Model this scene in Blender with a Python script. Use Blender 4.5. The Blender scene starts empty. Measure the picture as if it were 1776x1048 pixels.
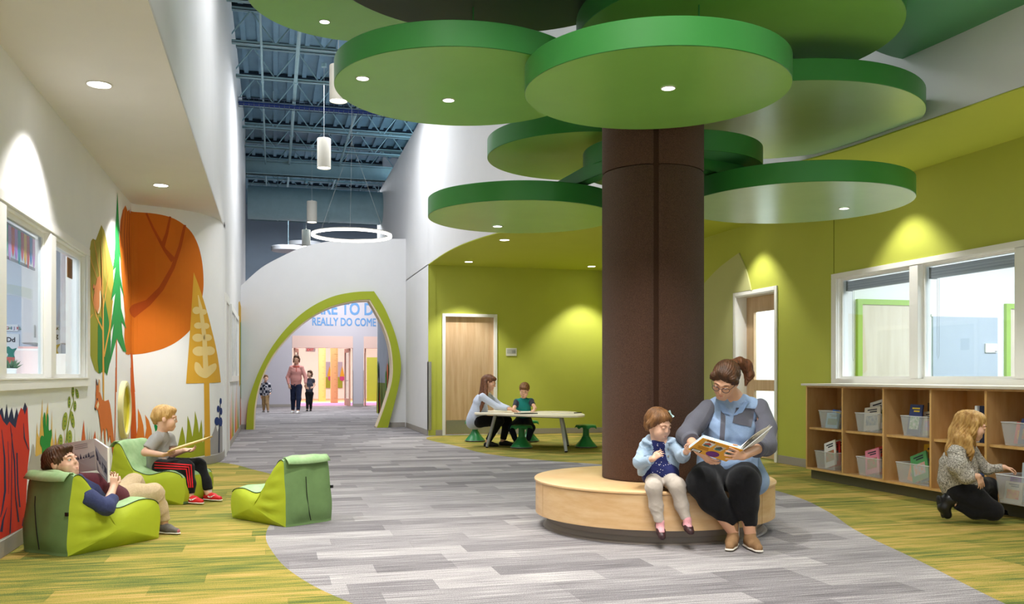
import bpy, bmesh, math, random
import numpy as np
from mathutils import Vector, Matrix
from math import sin, cos, pi, radians, sqrt, atan2

# ------------------------------------------------------------------ camera, world, exposure, large lights
scene = bpy.context.scene
COL = scene.collection
FOC, CXP, CYP, CAMZ = 1560.0, 888.0, 652.0, 1.2
PSI = math.atan(414 / 1560)
CS, SN = cos(PSI), sin(PSI)
cam_data = bpy.data.cameras.new('camera')
cam = bpy.data.objects.new('camera', cam_data)
COL.objects.link(cam)
cam.location = (0, 0, CAMZ)
cam.rotation_euler = (pi / 2, 0, -PSI)
cam_data.sensor_width = 36
cam_data.lens = FOC / 1776 * 36
cam_data.shift_y = (CYP - 524) / 1776
cam_data.clip_end = 200
scene.camera = cam
vs = scene.view_settings
vs.view_transform = 'Standard'
vs.look = 'None'
vs.gamma = 1
vs.use_curve_mapping = False
vs.exposure = 0.34
scene.cycles.max_bounces = 8
scene.cycles.diffuse_bounces = 5
scene.cycles.glossy_bounces = 3
scene.cycles.transmission_bounces = 6
scene.cycles.transparent_max_bounces = 12
scene.cycles.sample_clamp_indirect = 6
scene.cycles.caustics_reflective = False
scene.cycles.caustics_refractive = False
world = bpy.data.worlds.new('world')
scene.world = world
world.use_nodes = True
world.node_tree.nodes['Background'].inputs[0].default_value = (0.88, 0.93, 1.0, 1)
world.node_tree.nodes['Background'].inputs[1].default_value = 1.15


def area_light(name, loc, size, power, color=(1, 1, 1), rot=(0, 0, 0), size_y=None, spread=180):
    l = bpy.data.lights.new(name, 'AREA')
    l.shape = 'RECTANGLE'
    l.size = size
    l.size_y = size_y or size
    l.energy = power
    l.color = color
    l.spread = radians(spread)
    o = bpy.data.objects.new(name, l)
    o.location = loc
    o.rotation_euler = rot
    COL.objects.link(o)
    return o


# overhead area fills added to brighten lobby, hall and far room, without real fixtures
area_light('overhead_fill_light', (1.0, 1.5, 6.7), 3.0, 330, (1, 0.97, 0.93), spread=115)
area_light('deck_fill_blue', (7.6, 19.0, 7.1), 20, 1300, (0.62, 0.82, 1.0), (0, radians(100), 0), 0.8)  # added blue fill that brightens the roof deck; no window behind it
area_light('overhead_fill_light', (0.9, 10.0, 6.7), 2.2, 110, (0.95, 0.97, 1.0))
area_light('overhead_fill_light', (1.2, 17.5, 6.6), 2.2, 150, (0.93, 0.96, 1.0))
area_light('overhead_fill_light', (1.5, 29.0, 6.8), 3.0, 420, (0.9, 0.95, 1.0))
area_light('overhead_fill_light', (2.5, 33.2, 5.0), 2.5, 160, (1.0, 0.95, 0.95))
area_light('overhead_fill_light', (2.5, 41, 4.4), 5, 480, (1, 0.97, 0.97))
area_light('classroom_light', (9.6, 7.0, 3.3), 3.5, 330, (0.95, 0.97, 1.0))
area_light('classroom_light', (-3.6, 8.0, 3.1), 2.4, 120, (0.97, 0.98, 1.0))


# ------------------------------------------------------------------ view geometry helpers (measured camera of the photograph)
def D_(px, py):
    a = (px - CXP) / FOC
    b = (CYP - py) / FOC
    return Vector((a * CS + SN, -a * SN + CS, b))


def J(px, py, z):            # point at camera depth z metres
    v = D_(px, py)
    return Vector((v.x * z, v.y * z, CAMZ + v.z * z))


def onz(px, py, z=0.0):      # point at height z
    v = D_(px, py)
    t = (z - CAMZ) / v.z
    return Vector((v.x * t, v.y * t, z))


def onx(px, py, x):
    v = D_(px, py)
    t = x / v.x
    return Vector((x, v.y * t, CAMZ + v.z * t))


def ony(px, py, y):
    v = D_(px, py)
    t = y / v.y
    return Vector((v.x * t, y, CAMZ + v.z * t))


def camw(X, Z, z):           # camera-plan coordinates (right, forward) to world
    return Vector((X * CS + Z * SN, -X * SN + Z * CS, z))


RT = Vector((CS, -SN, 0))     # right of the camera
FW = Vector((SN, CS, 0))      # forward
UP = Vector((0, 0, 1))


# ------------------------------------------------------------------ materials
def lin(c):
    if isinstance(c, str):
        c = [int(c[i:i + 2], 16) for i in (0, 2, 4)]
    r = []
    for v in c[:3]:
        v = v / 255.0
        r.append(v / 12.92 if v <= 0.04045 else ((v + 0.055) / 1.055) ** 2.4)
    return (r[0], r[1], r[2], 1)


MATS = {}


def mat(name, color='808080', rough=0.6, spec=0.3, metal=0.0, noise=0.0, nscale=20, bump=0.0, bscale=200,
        stretch=None, color2=None, sheen=0.0, emit=0.0, alpha=None, trans=0.0):
    if name in MATS:
        return MATS[name]
    m = bpy.data.materials.new(name)
    m.use_nodes = True
    nt = m.node_tree
    b = nt.nodes['Principled BSDF']
    b.inputs['Base Color'].default_value = lin(color)
    b.inputs['Roughness'].default_value = rough
    b.inputs['Specular IOR Level'].default_value = spec
    b.inputs['Metallic'].default_value = metal
    if sheen:
        b.inputs['Sheen Weight'].default_value = sheen
    if emit:
        b.inputs['Emission Color'].default_value = lin(color)
        b.inputs['Emission Strength'].default_value = emit
    if trans:
        b.inputs['Transmission Weight'].default_value = trans
    if alpha is not None:
        b.inputs['Alpha'].default_value = alpha
    if noise or bump or color2:
        tc = nt.nodes.new('ShaderNodeTexCoord')
        mp = nt.nodes.new('ShaderNodeMapping')
        nt.links.new(tc.outputs['Object'], mp.inputs['Vector'])
        if stretch:
            mp.inputs['Scale'].default_value = stretch
        if noise or color2:
            n = nt.nodes.new('ShaderNodeTexNoise')
            n.inputs['Scale'].default_value = nscale
            n.inputs['Detail'].default_value = 5
            n.inputs['Roughness'].default_value = 0.6
            nt.links.new(mp.outputs[0], n.inputs['Vector'])
            mx = nt.nodes.new('ShaderNodeMix')
            mx.data_type = 'RGBA'
            c1 = lin(color)
            if color2:
                c2 = lin(color2)
            else:
                c2 = tuple(v * (1 - noise) for v in c1[:3]) + (1,)
            mx.inputs[6].default_value = c1
            mx.inputs[7].default_value = c2
            rp = nt.nodes.new('ShaderNodeMapRange')
            rp.inputs[1].default_value = 0.35
            rp.inputs[2].default_value = 0.65
            nt.links.new(n.outputs[0], rp.inputs[0])
            nt.links.new(rp.outputs[0], mx.inputs[0])
            nt.links.new(mx.outputs[2], b.inputs['Base Color'])
        if bump:
            n2 = nt.nodes.new('ShaderNodeTexNoise')
            n2.inputs['Scale'].default_value = bscale
            n2.inputs['Detail'].default_value = 3
            nt.links.new(mp.outputs[0], n2.inputs['Vector'])
            bp = nt.nodes.new('ShaderNodeBump')
            bp.inputs['Strength'].default_value = bump
            bp.inputs['Distance'].default_value = 0.01
            nt.links.new(n2.outputs[0], bp.inputs['Height'])
            nt.links.new(bp.outputs[0], b.inputs['Normal'])
    MATS[name] = m
    return m


def glass_mat(name, tint='F4FBFF', alpha_mix=0.12, rough=0.02):
    if name in MATS:
        return MATS[name]
    m = bpy.data.materials.new(name)
    m.use_nodes = True
    nt = m.node_tree
    nt.nodes.clear()
    o = nt.nodes.new('ShaderNodeOutputMaterial')
    t = nt.nodes.new('ShaderNodeBsdfTransparent')
    t.inputs[0].default_value = lin(tint)
    g = nt.nodes.new('ShaderNodeBsdfGlossy')
    g.inputs['Roughness'].default_value = rough
    mx = nt.nodes.new('ShaderNodeMixShader')
    mx.inputs[0].default_value = alpha_mix
    nt.links.new(t.outputs[0], mx.inputs[1])
    nt.links.new(g.outputs[0], mx.inputs[2])
    nt.links.new(mx.outputs[0], o.inputs[0])
    MATS[name] = m
    return m


def plastic_mat(name, color='E8ECEE', mixf=0.35):
    if name in MATS:
        return MATS[name]
    m = bpy.data.materials.new(name)
    m.use_nodes = True
    nt = m.node_tree
    nt.nodes.clear()
    o = nt.nodes.new('ShaderNodeOutputMaterial')
    t = nt.nodes.new('ShaderNodeBsdfTransparent')
    p = nt.nodes.new('ShaderNodeBsdfPrincipled')
    p.inputs['Base Color'].default_value = lin(color)
    p.inputs['Roughness'].default_value = 0.25
    mx = nt.nodes.new('ShaderNodeMixShader')
    mx.inputs[0].default_value = mixf
    nt.links.new(t.outputs[0], mx.inputs[1])
    nt.links.new(p.outputs[0], mx.inputs[2])
    nt.links.new(mx.outputs[0], o.inputs[0])
    MATS[name] = m
    return m


def wood_mat(name, c1, c2, rough=0.45, axis=(1, 1, 12), scale=3.0, cyl=False):
    if name in MATS:
        return MATS[name]
    m = mat(name, c1, rough, 0.35, noise=0.1, nscale=scale, color2=c2, stretch=axis)
    return m


W_WHITE = mat('painted_white_wall', 'E4E3E3', 0.7, 0.2, noise=0.03, nscale=1.5, bump=0.04, bscale=300)
W_LEFT = mat('painted_warm_white_wall', 'EFEEEE', 0.7, 0.2, noise=0.03, nscale=1.5, bump=0.04, bscale=300)
W_GREEN = mat('painted_lime_wall', 'BBC052', 0.62, 0.25, noise=0.04, nscale=1.5, bump=0.05, bscale=300)
C_GREEN = mat('painted_lime_ceiling', 'BEC54E', 0.7, 0.2, noise=0.03, nscale=1.5)
C_WHITE = mat('painted_ceiling', 'E4E0DC', 0.8, 0.15, noise=0.03, nscale=1.5)
BASEB = mat('vinyl_base_grey', 'A39C94', 0.5, 0.35, noise=0.05, nscale=5)
STEEL_BLUE = mat('painted_steel_blue', '95B5BE', 0.5, 0.3, noise=0.08, nscale=6)
DECK_BLUE = mat('painted_deck_blue', '7A9DB2', 0.6, 0.25, noise=0.12, nscale=2)
DARK_BLUE = mat('deck_joint_dark', '1A2A38', 0.7, 0.2)
FRAME_WHITE = mat('painted_frame_white', 'F2F0EC', 0.4, 0.35, noise=0.02, nscale=4)
MAPLE = mat('maple_veneer', 'DDB98A', 0.4, 0.35, nscale=3.0, color2='CFA673', stretch=(3, 3, 0.35))
MAPLE_H = mat('maple_veneer_level', 'E3C093', 0.38, 0.4, nscale=4.0, color2='D8AE7A', stretch=(0.6, 0.6, 6))
DOORWOOD = mat('birch_door_veneer', 'D5B791', 0.42, 0.35, nscale=3.5, color2='C4A079', stretch=(4, 4, 0.3))
OAKC = mat('cabinet_maple', 'D3AB78', 0.42, 0.35, nscale=5, color2='C4985F', stretch=(2, 2, 0.4))
OAKE = mat('cabinet_edge_maple', 'E2B878', 0.42, 0.35, nscale=5, color2='D3A45F', stretch=(2, 2, 0.4))
METAL = mat('brushed_steel', 'B9B8B4', 0.32, 0.5, metal=0.9, noise=0.05, nscale=30)
DARKMETAL = mat('dark_metal', '2A2A2C', 0.4, 0.5, metal=0.6)
GLASS = glass_mat('window_glass')
BLACK = mat('black_plastic', '101012', 0.4, 0.4)


# ------------------------------------------------------------------ mesh building
class MB:
    def __init__(self):
        self.v = []
        self.f = []
        self.m = []
        self.cur = 0

    def add(self, vs, fs):
        n = len(self.v)
        self.v += [Vector(p) for p in vs]
        for f in fs:
            self.f.append([n + i for i in f])
            self.m.append(self.cur)
        return self

    def box(self, a, b, M=None):
        x0, y0, z0 = a
        x1, y1, z1 = b
        P = [(x0, y0, z0), (x1, y0, z0), (x1, y1, z0), (x0, y1, z0), (x0, y0, z1), (x1, y0, z1), (x1, y1, z1), (x0, y1, z1)]
        P = [Vector(p) for p in P]
        if M is not None:
            P = [M @ p for p in P]
        return self.add(P, [(0, 3, 2, 1), (4, 5, 6, 7), (0, 1, 5, 4), (1, 2, 6, 5), (2, 3, 7, 6), (3, 0, 4, 7)])

    def tube(self, a, b, r0, r1=None, n=10, cap=True):
        a = Vector(a)
        b = Vector(b)
        r1 = r0 if r1 is None else r1
        d = (b - a).normalized()
        u = d.orthogonal().normalized()
        w = d.cross(u)
        P = []
        for p, r in ((a, r0), (b, r1)):
            for i in range(n):
                t = 2 * pi * i / n
                P.append(p + u * cos(t) * r + w * sin(t) * r)
        F = [(i, (i + 1) % n, n + (i + 1) % n, n + i) for i in range(n)]
        if cap:
            F.append(tuple(reversed(range(n))))
            F.append(tuple(range(n, 2 * n)))
        return self.add(P, F)

    def path(self, pts, r, n=6, closed=False):
        pts = [Vector(p) for p in pts]
        N = len(pts)
        P = []
        for i, p in enumerate(pts):
            a = pts[(i - 1) % N] if (closed or i > 0) else p
            b = pts[(i + 1) % N] if (closed or i < N - 1) else p
            d = (b - a).normalized()
            ref = Vector((0, 0, 1)) if abs(d.z) < 0.9 else Vector((1, 0, 0))
            u = d.cross(ref).normalized()
            w = d.cross(u)
            rr = r[i] if isinstance(r, (list, tuple)) else r
            for k in range(n):
                t = 2 * pi * k / n
                P.append(p + u * cos(t) * rr + w * sin(t) * rr)
        F = []
        for i in range(N if closed else N - 1):
            j = (i + 1) % N
            for k in range(n):
                F.append((i * n + k, i * n + (k + 1) % n, j * n + (k + 1) % n, j * n + k))
        if not closed:
            F.append(tuple(range(n)))
            F.append(tuple(reversed(range((N - 1) * n, N * n))))
        return self.add(P, F)

    def lathe(self, prof, c=(0, 0, 0), n=32, cap0=True, cap1=True, a0=0, a1=2 * pi):
        c = Vector(c)
        full = abs(a1 - a0 - 2 * pi) < 1e-6
        m = n if full else n + 1
        P = []
        for r, z in prof:
            for i in range(m):
                t = a0 + (a1 - a0) * i / n
                P.append(c + Vector((r * cos(t), r * sin(t), z)))
        F = []
        for j in range(len(prof) - 1):
            for i in range(n):
                k = (i + 1) % m
                F.append((j * m + i, j * m + k, (j + 1) * m + k, (j + 1) * m + i))
        if cap0 and full:
            F.append(tuple(reversed(range(m))))
        if cap1 and full:
            F.append(tuple(range((len(prof) - 1) * m, len(prof) * m)))
        return self.add(P, F)

    def prism(self, poly, z0, z1):
        n = len(poly)
        P = [Vector((p[0], p[1], z0)) for p in poly] + [Vector((p[0], p[1], z1)) for p in poly]
        F = [(i, (i + 1) % n, n + (i + 1) % n, n + i) for i in range(n)]
        F += [tuple(reversed(range(n))), tuple(range(n, 2 * n))]
        return self.add(P, F)

    def slab(self, P0, off):
        """polygon P0 (3-D points) thickened by vector off"""
        n = len(P0)
        P = [Vector(p) for p in P0] + [Vector(p) + Vector(off) for p in P0]
        F = [(i, (i + 1) % n, n + (i + 1) % n, n + i) for i in range(n)]
        F += [tuple(reversed(range(n))), tuple(range(n, 2 * n))]
        return self.add(P, F)

    def ball(self, c, r, n=12, sc=(1, 1, 1), M=None):
        c = Vector(c)
        P = []
        h = n // 2
        for j in range(1, h):
            a = pi * j / h
            for i in range(n):
                t = 2 * pi * i / n
                p = Vector((r * sc[0] * sin(a) * cos(t), r * sc[1] * sin(a) * sin(t), r * sc[2] * cos(a)))
                if M is not None:
                    p = M @ p
                P.append(c + p)
        tp = Vector((0, 0, r * sc[2]))
        bt = Vector((0, 0, -r * sc[2]))
        if M is not None:
            tp = M @ tp
            bt = M @ bt
        P += [c + tp, c + bt]
        F = []
        for j in range(h - 2):
            for i in range(n):
                F.append((j * n + i, (j + 1) * n + i, (j + 1) * n + (i + 1) % n, j * n + (i + 1) % n))
        T = len(P) - 2
        for i in range(n):
            F.append((T, i, (i + 1) % n))
            F.append((T + 1, (h - 2) * n + (i + 1) % n, (h - 2) * n + i))
        return self.add(P, F)

    def build(self, name, mats, parent=None, smooth=False, bevel=0, angle=35, tri=False):
        me = bpy.data.meshes.new(name)
        o = bpy.data.objects.new(name, me)
        COL.objects.link(o)
        V = self.v
        if parent is not None:
            o.parent = parent
            inv = wmat(parent).inverted()
            V = [inv @ p for p in V]
        me.from_pydata([tuple(p) for p in V], [], self.f)
        if not isinstance(mats, (list, tuple)):
            mats = [mats]
        for m in mats:
            me.materials.append(m)
        if len(mats) > 1:
            me.polygons.foreach_set('material_index', self.m)
        bm = bmesh.new()
        bm.from_mesh(me)
        bmesh.ops.recalc_face_normals(bm, faces=bm.faces[:])
        if bevel:
            es = [e for e in bm.edges if len(e.link_faces) == 2 and e.calc_face_angle(0) > radians(angle)]
            bmesh.ops.bevel(bm, geom=es, offset=bevel, segments=2, affect='EDGES', clamp_overlap=True)
        bm.to_mesh(me)
        bm.free()
        if smooth or bevel:
            me.polygons.foreach_set('use_smooth', [True] * len(me.polygons))
            try:
                me.set_sharp_from_angle(angle=radians(angle))
            except Exception:
                pass
        me.update()
        return o


def wmat(o):
    M = Matrix.LocRotScale(o.location, o.rotation_euler, o.scale)
    if o.parent is not None:
        return wmat(o.parent) @ M
    return M


def tag(o, label=None, cat=None, group=None, kind=None):
    if label:
        o['label'] = label
    if cat:
        o['category'] = cat
    if group:
        o['group'] = group
    if kind:
        o['kind'] = kind
    return o


def thing(name, loc, label, cat, group=None, rotz=0):
    o = bpy.data.objects.new(name, None)
    o.empty_display_size = 0.1
    COL.objects.link(o)
    o.location = loc
    o.rotation_euler = (0, 0, rotz)
    return tag(o, label, cat, group)


def struct(name, mb, m, parent=None, **k):
    o = mb.build(name, m, parent, **k)
    if parent is None:
        o['kind'] = 'structure'
    return o


def catmull(pts, n=6, closed=True):
    pts = [Vector(p) for p in pts]
    N = len(pts)
    out = []
    for i in range(N if closed else N - 1):
        p0 = pts[(i - 1) % N] if (closed or i > 0) else pts[i]
        p1 = pts[i]
        p2 = pts[(i + 1) % N]
        p3 = pts[(i + 2) % N] if (closed or i < N - 2) else p2
        for k in range(n):
            t = k / n
            out.append(0.5 * ((2 * p1) + (-p0 + p2) * t + (2 * p0 - 5 * p1 + 4 * p2 - p3) * t * t + (-p0 + 3 * p1 - 3 * p2 + p3) * t ** 3))
    if not closed:
        out.append(pts[-1])
    return out


def text_mesh(name, s, size, m, parent, origin, right, up, depth=0.001, align='LEFT', xscale=1.0, bold=0.0, heavy=0.0):
    cu = bpy.data.curves.new(name, 'FONT')
    cu.body = s
    cu.size = size
    cu.extrude = depth
    cu.offset = bold
    cu.align_x = align
    cu.resolution_u = 3
    t = bpy.data.objects.new(name + '_src', cu)
    COL.objects.link(t)
    dg = bpy.context.evaluated_depsgraph_get()
    me = bpy.data.meshes.new_from_object(t.evaluated_get(dg))
    bpy.data.objects.remove(t)
    if heavy:
        bm = bmesh.new()
        bm.from_mesh(me)
        src = bm.verts[:] + bm.edges[:] + bm.faces[:]
        for k, (dx, dy) in enumerate(((heavy, 0), (0, heavy), (heavy, heavy))):
            r_ = bmesh.ops.duplicate(bm, geom=src)
            bmesh.ops.translate(bm, vec=(dx, dy, .0012 * (k + 1)), verts=[e for e in r_['geom'] if isinstance(e, bmesh.types.BMVert)])
        bm.to_mesh(me)
        bm.free()
    right = Vector(right).normalized()
    up = Vector(up).normalized()
    nrm = right.cross(up)
    M = Matrix((right * xscale, up, nrm)).transposed().to_4x4()
    M.translation = Vector(origin)
    if parent is not None:
        M = wmat(parent).inverted() @ M
    me.transform(M)
    me.materials.clear()
    me.materials.append(m)
    o = bpy.data.objects.new(name, me)
    COL.objects.link(o)
    if parent is not None:
        o.parent = parent
    return o


# ================================================================== FLOOR
def carpet_material():
    m = bpy.data.materials.new('carpet_planks')
    m.use_nodes = True
    nt = m.node_tree
    N = nt.nodes
    L = nt.links
    b = N['Principled BSDF']
    b.inputs['Roughness'].default_value = 0.92
    b.inputs['Specular IOR Level'].default_value = 0.12
    geo = N.new('ShaderNodeNewGeometry')
    sep = N.new('ShaderNodeSeparateXYZ')
    L.new(geo.outputs['Position'], sep.inputs[0])
    att = N.new('ShaderNodeAttribute')
    att.attribute_name = 'tone'

    def math_(op, a, b_=None):
        n = N.new('ShaderNodeMath')
        n.operation = op
        for i, v in enumerate((a, b_)):
            if v is None:
                continue
            if isinstance(v, (int, float)):
                n.inputs[i].default_value = v
            else:
                L.new(v, n.inputs[i])
        return n.outputs[0]
    # boundaries of the colour fields
    yn = math_('DIVIDE', sep.outputs[1], 20.0)

    def fcurve(pts):
        n = N.new('ShaderNodeFloatCurve')
        c = n.mapping.curves[0]
        n.mapping.extend = 'HORIZONTAL'
        P = [(y / 20.0, (x + 3) / 12.0) for y, x in pts]
        c.points[0].location = P[0]
        c.points[1].location = P[-1]
        for p in P[1:-1]:
            c.points.new(*p)
        n.mapping.update()
        L.new(yn, n.inputs['Value'])
        o = math_('MULTIPLY', n.outputs[0], 12.0)
        return math_('SUBTRACT', o, 3.0)
    lb = fcurve([(0, 1.6), (3.0, 1.25), (4.0, 0.8), (4.78, 0.41), (5.5, 0.15), (6.3, 0.0), (7.2, -0.05), (8.4, 0.12), (9.6, 0.2), (10.98, 0.08), (11.95, -0.24), (13.0, -0.66), (13.8, -1.6), (20, -2.5)])
    rb = fcurve([(0, 3.0), (2.0, 3.3), (3.0, 3.5), (3.9, 3.72), (4.9, 4.03), (6.07, 4.375), (6.95, 4.73), (8.0, 5.03), (8.7, 5.07), (10.0, 4.85), (11.43, 4.3), (12.08, 3.8), (13.39, 3.2), (14.8, 3.05), (17.6, 3.0), (18.5, 7.5), (20, 8.5)])
    ml = math_('LESS_THAN', sep.outputs[0], lb)
    mr = math_('GREATER_THAN', sep.outputs[0], rb)
    mask = math_('MAXIMUM', ml, mr)
    # long yarn streaks
    mp = N.new('ShaderNodeMapping')
    mp.inputs['Scale'].default_value = (2.2, 80, 1)
    L.new(geo.outputs['Position'], mp.inputs[0])
    n1 = N.new('ShaderNodeTexNoise')
    n1.inputs['Scale'].default_value = 1.0
    n1.inputs['Detail'].default_value = 4
    L.new(mp.outputs[0], n1.inputs['Vector'])
    mp2 = N.new('ShaderNodeMapping')
    mp2.inputs['Scale'].default_value = (2.0, 14, 1)
    L.new(geo.outputs['Position'], mp2.inputs[0])
    n3 = N.new('ShaderNodeTexNoise')
    n3.inputs['Scale'].default_value = 1.0
    n3.inputs['Detail'].default_value = 3
    L.new(mp2.outputs[0], n3.inputs['Vector'])
    n2 = N.new('ShaderNodeTexNoise')
    n2.inputs['Scale'].default_value = 170
    n2.inputs['Detail'].default_value = 2
    L.new(geo.outputs['Position'], n2.inputs['Vector'])
    t = math_('ADD', math_('MULTIPLY', att.outputs['Fac'], 0.46), 0.24)
    t = math_('ADD', t, math_('MULTIPLY', math_('SUBTRACT', n1.outputs[0], 0.5), 1.9))
    t2 = math_('ADD', t, math_('MULTIPLY', math_('SUBTRACT', n2.outputs[0], 0.5), 1.5))
    t3 = math_('ADD', t2, math_('MULTIPLY', math_('SUBTRACT', n3.outputs[0], 0.5), 1.5))

    def ramp(stops, src):
        r = N.new('ShaderNodeValToRGB')
        e = r.color_ramp.elements
        e[0].position, e[0].color = stops[0][0], lin(stops[0][1])
        e[1].position, e[1].color = stops[-1][0], lin(stops[-1][1])
        for p, c in stops[1:-1]:
            x = e.new(p)
            x.color = lin(c)
        L.new(src, r.inputs[0])
        return r.outputs[0]
    grey = ramp([(0.0, '625D60'), (0.35, '7F7B7D'), (0.65, '9B9697'), (1.0, 'C3BEBB')], t2)
    green = ramp([(0.0, '505D2F'), (0.26, '707838'), (0.5, '938A3C'), (0.72, 'AB914C'), (1.0, 'BE9F62')], t3)
    mx = N.new('ShaderNodeMix')
    mx.data_type = 'RGBA'
    L.new(mask, mx.inputs[0])
    L.new(grey, mx.inputs[6])
    L.new(green, mx.inputs[7])
    L.new(mx.outputs[2], b.inputs['Base Color'])
    bp = N.new('ShaderNodeBump')
    bp.inputs['Strength'].default_value = 0.5
    bp.inputs['Distance'].default_value = 0.004
    L.new(n2.outputs[0], bp.inputs['Height'])
    L.new(bp.outputs[0], b.inputs['Normal'])
    return m


CARPET = carpet_material()
mb = MB()
mb.box((-8, -4, -0.12), (14, 37.5, -0.008))
floor = struct('floor', mb, mat('concrete_slab', '6E6A68', 0.9))


def plank_cells():
    PW = 0.25
    cells = []
    for r in range(int(-4 / PW), int(36.8 / PW)):
        rnd = random.Random(r * 7 + 3)
        x = -8 + rnd.random()
        while x < 13:
            ln = rnd.choice([0.5, 1.0, 1.0, 1.0])
            x1 = min(x + ln, 13.5)
            y0 = r * PW
            yc = y0 + PW / 2
            xc = (x + x1) / 2
            ok = (-1.8 < x1 and x < 6.9) if yc < 18.6 else (-8 < x < 12)
            if ok:
                z = xc * SN + yc * CS
                vis = False
                if z > 4.2:
                    for xx in (x, xc, x1):
                        zz = xx * SN + yc * CS
                        u = CXP + FOC * (xx * CS - yc * SN) / zz
                        if -20 < u < 1796:
                            vis = True
                cells.append((x, x1, y0, y0 + PW, z, vis, rnd.random()))
            x = x1
    return cells


def plank_mb(cs):
    mbx = MB()
    tones = []
    for (x0, x1, y0, y1, z, vis, tn) in cs:
        mbx.box((x0 + .0005, y0 + .0005, -0.0075), (x1 - .0005, y1 - .0005, 0.0))
        tones += [tn] * 6
    return mbx, tones


cells = plank_cells()
near = sorted([c for c in cells if c[5]], key=lambda c: c[4])[:300]
nearset = set(id(c) for c in near)
far = [c for c in cells if id(c) not in nearset]
for group_, nm in [([c], 'carpet_plank') for c in near] + [(far, 'carpet_planks_beyond')]:
    mbx, tones = plank_mb(group_)
    me = bpy.data.meshes.new(nm)
    me.from_pydata([tuple(p) for p in mbx.v], [], mbx.f)
    a = me.attributes.new('tone', 'FLOAT', 'FACE')
    a.data.foreach_set('value', tones)
    me.materials.append(CARPET)
    o = bpy.data.objects.new(nm, me)
    COL.objects.link(o)
    o.parent = floor
    if len(group_) > 1:
        o['kind'] = 'stuff'

# ================================================================== WALL PATHS
LX = -1.73
ZS = 3.37      # left soffit height
ZR = 3.42      # right lime ceiling height
ZT = 7.7       # deck

mural_path = [(LX, 12.10), (-1.722, 12.16), (-1.70, 12.20), (-1.66, 12.225), (-1.456, 12.305)]
mp_ = catmull([(x, y, 0) for x, y in [(-1.456, 12.305), (-1.178, 12.456), (-0.93, 12.70), (-0.77, 13.02), (-0.705, 13.42), (-0.70, 13.85)]], 5, False)
mural_path += [(p.x, p.y) for p in mp_[1:]]
WPATH = [(LX, -4.0), (LX, 6.0), (LX, 9.45)] + mural_path + [(-0.70, 24.0)]


def pcum(path):
    s = [0]
    for a, b in zip(path, path[1:]):
        s.append(s[-1] + math.hypot(b[0] - a[0], b[1] - a[1]))
    return s


WS = pcum(WPATH)


def wallhit(px, py, path=WPATH, S=WS):
    d = D_(px, py)
    best = None
    for i, (a, b) in enumerate(zip(path, path[1:])):
        ex, ey = b[0] - a[0], b[1] - a[1]
        den = d.x * ey - d.y * ex
        if abs(den) < 1e-9:
            continue
        t = (a[0] * ey - a[1] * ex) / den
        u = (a[0] * d.y - a[1] * d.x) / den
        if t > 0.5 and -1e-4 <= u <= 1 + 1e-4:
            if best is None or t < best[0]:
                best = (t, S[i] + u * (S[i + 1] - S[i]), CAMZ + d.z * t)
    return (best[1], best[2]) if best else None


def path_point(s, off=0.0, path=WPATH, S=WS):
    for i in range(len(path) - 1):
        if s <= S[i + 1] + 1e-9 or i == len(path) - 2:
            a, b = path[i], path[i + 1]
            L_ = S[i + 1] - S[i]
            u = (s - S[i]) / L_
            nx, ny = (b[1] - a[1]) / L_, -(b[0] - a[0]) / L_
            return a[0] + (b[0] - a[0]) * u + nx * off, a[1] + (b[1] - a[1]) * u + ny * off


def ribbon(mbx, path, z0, z1, th, side=-1):
    """vertical wall strip of thickness th behind the path (side: -1 left of travel)"""
    n = len(path)
    off = []
    for i in range(n):
        a = path[max(0, i - 1)]
        b = path[min(n - 1, i + 1)]
        l = math.hypot(b[0] - a[0], b[1] - a[1])
        nx, ny = (b[1] - a[1]) / l, -(b[0] - a[0]) / l
        off.append((path[i][0] + side * nx * th, path[i][1] + side * ny * th))
    P = []
    for (x, y), (u, v) in zip(path, off):
        P += [(x, y, z0), (x, y, z1), (u, v, z1), (u, v, z0)]
    F = []
    for i in range(n - 1):
        for k in range(4):
            F.append((4 * i + k, 4 * i + (k + 1) % 4, 4 * i + 4 + (k + 1) % 4, 4 * i + 4 + k))
    F.append((0, 1, 2, 3))
    F.append(tuple(4 * (n - 1) + k for k in (3, 2, 1, 0)))
    mbx.add(P, F)


# ---- left wall with window opening
wy0, wy1, wz0, wz1 = 4.2, 9.33, 1.17, 2.35
mb = MB()
mb.box((LX - .16, -4, 0), (LX, wy0, ZS + .1))
mb.box((LX - .16, wy1, 0), (LX, 12.1, ZS + .1))
mb.box((LX - .16, wy0, 0), (LX, wy1, wz0))
mb.box((LX - .16, wy0, wz1), (LX, wy1, ZS + .1))
wall_left = struct('wall_left', mb, W_LEFT)
mb = MB()
ribbon(mb, mural_path + [(-0.70, 14.2)], 0, ZS + .1, 0.12)
wall_mural = struct('wall_mural', mb, W_LEFT, smooth=True, angle=50)
mb = MB()
mb.box((-.85, 14.2, 0), (-.70, 24.5, ZT))
mb.box((-.85, -4, ZS + .03), (-.70, 14.2, ZT))
wall_hall_left = struct('wall_hall_left', mb, W_WHITE)
# soffit ceiling over the reading nook
mb = MB()
pl = [(-1.85, -4), (-.70, -4), (-.70, 13.9)] + [p for p in reversed(mural_path)] + [(-1.85, 12.1)]
mb.prism(pl, ZS, ZS + .03)
ceil_left = struct('ceiling_soffit', mb, C_WHITE)
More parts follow.
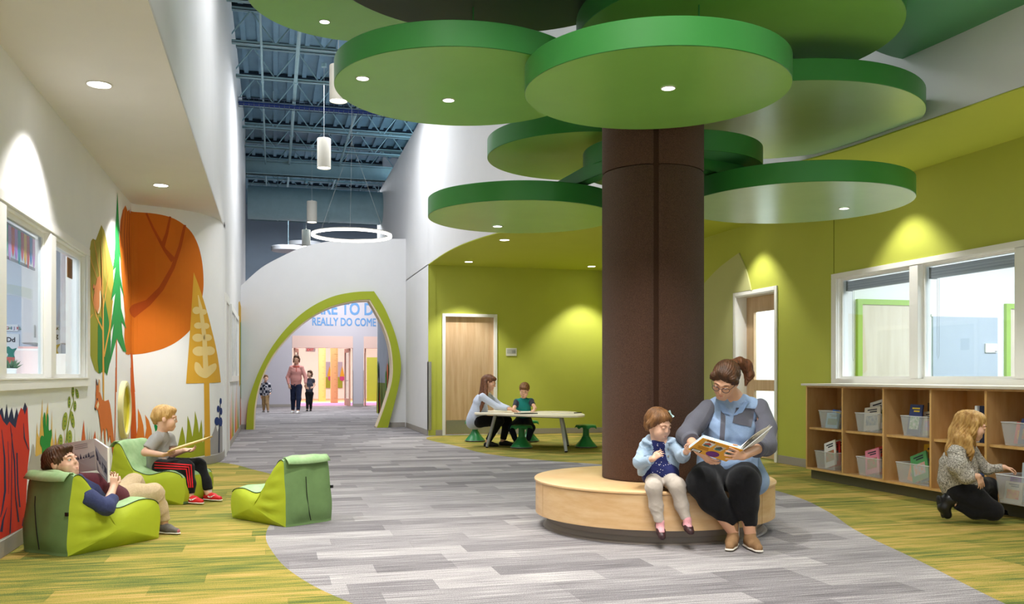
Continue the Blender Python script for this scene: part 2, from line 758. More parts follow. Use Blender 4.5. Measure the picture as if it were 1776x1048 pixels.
# ---- baseboards
mb = MB()
ribbon(mb, [(LX, -4), (LX, 12.1)] + mural_path[1:] + [(-.70, 13.9)], 0.004, 0.112, 0.008, side=1)
struct('baseboard_left', mb, BASEB, smooth=True, angle=50)
mb = MB()
ribbon(mb, [(-.70, 15.35), (-.70, 24)], 0.004, 0.112, 0.008, side=1)
struct('baseboard_hall_left', mb, BASEB)

# ---- right / back
RX, BY = 6.72, 17.85
BULK = [(3.0, 17.86), (3.0, 17.0)] + [(p.x, p.y) for p in catmull([(x, y, 0) for x, y in
        [(3.0, 16.6), (3.03, 15.7), (3.14, 14.66), (3.40, 13.55), (4.05, 11.7), (4.85, 9.6), (5.36, 7.98), (5.49, 6.9), (5.57, 5.9), (5.60, 4.5), (5.60, -4)]], 6, False)]
mb = MB()
ribbon(mb, BULK, ZR + .015, 6.6, 0.12, side=-1)
bulk = struct('wall_bulkhead', mb, W_WHITE, smooth=True, angle=40)
mb = MB()
mb.box((3.0, BY, 0), (3.15, 22.0, ZR + .02))
mb.box((3.0, BY, ZR), (3.15, 27.0, 6.6))
mb.box((3.0, 22.0, 0), (3.15, 27.0, ZR))
struct('wall_hall_right', mb, W_WHITE)
# back lime wall with door opening
dx0, dx1, dz1 = 3.345, 4.36, 2.395
mb = MB()
mb.box((3.15, BY, 0), (dx0, BY + .15, ZR))
mb.box((dx1, BY, 0), (RX + .3, BY + .15, ZR))
mb.box((dx0, BY, dz1), (dx1, BY + .15, ZR))
mb.box((3.0, BY - .012, 0), (3.15, BY, ZR))
wall_back = struct('wall_back', mb, W_GREEN)
# right lime wall with door and window openings
ddy0, ddy1, ddz = 11.10, 12.20, 2.385
vy0, vy1, vz0, vz1 = 4.3, 9.70, 1.155, 2.41
mb = MB()
mb.box((RX, ddy1, 0), (RX + .3, BY, ZR))
mb.box((RX, ddy0, ddz), (RX + .3, ddy1, ZR))
mb.box((RX, vy1, 0), (RX + .2, ddy0, ZR))
mb.box((RX, vy0, 0), (RX + .2, vy1, vz0))
mb.box((RX, vy0, vz1), (RX + .2, vy1, ZR))
mb.box((RX, -4, 0), (RX + .2, vy0, ZR))
wall_right = struct('wall_right', mb, W_GREEN)
# wall joint seams (thin reveals above the window's left edge)
mb = MB()
mb.box((RX - .002, 9.752, 2.47), (RX + .001, 9.762, ZR))
mb.build('wall_joint', mat('joint_shadow', '5E6610', 0.8), wall_right)
# lime ceiling
mb = MB()
inner = BULK[1:]
mb.prism([(3.0, BY)] + [(x, y) for x, y in inner] + [(RX + .2, -4), (RX + .2, BY)], ZR, ZR + .012)
ceil_right = struct('ceiling_alcove', mb, C_GREEN)
mb = MB()
mb.box((3.15, BY - .02, 0.004), (3.30, BY - .001, .112))
mb.box((4.42, BY - .02, 0.004), (RX, BY - .001, .112))
struct('baseboard_back', mb, BASEB)
mb = MB()
mb.box((RX - .012, 12.3, 0.004), (RX - .001, BY, .112))
mb.box((RX - .012, 9.36, 0.004), (RX - .001, 11.02, .112))
struct('baseboard_right', mb, BASEB)
mb = MB()
mb.box((2.988, BY + .02, 0.004), (2.999, 20.9, .112))
struct('baseboard_hall_right', mb, BASEB)
# steel corner guard
mb = MB()
mb.box((2.985, BY - .03, .115), (2.999, BY + .05, 1.48))
mb.box((2.985, BY - .03, .115), (3.06, BY - .014, 1.48))
mb.build('corner_guard', METAL, wall_back)

# ---- arch wall: plate with leaf-shaped opening
AY = 20.95


def curve_plate(name, loops, m, parent, M, depth, kind=None):
    cu = bpy.data.curves.new(name, 'CURVE')
    cu.dimensions = '2D'
    cu.fill_mode = 'BOTH'
    cu.extrude = depth / 2
    for lp in loops:
        sp = cu.splines.new('POLY')
        sp.points.add(len(lp) - 1)
        for i, p in enumerate(lp):
            sp.points[i].co = (p[0], p[1], 0, 1)
        sp.use_cyclic_u = True
    t = bpy.data.objects.new('src', cu)
    COL.objects.link(t)
    dg = bpy.context.evaluated_depsgraph_get()
    me = bpy.data.meshes.new_from_object(t.evaluated_get(dg))
    bpy.data.objects.remove(t)
    me.name = name
    if parent is not None:
        M = wmat(parent).inverted() @ M
    me.transform(M)
    me.materials.clear()
    me.materials.append(m)
    o = bpy.data.objects.new(name, me)
    COL.objects.link(o)
    if parent is not None:
        o.parent = parent
    return o


def Mxz(y):     # (u,v,w) -> (x=u, z=v, y=y-w)
    return Matrix(((1, 0, 0, 0), (0, 0, -1, y), (0, 1, 0, 0), (0, 0, 0, 1)))


def pxz(L_, y):
    r = []
    for p in L_:
        q = ony(p[0], p[1], y)
        r.append((q.x, q.z))
    return r


OUTL = [(427, 745), (429, 712), (434, 685), (449.6, 643), (472.5, 601), (503, 563), (537, 534.6), (575.6, 515.5), (613.7, 507.5), (648, 506)]
OUTR = [(648, 506), (667, 536.5), (684, 578.5), (693, 616.6), (694, 647), (686, 689), (672, 742)]
INL = [(440, 745.6), (442, 704), (451.5, 662), (470.6, 620), (501, 582), (533.6, 553.7), (572, 532.7), (614, 522), (641, 520)]
INR = [(641, 520), (663, 559), (675.6, 593.7), (680.5, 628), (679, 662), (667, 704), (653, 742)]


def smooth2(L_, y):
    return [(p.x, p.y) for p in catmull([(a, b, 0) for a, b in pxz(L_, y)], 5, False)]


outer = smooth2(OUTL, AY) + smooth2(OUTR, AY)[1:]
inner_ = smooth2(INL, AY) + smooth2(INR, AY)[1:]
for lp in (outer, inner_):
    lp[0] = (lp[0][0], 0.0)
    lp[-1] = (lp[-1][0], 0.0)
topc = smooth2([(418, 495), (421, 492.6), (453.4, 464), (491.6, 443), (522, 429.6), (560, 420), (600, 415.5), (629, 414), (694, 414), (702, 414)], AY)
hole = [(x, z) for x, z in inner_]
wallpoly = [(-.70, 0)] + [(-.70, topc[0][1])] + [p for p in topc if -.69 < p[0] < 2.98] + [(3.0, topc[-1][1]), (3.0, 0)] + list(reversed([(hole[-1][0], 0)] + [])) + list(reversed(hole))
arch_wall = curve_plate('wall_arch', [wallpoly], W_WHITE, None, Mxz(AY + .19), 0.30)
arch_wall['kind'] = 'structure'
ring_ = outer + list(reversed(inner_))
arch = thing('leaf_arch', (1.1, AY, 0), 'lime green leaf-shaped arch framing the passage to the far hall', 'arch')
curve_plate('arch_band', [ring_], mat('arch_lime', 'A9B42F', 0.5, 0.3, noise=0.04, nscale=2), arch, Mxz(AY - .02), 0.14)
inner2 = [(x + (1.0 - x) * 0.018, z - 0.03 if z > .05 else z) for x, z in inner_]
curve_plate('arch_lining', [inner_ + list(reversed(inner2))], mat('arch_cream', 'EAD9BE', 0.5), arch, Mxz(AY + .14), 0.42)
mb = MB()
mb.box((-.69, AY + .02, .004), (-.60, AY + .035, .112))
mb.box((2.62, AY + .02, .004), (2.98, AY + .035, .112))
struct('baseboard_arch', mb, BASEB)

# ---- far hall beyond the arch
FY = 35.5
o1 = (0.70, 3.0, 2.74)
o2 = (3.42, 5.2, 2.74)
mb = MB()
GW = mat('far_wall_lilac', 'BDBAC2', 0.7)
mb.box((-8, FY, 0), (o1[0], FY + .2, 4.35))
mb.box((o1[0], FY, o1[2]), (o1[1], FY + .2, 4.35))
mb.box((o1[1], FY, 0), (o2[0], FY + .2, 4.35))
mb.box((o2[0], FY, o2[2]), (o2[1], FY + .2, 4.35))
mb.box((o2[1], FY, 0), (12, FY + .2, 4.35))
wall_far = struct('wall_far', mb, GW)
mb = MB()
mb.box((-8, FY - .02, 4.35), (12, FY + .2, ZT))
struct('wall_far_upper', mb, mat('far_upper_blue', 'A3B3C4', 0.7, noise=0.1, nscale=0.6))
mb = MB()
mb.box((-8, FY - .015, .004), (.70, FY - .001, .11))
mb.box((3.0, FY - .015, .004), (3.42, FY - .001, .11))
struct('baseboard_far', mb, BASEB)
mb = MB()
mb.box((-8.2, 24, 0), (-8, FY, ZT))
mb.box((-8, 24.3, 0), (-.70, 24.5, ZT))
mb.box((12, 24, 0), (12.2, FY, ZT))
mb.box((3.15, 26.8, 0), (12, 27, ZT))
struct('wall_far_side', mb, GW)
BL = mat('painted_letter_blue', '6593C4', 0.7)
text_mesh('wall_lettering', 'ARE TO DR', 0.66, BL, wall_far, (1.50, FY - .004, 3.57), (1, 0, 0), (0, 0, 1), xscale=0.77, heavy=0.03)
text_mesh('wall_lettering', 'REALLY DO COME', 0.43, BL, wall_far, (1.43, FY - .004, 3.14), (1, 0, 0), (0, 0, 1), xscale=0.69, heavy=0.02)

# unseen upper walls added behind and beside the hall to hold back world light
mb = MB()
mb.box((-8.2, -4.2, ZS + .1), (12.2, -4.0, ZT))
mb.box((-8.2, -4.0, ZS + .1), (-8.0, 24.3, ZT))
mb.box((12.2, -4.0, ZS + .1), (12.4, 36, ZT))
struct('wall_light_block', mb, W_WHITE)

# ---- ceiling deck, joists, services
mb = MB()
mb.box((-8.2, -4, ZT + .02), (12.2, 36, ZT + .12))
x = -1.2
while x < 8:
    mb.box((x, 8, ZT - .035), (x + .09, 35.4, ZT + .02))
    x += 0.30
ceiling = struct('ceiling', mb, DECK_BLUE)


def joist(y, m):
    j = MB()
    for z in (7.0, 7.58):
        j.box((-.8, y - .055, z), (8, y - .012, z + .012))
        j.box((-.8, y - .055, z), (8, y - .048, z + .05))
        j.box((-.8, y + .012, z), (8, y + .055, z + .012))
        j.box((-.8, y + .048, z), (8, y + .055, z + .05))
    x_ = -.8
    k = 0
    while x_ < 7.6:
        a = (x_, y, 7.03 if k % 2 == 0 else 7.6)
        b = (x_ + .42, y, 7.6 if k % 2 == 0 else 7.03)
        j.tube(a, b, .014, n=5, cap=False)
        x_ += .42
        k += 1
    return j.build('roof_joist', m, ceiling)


for i in range(15):
    joist(9.0 + 1.85 * i, STEEL_BLUE)
mb = MB()
for i in range(15):
    mb.box((-.8, 9.0 + 1.85 * i - .09, ZT - .05), (8, 9.0 + 1.85 * i + .09, ZT + .0))
mb.build('deck_bearing', DARK_BLUE, ceiling)
mb = MB()
mb.box((-.8, 25.0, 6.6), (8, 25.12, 6.64))
mb.box((-.8, 24.93, 6.6), (8, 25.19, 6.63))
mb.box((-.8, 24.93, 6.95), (8, 25.19, 6.98))
mb.box((-.8, 25.05, 6.6), (8, 25.07, 6.98))
mb.build('roof_girder', STEEL_BLUE, ceiling)
for x, z, r in [(0.42, 6.93, .035), (1.75, 6.96, .028), (-.2, 6.9, .02)]:
    mb = MB()
    mb.tube((x, 8, z), (x, 34, z), r, n=10)
    for k in range(6):
        mb.tube((x, 10 + 4 * k, z), (x, 10.12 + 4 * k, z), r * 1.4, n=10)
    mb.build('sprinkler_pipe', STEEL_BLUE, ceiling)
# big round duct
d = thing('round_duct', (1.2, 25.9, 5.6), 'large round pale blue air duct crossing the hall beneath the joists', 'duct')
mb = MB()
mb.tube((-.68, 25.9, 6.0), (4.9, 25.9, 6.0), .46, n=40)
mb.build('duct_shell', STEEL_BLUE, d, smooth=True)
for x in (0.1, 1.5, 2.9, 4.3):
    mb = MB()
    mb.tube((x, 25.9, 6.0), (x + .04, 25.9, 6.0), .475, n=40)
    mb.build('duct_band', STEEL_BLUE, d, smooth=True)
    mb = MB()
    mb.tube((x + .02, 25.9, 6.45), (x + .02, 25.9, 7.0), .012, n=6)
    mb.build('hanger_rod', STEEL_BLUE, d)
# cable tray
d = thing('cable_tray', (1.2, 19.2, 6.7), 'wire mesh cable tray with blue cables hung under the joists', 'cable tray')
mb = MB()
for y in (19.0, 19.13, 19.26):
    mb.tube((-.69, y, 6.72), (3.7, y, 6.72), .006, n=5)
for z in (6.72, 6.78, 6.84):
    for y in (19.0, 19.26):
        mb.tube((-.69, y, z), (3.7, y, z), .006, n=5)
x = -.68
while x < 3.7:
    mb.path([(x, 19.0, 6.84), (x, 19.0, 6.72), (x, 19.26, 6.72), (x, 19.26, 6.84)], .005, n=4)
    x += .1
mb.build('wire_mesh', mat('tray_wire', '5E6C80', 0.5, metal=.5), d)
for k, (y, z) in enumerate([(19.05, 6.745), (19.1, 6.75), (19.16, 6.745), (19.2, 6.755), (19.12, 6.775)]):
    mb = MB()
    mb.tube((-.69, y, z), (3.7, y, z), .017, n=8)
    mb.build('cable', mat('cable_blue', '1E3A8C', 0.5), d)
for x in (0, 1.6, 3.2):
    mb = MB()
    mb.tube((x, 19.0, 6.84), (x, 19.0, 7.01), .005, n=5)
    mb.build('hanger_rod', STEEL_BLUE, d)
    mb = MB()
    mb.tube((x, 19.26, 6.84), (x, 19.26, 7.01), .005, n=5)
    mb.build('hanger_rod', STEEL_BLUE, d)

# ================================================================== WINDOWS AND DOORS
FWH = FRAME_WHITE


def part_box(name, a, b, m, parent=None, bevel=0):
    x = MB()
    x.box(a, b)
    return x.build(name, m, parent, bevel=bevel)


# ---- window_1 (left wall)
w1 = MB()
w1.box((LX - .0, 4.0, 1.10), (LX + .025, 9.45, 1.17))
w1.box((LX - .0, 4.0, 2.35), (LX + .02, 9.45, 2.42))
w1.box((LX - .0, 9.33, 1.17), (LX + .02, 9.45, 2.35))
w1.box((LX - .17, 4.2, 2.335), (LX, 9.33, 2.35))
w1.box((LX - .17, 4.2, 1.17), (LX + .03, 9.33, 1.185))
w1.box((LX - .17, 9.315, 1.185), (LX, 9.33, 2.335))
window_1 = struct('window_1', w1, FWH, bevel=.003)
for y0, y1 in [(7.88, 8.05), (6.47, 6.64), (5.0, 5.17)]:
    part_box('mullion', (LX - .072, y0, 1.185), (LX + .018, y1, 2.335), FWH, window_1, .003)
for y0, y1 in [(5.17, 6.47), (6.64, 7.88), (8.05, 9.315)]:
    x = MB()
    for a, b in [((y0, 1.185), (y0 + .04, 2.335)), ((y1 - .04, 1.185), (y1, 2.335)), ((y0 + .04, 1.185), (y1 - .04, 1.215)), ((y0 + .04, 2.295), (y1 - .04, 2.335))]:
        x.box((LX - .070, a[0], a[1]), (LX - .035, b[0], b[1]))
    f = x.build('sash', FWH, window_1)
    part_box('pane', (LX - .055, y0 + .04, 1.215), (LX - .049, y1 - .04, 2.295), GLASS, f)
# pennants hung along the top of the pane
PC = ['2E9AB5', 'B56AB0', '3A78C2', 'D9452F', '2E9A8C', 'C98BD0', 'D8402E', 'B26BC4', '2B8FA0', 'C8354E', 'E8A62C', 'C83A35', '3C7CC0', 'B96BB8', '2E9AB5', 'D9452F']
for i, c in enumerate(PC):
    y = 6.66 + i * .083
    if y > 7.78:
        break
    mb = MB()
    z0 = 2.06 - (i % 3) * .02
    pts = [(y, 2.27), (y + .07, 2.27), (y + .075, 2.17), (y + .06, z0 + .04), (y + .035, z0), (y + .01, z0 + .04), (y - .005, 2.17)]
    mb.slab([(LX - .086, a, b) for a, b in pts], (.003, 0, 0))
    o = mb.build('paper_pennant', mat('paper_' + c, c, 0.7))
    nm = {'2E9AB5': 'turquoise', 'B56AB0': 'purple', '3A78C2': 'blue', 'D9452F': 'orange-red', '2E9A8C': 'teal green', 'C98BD0': 'pale lilac', 'D8402E': 'red', 'B26BC4': 'violet', '2B8FA0': 'dark turquoise', 'C8354E': 'crimson', 'E8A62C': 'yellow', 'C83A35': 'brick red', '3C7CC0': 'mid blue'}.get(c, 'purple')
    nn = lambda c_: {'2E9AB5': 'turquoise', 'B56AB0': 'purple', '3A78C2': 'blue', 'D9452F': 'orange-red', '2E9A8C': 'teal', 'C98BD0': 'lilac', 'D8402E': 'red', 'B26BC4': 'violet', '2B8FA0': 'dark turquoise', 'C8354E': 'crimson', 'E8A62C': 'yellow', 'C83A35': 'brick red', '3C7CC0': 'mid blue', 'B96BB8': 'orchid'}[c_]
    tag(o, (f'{nn(c)} paper feather between the {nn(PC[i - 1])} and {nn(PC[i + 1])} ones atop the left window' if i else 'turquoise paper feather at the left end of the row atop the left window'), 'paper pennant', 'paper feathers along the top of the left window')
mb = MB()
mb.box((LX - .098, 6.68, 2.03), (LX - .09, 7.84, 2.05))
mb.box((LX - .098, 6.68, 2.24), (LX - .09, 7.84, 2.29))
o = mb.build('pennant_strip', mat('strip_grey', '7E7A80', .6), window_1)
tag(part_box('cardboard_notice', (LX - .085, 8.95, 2.10), (LX - .078, 9.15, 2.28), mat('cardboard', 'A8784E', .8)), 'brown cardboard notice taped at the top of the narrow left window pane', 'notice')

# classroom behind the left window
WB = mat('classroom_wall_blue', 'D2DAE6', .7)
WC = mat('classroom_white', 'ECEAE8', .7)
mb = MB()
mb.box((-6.5, 11.2, 0), (LX - .16, 11.35, 3.3))
mb.box((-6.6, 3.5, 0), (-6.5, 11.35, 3.3))
mb.box((-6.6, 3.4, 0), (LX - .16, 3.5, 3.3))
cw = struct('wall_classroom_left', mb, WB)
mb = MB()
mb.box((-6.6, 3.4, 3.3), (LX - .16, 11.35, 3.4))
struct('ceiling_classroom_left', mb, WC)
for (cx0, cx1, nm_) in ((-2.64, -2.46, 'left one, above the pale books'), (-2.256, -2.07, 'right one, behind the narrow pane')):
    cab = thing('wall_cupboard', ((cx0 + cx1) / 2, 11.0, 1.55), 'grey wall cupboard in the classroom behind the left window, ' + nm_, 'cupboard')
    part_box('carcass', (cx0, 10.8, 1.55), (cx1, 11.19, 2.9), WC, cab)
    dd = part_box('door', (cx0 + .004, 10.778, 1.56), (cx1 - .004, 10.798, 2.89), mat('cupboard_grey', 'DAD7D6', .6), cab)
    part_box('handle', (cx1 - .05, 10.76, 1.62), (cx1 - .04, 10.777, 1.75), METAL, dd)
# alphabet strip and letter posters on the far classroom wall
for sx_, chs, ex in ((-2.947, 'EFGHIJKL', 'left pane'), (-2.46, 'UVWX', 'narrow pane')):
    st = tag(part_box('alphabet_strip', (sx_ - .02, 11.185, 1.70), (sx_ + .027 * len(chs) + (-.04 if len(chs) > 5 else .0), 11.197, 1.775), mat('poster_white', 'F2F2F2', .7)), 'white alphabet banner strip seen through the ' + ex + ' of the left window', 'poster')
    for i, ch in enumerate(chs):
        if i * .027 > (.2 if len(chs) > 5 else .12):
            break
        text_mesh('letter', ch, .044, mat('ink' + str(i % 4), ['3458A8', '8A3AA0', 'C8403A', '2E8A5A'][i % 4], .7), st, (sx_ + i * .027, 11.183, 1.72), (1, 0, 0), (0, 0, 1), xscale=.9, bold=.001)


def letter_poster(x, z, ch, col, lab, w=.085):
    r = thing('letter_poster', (x, 11.19, z), lab, 'poster')
    part_box('sheet', (x - w, 11.183, z), (x + w, 11.196, z + .36), mat('poster_white', 'F2F2F2', .7), r)
    text_mesh('letter', ch, .075, mat('ink_black', '1D1D22', .7), r, (x - .045, 11.181, z + .27), (1, 0, 0), (0, 0, 1), bold=.002)
    b = MB()
    pts = catmull([(x + .8 * a, 11.18, z + b_) for a, b_ in [(-.07, .06), (-.02, .09), (.02, .05), (.06, .08), (.04, .14), (.08, .2), (.02, .19), (-.03, .22), (-.08, .17), (-.03, .13)]], 4)
    b.slab(pts, (0, -.003, 0))
    b.build('picture', mat('pic_' + col, col, .7), r)


letter_poster(-2.845, 1.31, 'Dd', '2E8C78', 'white letter poster with Dd and a green animal behind the left window')
letter_poster(-2.40, 1.36, 'Gg', 'D8B23A', 'white letter poster with Gg and a yellow animal behind the narrow left pane', .07)
letter_poster(-2.40, .98, 'Pp', 'B5443A', 'white letter poster with Pp and a red picture low behind the narrow left pane', .07)
ls = thing('low_shelf', (-2.3, 7.6, 0), 'low white shelf under the left window inside the classroom', 'shelf')
part_box('top', (-2.5, 4.4, 1.14), (LX - .17, 10.4, 1.17), WC, ls)
part_box('back', (-2.5, 4.4, 0.05), (-2.45, 10.4, 1.14), WC, ls)
pt = thing('potted_succulent', (-2.05, 8.05, 1.17), 'small spiky green succulent in a white pot on the ledge behind the left window', 'plant')
mb = MB()
mb.lathe([(.038, 0), (.046, .09), (.042, .09), (.038, .08)], (-2.05, 8.05, 1.17), 20, cap1=True)
mb.build('pot', FWH, pt, smooth=True)
for i in range(22):
    a = i * 2.4
    el = .25 + .9 * (i / 22)
    ln = .095 - .02 * (i / 22)
    d = Vector((cos(a) * cos(el), sin(a) * cos(el), sin(el)))
    mb = MB()
    b0 = Vector((-2.05, 8.05, 1.25))
    mb.path([b0, b0 + d * ln * .5 + Vector((0, 0, .004)), b0 + d * ln + Vector((0, 0, .02))], [.005, .008, .001], n=5)
    mb.build('leaf', mat('succulent_green', '4C7048', .5, noise=.2), pt)
tag(part_box('red_tub', (-2.46, 8.72, 1.171), (-2.28, 9.32, 1.37), mat('coral_red', 'E0694F', .5), None, .03), 'coral red storage tub behind the potted succulent in the left window', 'tub')
for i in range(9):
    h = .25 + .02 * ((i * 7) % 3)
    c = ['EBD3CF', 'F2EEEA', 'E6B8B4', 'F4F0EE', 'E2DCD8', 'F0D8D2', 'D9C2C6', 'FAF6F0', 'E9C9B8'][i]
    o = part_box('picture_book', (-2.19, 8.74 + i * .05, 1.171), (-2.0, 8.775 + i * .05, 1.171 + h), mat('cover_' + c, c, .6))
    tag(o, ['blush', 'white', 'pink', 'ivory', 'pale grey', 'light rose', 'mauve', 'cream white', 'peach'][i] + ' book standing on the ledge behind the left window pane', 'book', 'pale books on the ledge behind the left window')
for i in range(4):
    c = ['F0EAE0', 'C9A48C', 'B54A3C', 'E9E4E0'][i]
    o = part_box('picture_book', (-2.2, 9.80 + i * .06, 1.171), (-2.0, 9.84 + i * .06, 1.42 - .03 * i), mat('cover_' + c, c, .6))
    tag(o, ['cream', 'tan', 'brick red', 'off-white'][i] + ' book standing behind the narrow left window pane', 'book', 'books behind the narrow left pane')

# ---- window_2 (right wall)
w2 = MB()
w2.box((RX - .02, 4.2, 1.107), (RX, 9.79, 1.165))
w2.box((RX - .02, 4.2, 2.40), (RX, 9.79, 2.46))
w2.box((RX - .02, 9.69, 1.165), (RX, 9.79, 2.40))
w2.box((RX, 4.3, 2.395), (RX + .2, 9.7, 2.41))
w2.box((RX, 4.3, 1.155), (RX + .2, 9.7, 1.17))
w2.box((RX, 9.685, 1.17), (RX + .2, 9.70, 2.395))
window_2 = struct('window_2', w2, FWH, bevel=.003)
for y0, y1 in [(8.235, 8.37), (6.80, 6.93), (5.4, 5.53)]:
    part_box('mullion', (RX - .018, y0, 1.17), (RX + .14, y1, 2.395), FWH, window_2, .003)
for k, (y0, y1) in enumerate([(5.53, 6.80), (6.93, 8.235), (8.37, 9.685)]):
    x = MB()
    for a, b in [((y0, 1.17), (y0 + .03, 2.395)), ((y1 - .03, 1.17), (y1, 2.395)), ((y0 + .03, 1.17), (y1 - .03, 1.195)), ((y0 + .03, 2.37), (y1 - .03, 2.395))]:
        x.box((RX + .05, a[0], a[1]), (RX + .09, b[0], b[1]))
    f = x.build('sash', FWH, window_2)
    part_box('pane', (RX + .067, y0 + .03, 1.195), (RX + .073, y1 - .03, 2.37), GLASS, f)
    if k:
        bl = thing('roller_blind', (RX + .13, (y0 + y1) / 2, 2.3), 'rolled-up grey blind inside the ' + ('first' if k == 2 else 'second') + ' pane from the left of the right window', 'blind', 'grey blinds of the right window')
        mb = MB()
        mb.box((RX + .10, y0 + .06, 2.245), (RX + .17, y1 - .06, 2.36))
        mb.build('cassette', mat('blind_grey', '8B9092', .5), bl, bevel=.004)
        for q in range(3):
            part_box('slat', (RX + .093, y0 + .07, 2.25 + q * .03), (RX + .099, y1 - .07, 2.265 + q * .03), mat('blind_slat', '9CA2A4', .5), bl)
        for yy in (y0 + .04, y1 - .06):
            part_box('bracket', (RX + .09, yy, 2.24), (RX + .175, yy + .02, 2.365), mat('blind_dark', '5B6063', .5), bl)
        mb = MB()
        yc = y1 - .13
        mb.path([(RX + .12, yc, 2.25), (RX + .12, yc, 1.42), (RX + .12, yc - .012, 1.38), (RX + .12, yc - .028, 1.42), (RX + .12, yc - .03, 2.25)], .0025, n=4)
        mb.build('cord', mat('cord_grey', 'A9AFB8', .6), bl)
# office behind the right window
mb = MB()
mb.box((RX + .2, 10.35, 0), (12.5, 10.5, 3.4))
mb.box((12.4, 2.5, 0), (12.5, 10.5, 3.4))
mb.box((RX + .2, 2.4, 0), (12.5, 2.5, 3.4))
ow = struct('wall_office', mb, mat('office_white', 'F0F1F4', .7))
mb = MB()
mb.box((RX + .2, 2.4, 3.4), (12.5, 10.5, 3.5))
struct('ceiling_office', mb, WC)


def green_door(xa, xb, ztop, lab):
    r = thing('office_door', ((xa + xb) / 2, 10.34, 0), lab, 'door')
    gm = mat('frame_apple_green', '9FC35A', .5)
    part_box('frame', (xa, 10.30, 0), (xa + .07, 10.348, ztop), gm, r)
    part_box('frame', (xb - .07, 10.30, 0), (xb, 10.348, ztop), gm, r)
    part_box('frame', (xa + .07, 10.30, ztop - .07), (xb - .07, 10.348, ztop), gm, r)
    s_ = part_box('door_slab', (xa + .07, 10.32, 0.01), (xb - .07, 10.347, ztop - .07), mat('pale_birch', 'E2D6C4', .5, nscale=3, color2='D6C8B4', stretch=(4, 4, .3)), r)
    part_box('handle', (xb - .2, 10.27, 1.0), (xb - .1, 10.319, 1.02), METAL, s_)


q = ony(1485, 519, 10.34)
q2 = ony(1579.5, 519, 10.34)
green_door(q.x, q2.x + .25, q.z, 'pale birch door in an apple green frame behind the first right-hand pane')
q3 = ony(1742, 527, 10.34)
green_door(q3.x, q3.x + 1.15, q3.z, 'pale birch door in an apple green frame at the far right of the office')
a = ony(1617, 549, 10.34)
b = ony(1729, 656, 10.34)
gp = thing('tackable_panel', ((a.x + b.x) / 2, 10.33, 1.0), 'blue-grey wall panel behind the second right-hand pane', 'panel')
part_box('panel_face', (a.x, 10.325, .5), (b.x, 10.348, a.z), mat('panel_bluegrey', 'B3BECB', .8), gp)
part_box('panel_trim', (a.x - .02, 10.33, a.z), (b.x + .02, 10.347, a.z + .03), FWH, gp)
sg = thing('room_plate', (b.x - .1, 10.32, 1.5), 'small white plate on the blue-grey panel in the office', 'sign')
a = ony(1708, 596, 10.32)
b2 = ony(1728, 612, 10.32)
part_box('plate', (a.x, 10.30, b2.z), (b2.x, 10.322, a.z), FWH, sg, .003)
part_box('label_strip', (b2.x - .045, 10.297, b2.z + .012), (b2.x - .01, 10.2995, b2.z + .022), mat('slate', '56606E', .6), sg)

# ---- door_1 (back wall)
mb = MB()
mb.box((dx0 - .06, BY - .03, 0), (dx0 + .003, BY + .1, dz1 + .06))
mb.box((dx1 - .003, BY - .03, 0), (dx1 + .06, BY + .1, dz1 + .06))
mb.box((dx0 + .003, BY - .03, dz1 - .003), (dx1 - .003, BY + .1, dz1 + .06))
door_1 = struct('door_1', mb, FWH, bevel=.004)
dl = part_box('door_leaf', (dx0 + .004, BY + .05, .012), (dx1 - .004, BY + .094, dz1 - .004), DOORWOOD, door_1)
part_box('kick_plate', (dx0 + .03, BY + .046, .03), (dx1 - .03, BY + .0495, .30), METAL, dl)
mb = MB()
mb.tube((dx1 - .1, BY + .0, 1.02), (dx1 - .1, BY + .05, 1.02), .012)
mb.tube((dx1 - .1, BY + .005, 1.02), (dx1 - .22, BY + .005, 1.02), .01)
mb.build('lever_handle', METAL, dl)
for z in (.25, 1.2, 2.15):
    mb = MB()
    mb.tube((dx0 + .003, BY + .045, z), (dx0 + .003, BY + .045, z + .1), .008)
    mb.build('hinge', METAL, door_1)
a = ony(877.5, 604, BY)
b = ony(896, 617.5, BY)
sg = thing('room_sign', ((a.x + b.x) / 2, BY - .01, (a.z + b.z) / 2), 'small white and grey room sign on the lime wall beside the wooden door', 'sign')
part_box('plate', (a.x, BY - .014, b.z), (b.x, BY - .001, a.z), mat('sign_white', 'DEDDD4', .5), sg, .002)
part_box('insert', (a.x + .02, BY - .017, b.z + .045), (b.x - .02, BY - .0145, a.z - .02), mat('sign_grey', 'B9B9B4', .5), sg)
for k in range(3):
    part_box('print_line', (a.x + .12, BY - .0185, b.z + .06 + k * .02), (b.x - .03, BY - .0175, b.z + .066 + k * .02), mat('slate', '56606E', .6), sg)

# ---- door_2 (right wall, deep white reveal, glazed)
mb = MB()
mb.box((RX - .02, ddy0 - .06, 0), (RX - .001, ddy0, ddz + .06))
mb.box((RX - .02, ddy1, 0), (RX - .001, ddy1 + .06, ddz + .06))
mb.box((RX - .02, ddy0, ddz), (RX - .001, ddy1, ddz + .06))
mb.box((RX - .015, ddy0, 0), (RX + .29, ddy0 + .015, ddz))
mb.box((RX - .015, ddy1 - .015, 0), (RX + .29, ddy1, ddz))
mb.box((RX - .015, ddy0 + .015, ddz - .015), (RX + .29, ddy1 - .015, ddz))
door_2 = struct('door_2', mb, FWH, bevel=.004)
X2 = RX + .17
lf = MB()
lf.box((X2, ddy1 - .22, .01), (X2 + .045, ddy1 - .017, ddz - .017))
lf.box((X2, ddy0 + .017, .01), (X2 + .045, ddy0 + .12, ddz - .017))
lf.box((X2, ddy0 + .12, 2.14), (X2 + .045, ddy1 - .22, ddz - .017))
lf.box((X2, ddy0 + .12, .98), (X2 + .045, ddy1 - .22, 1.14))
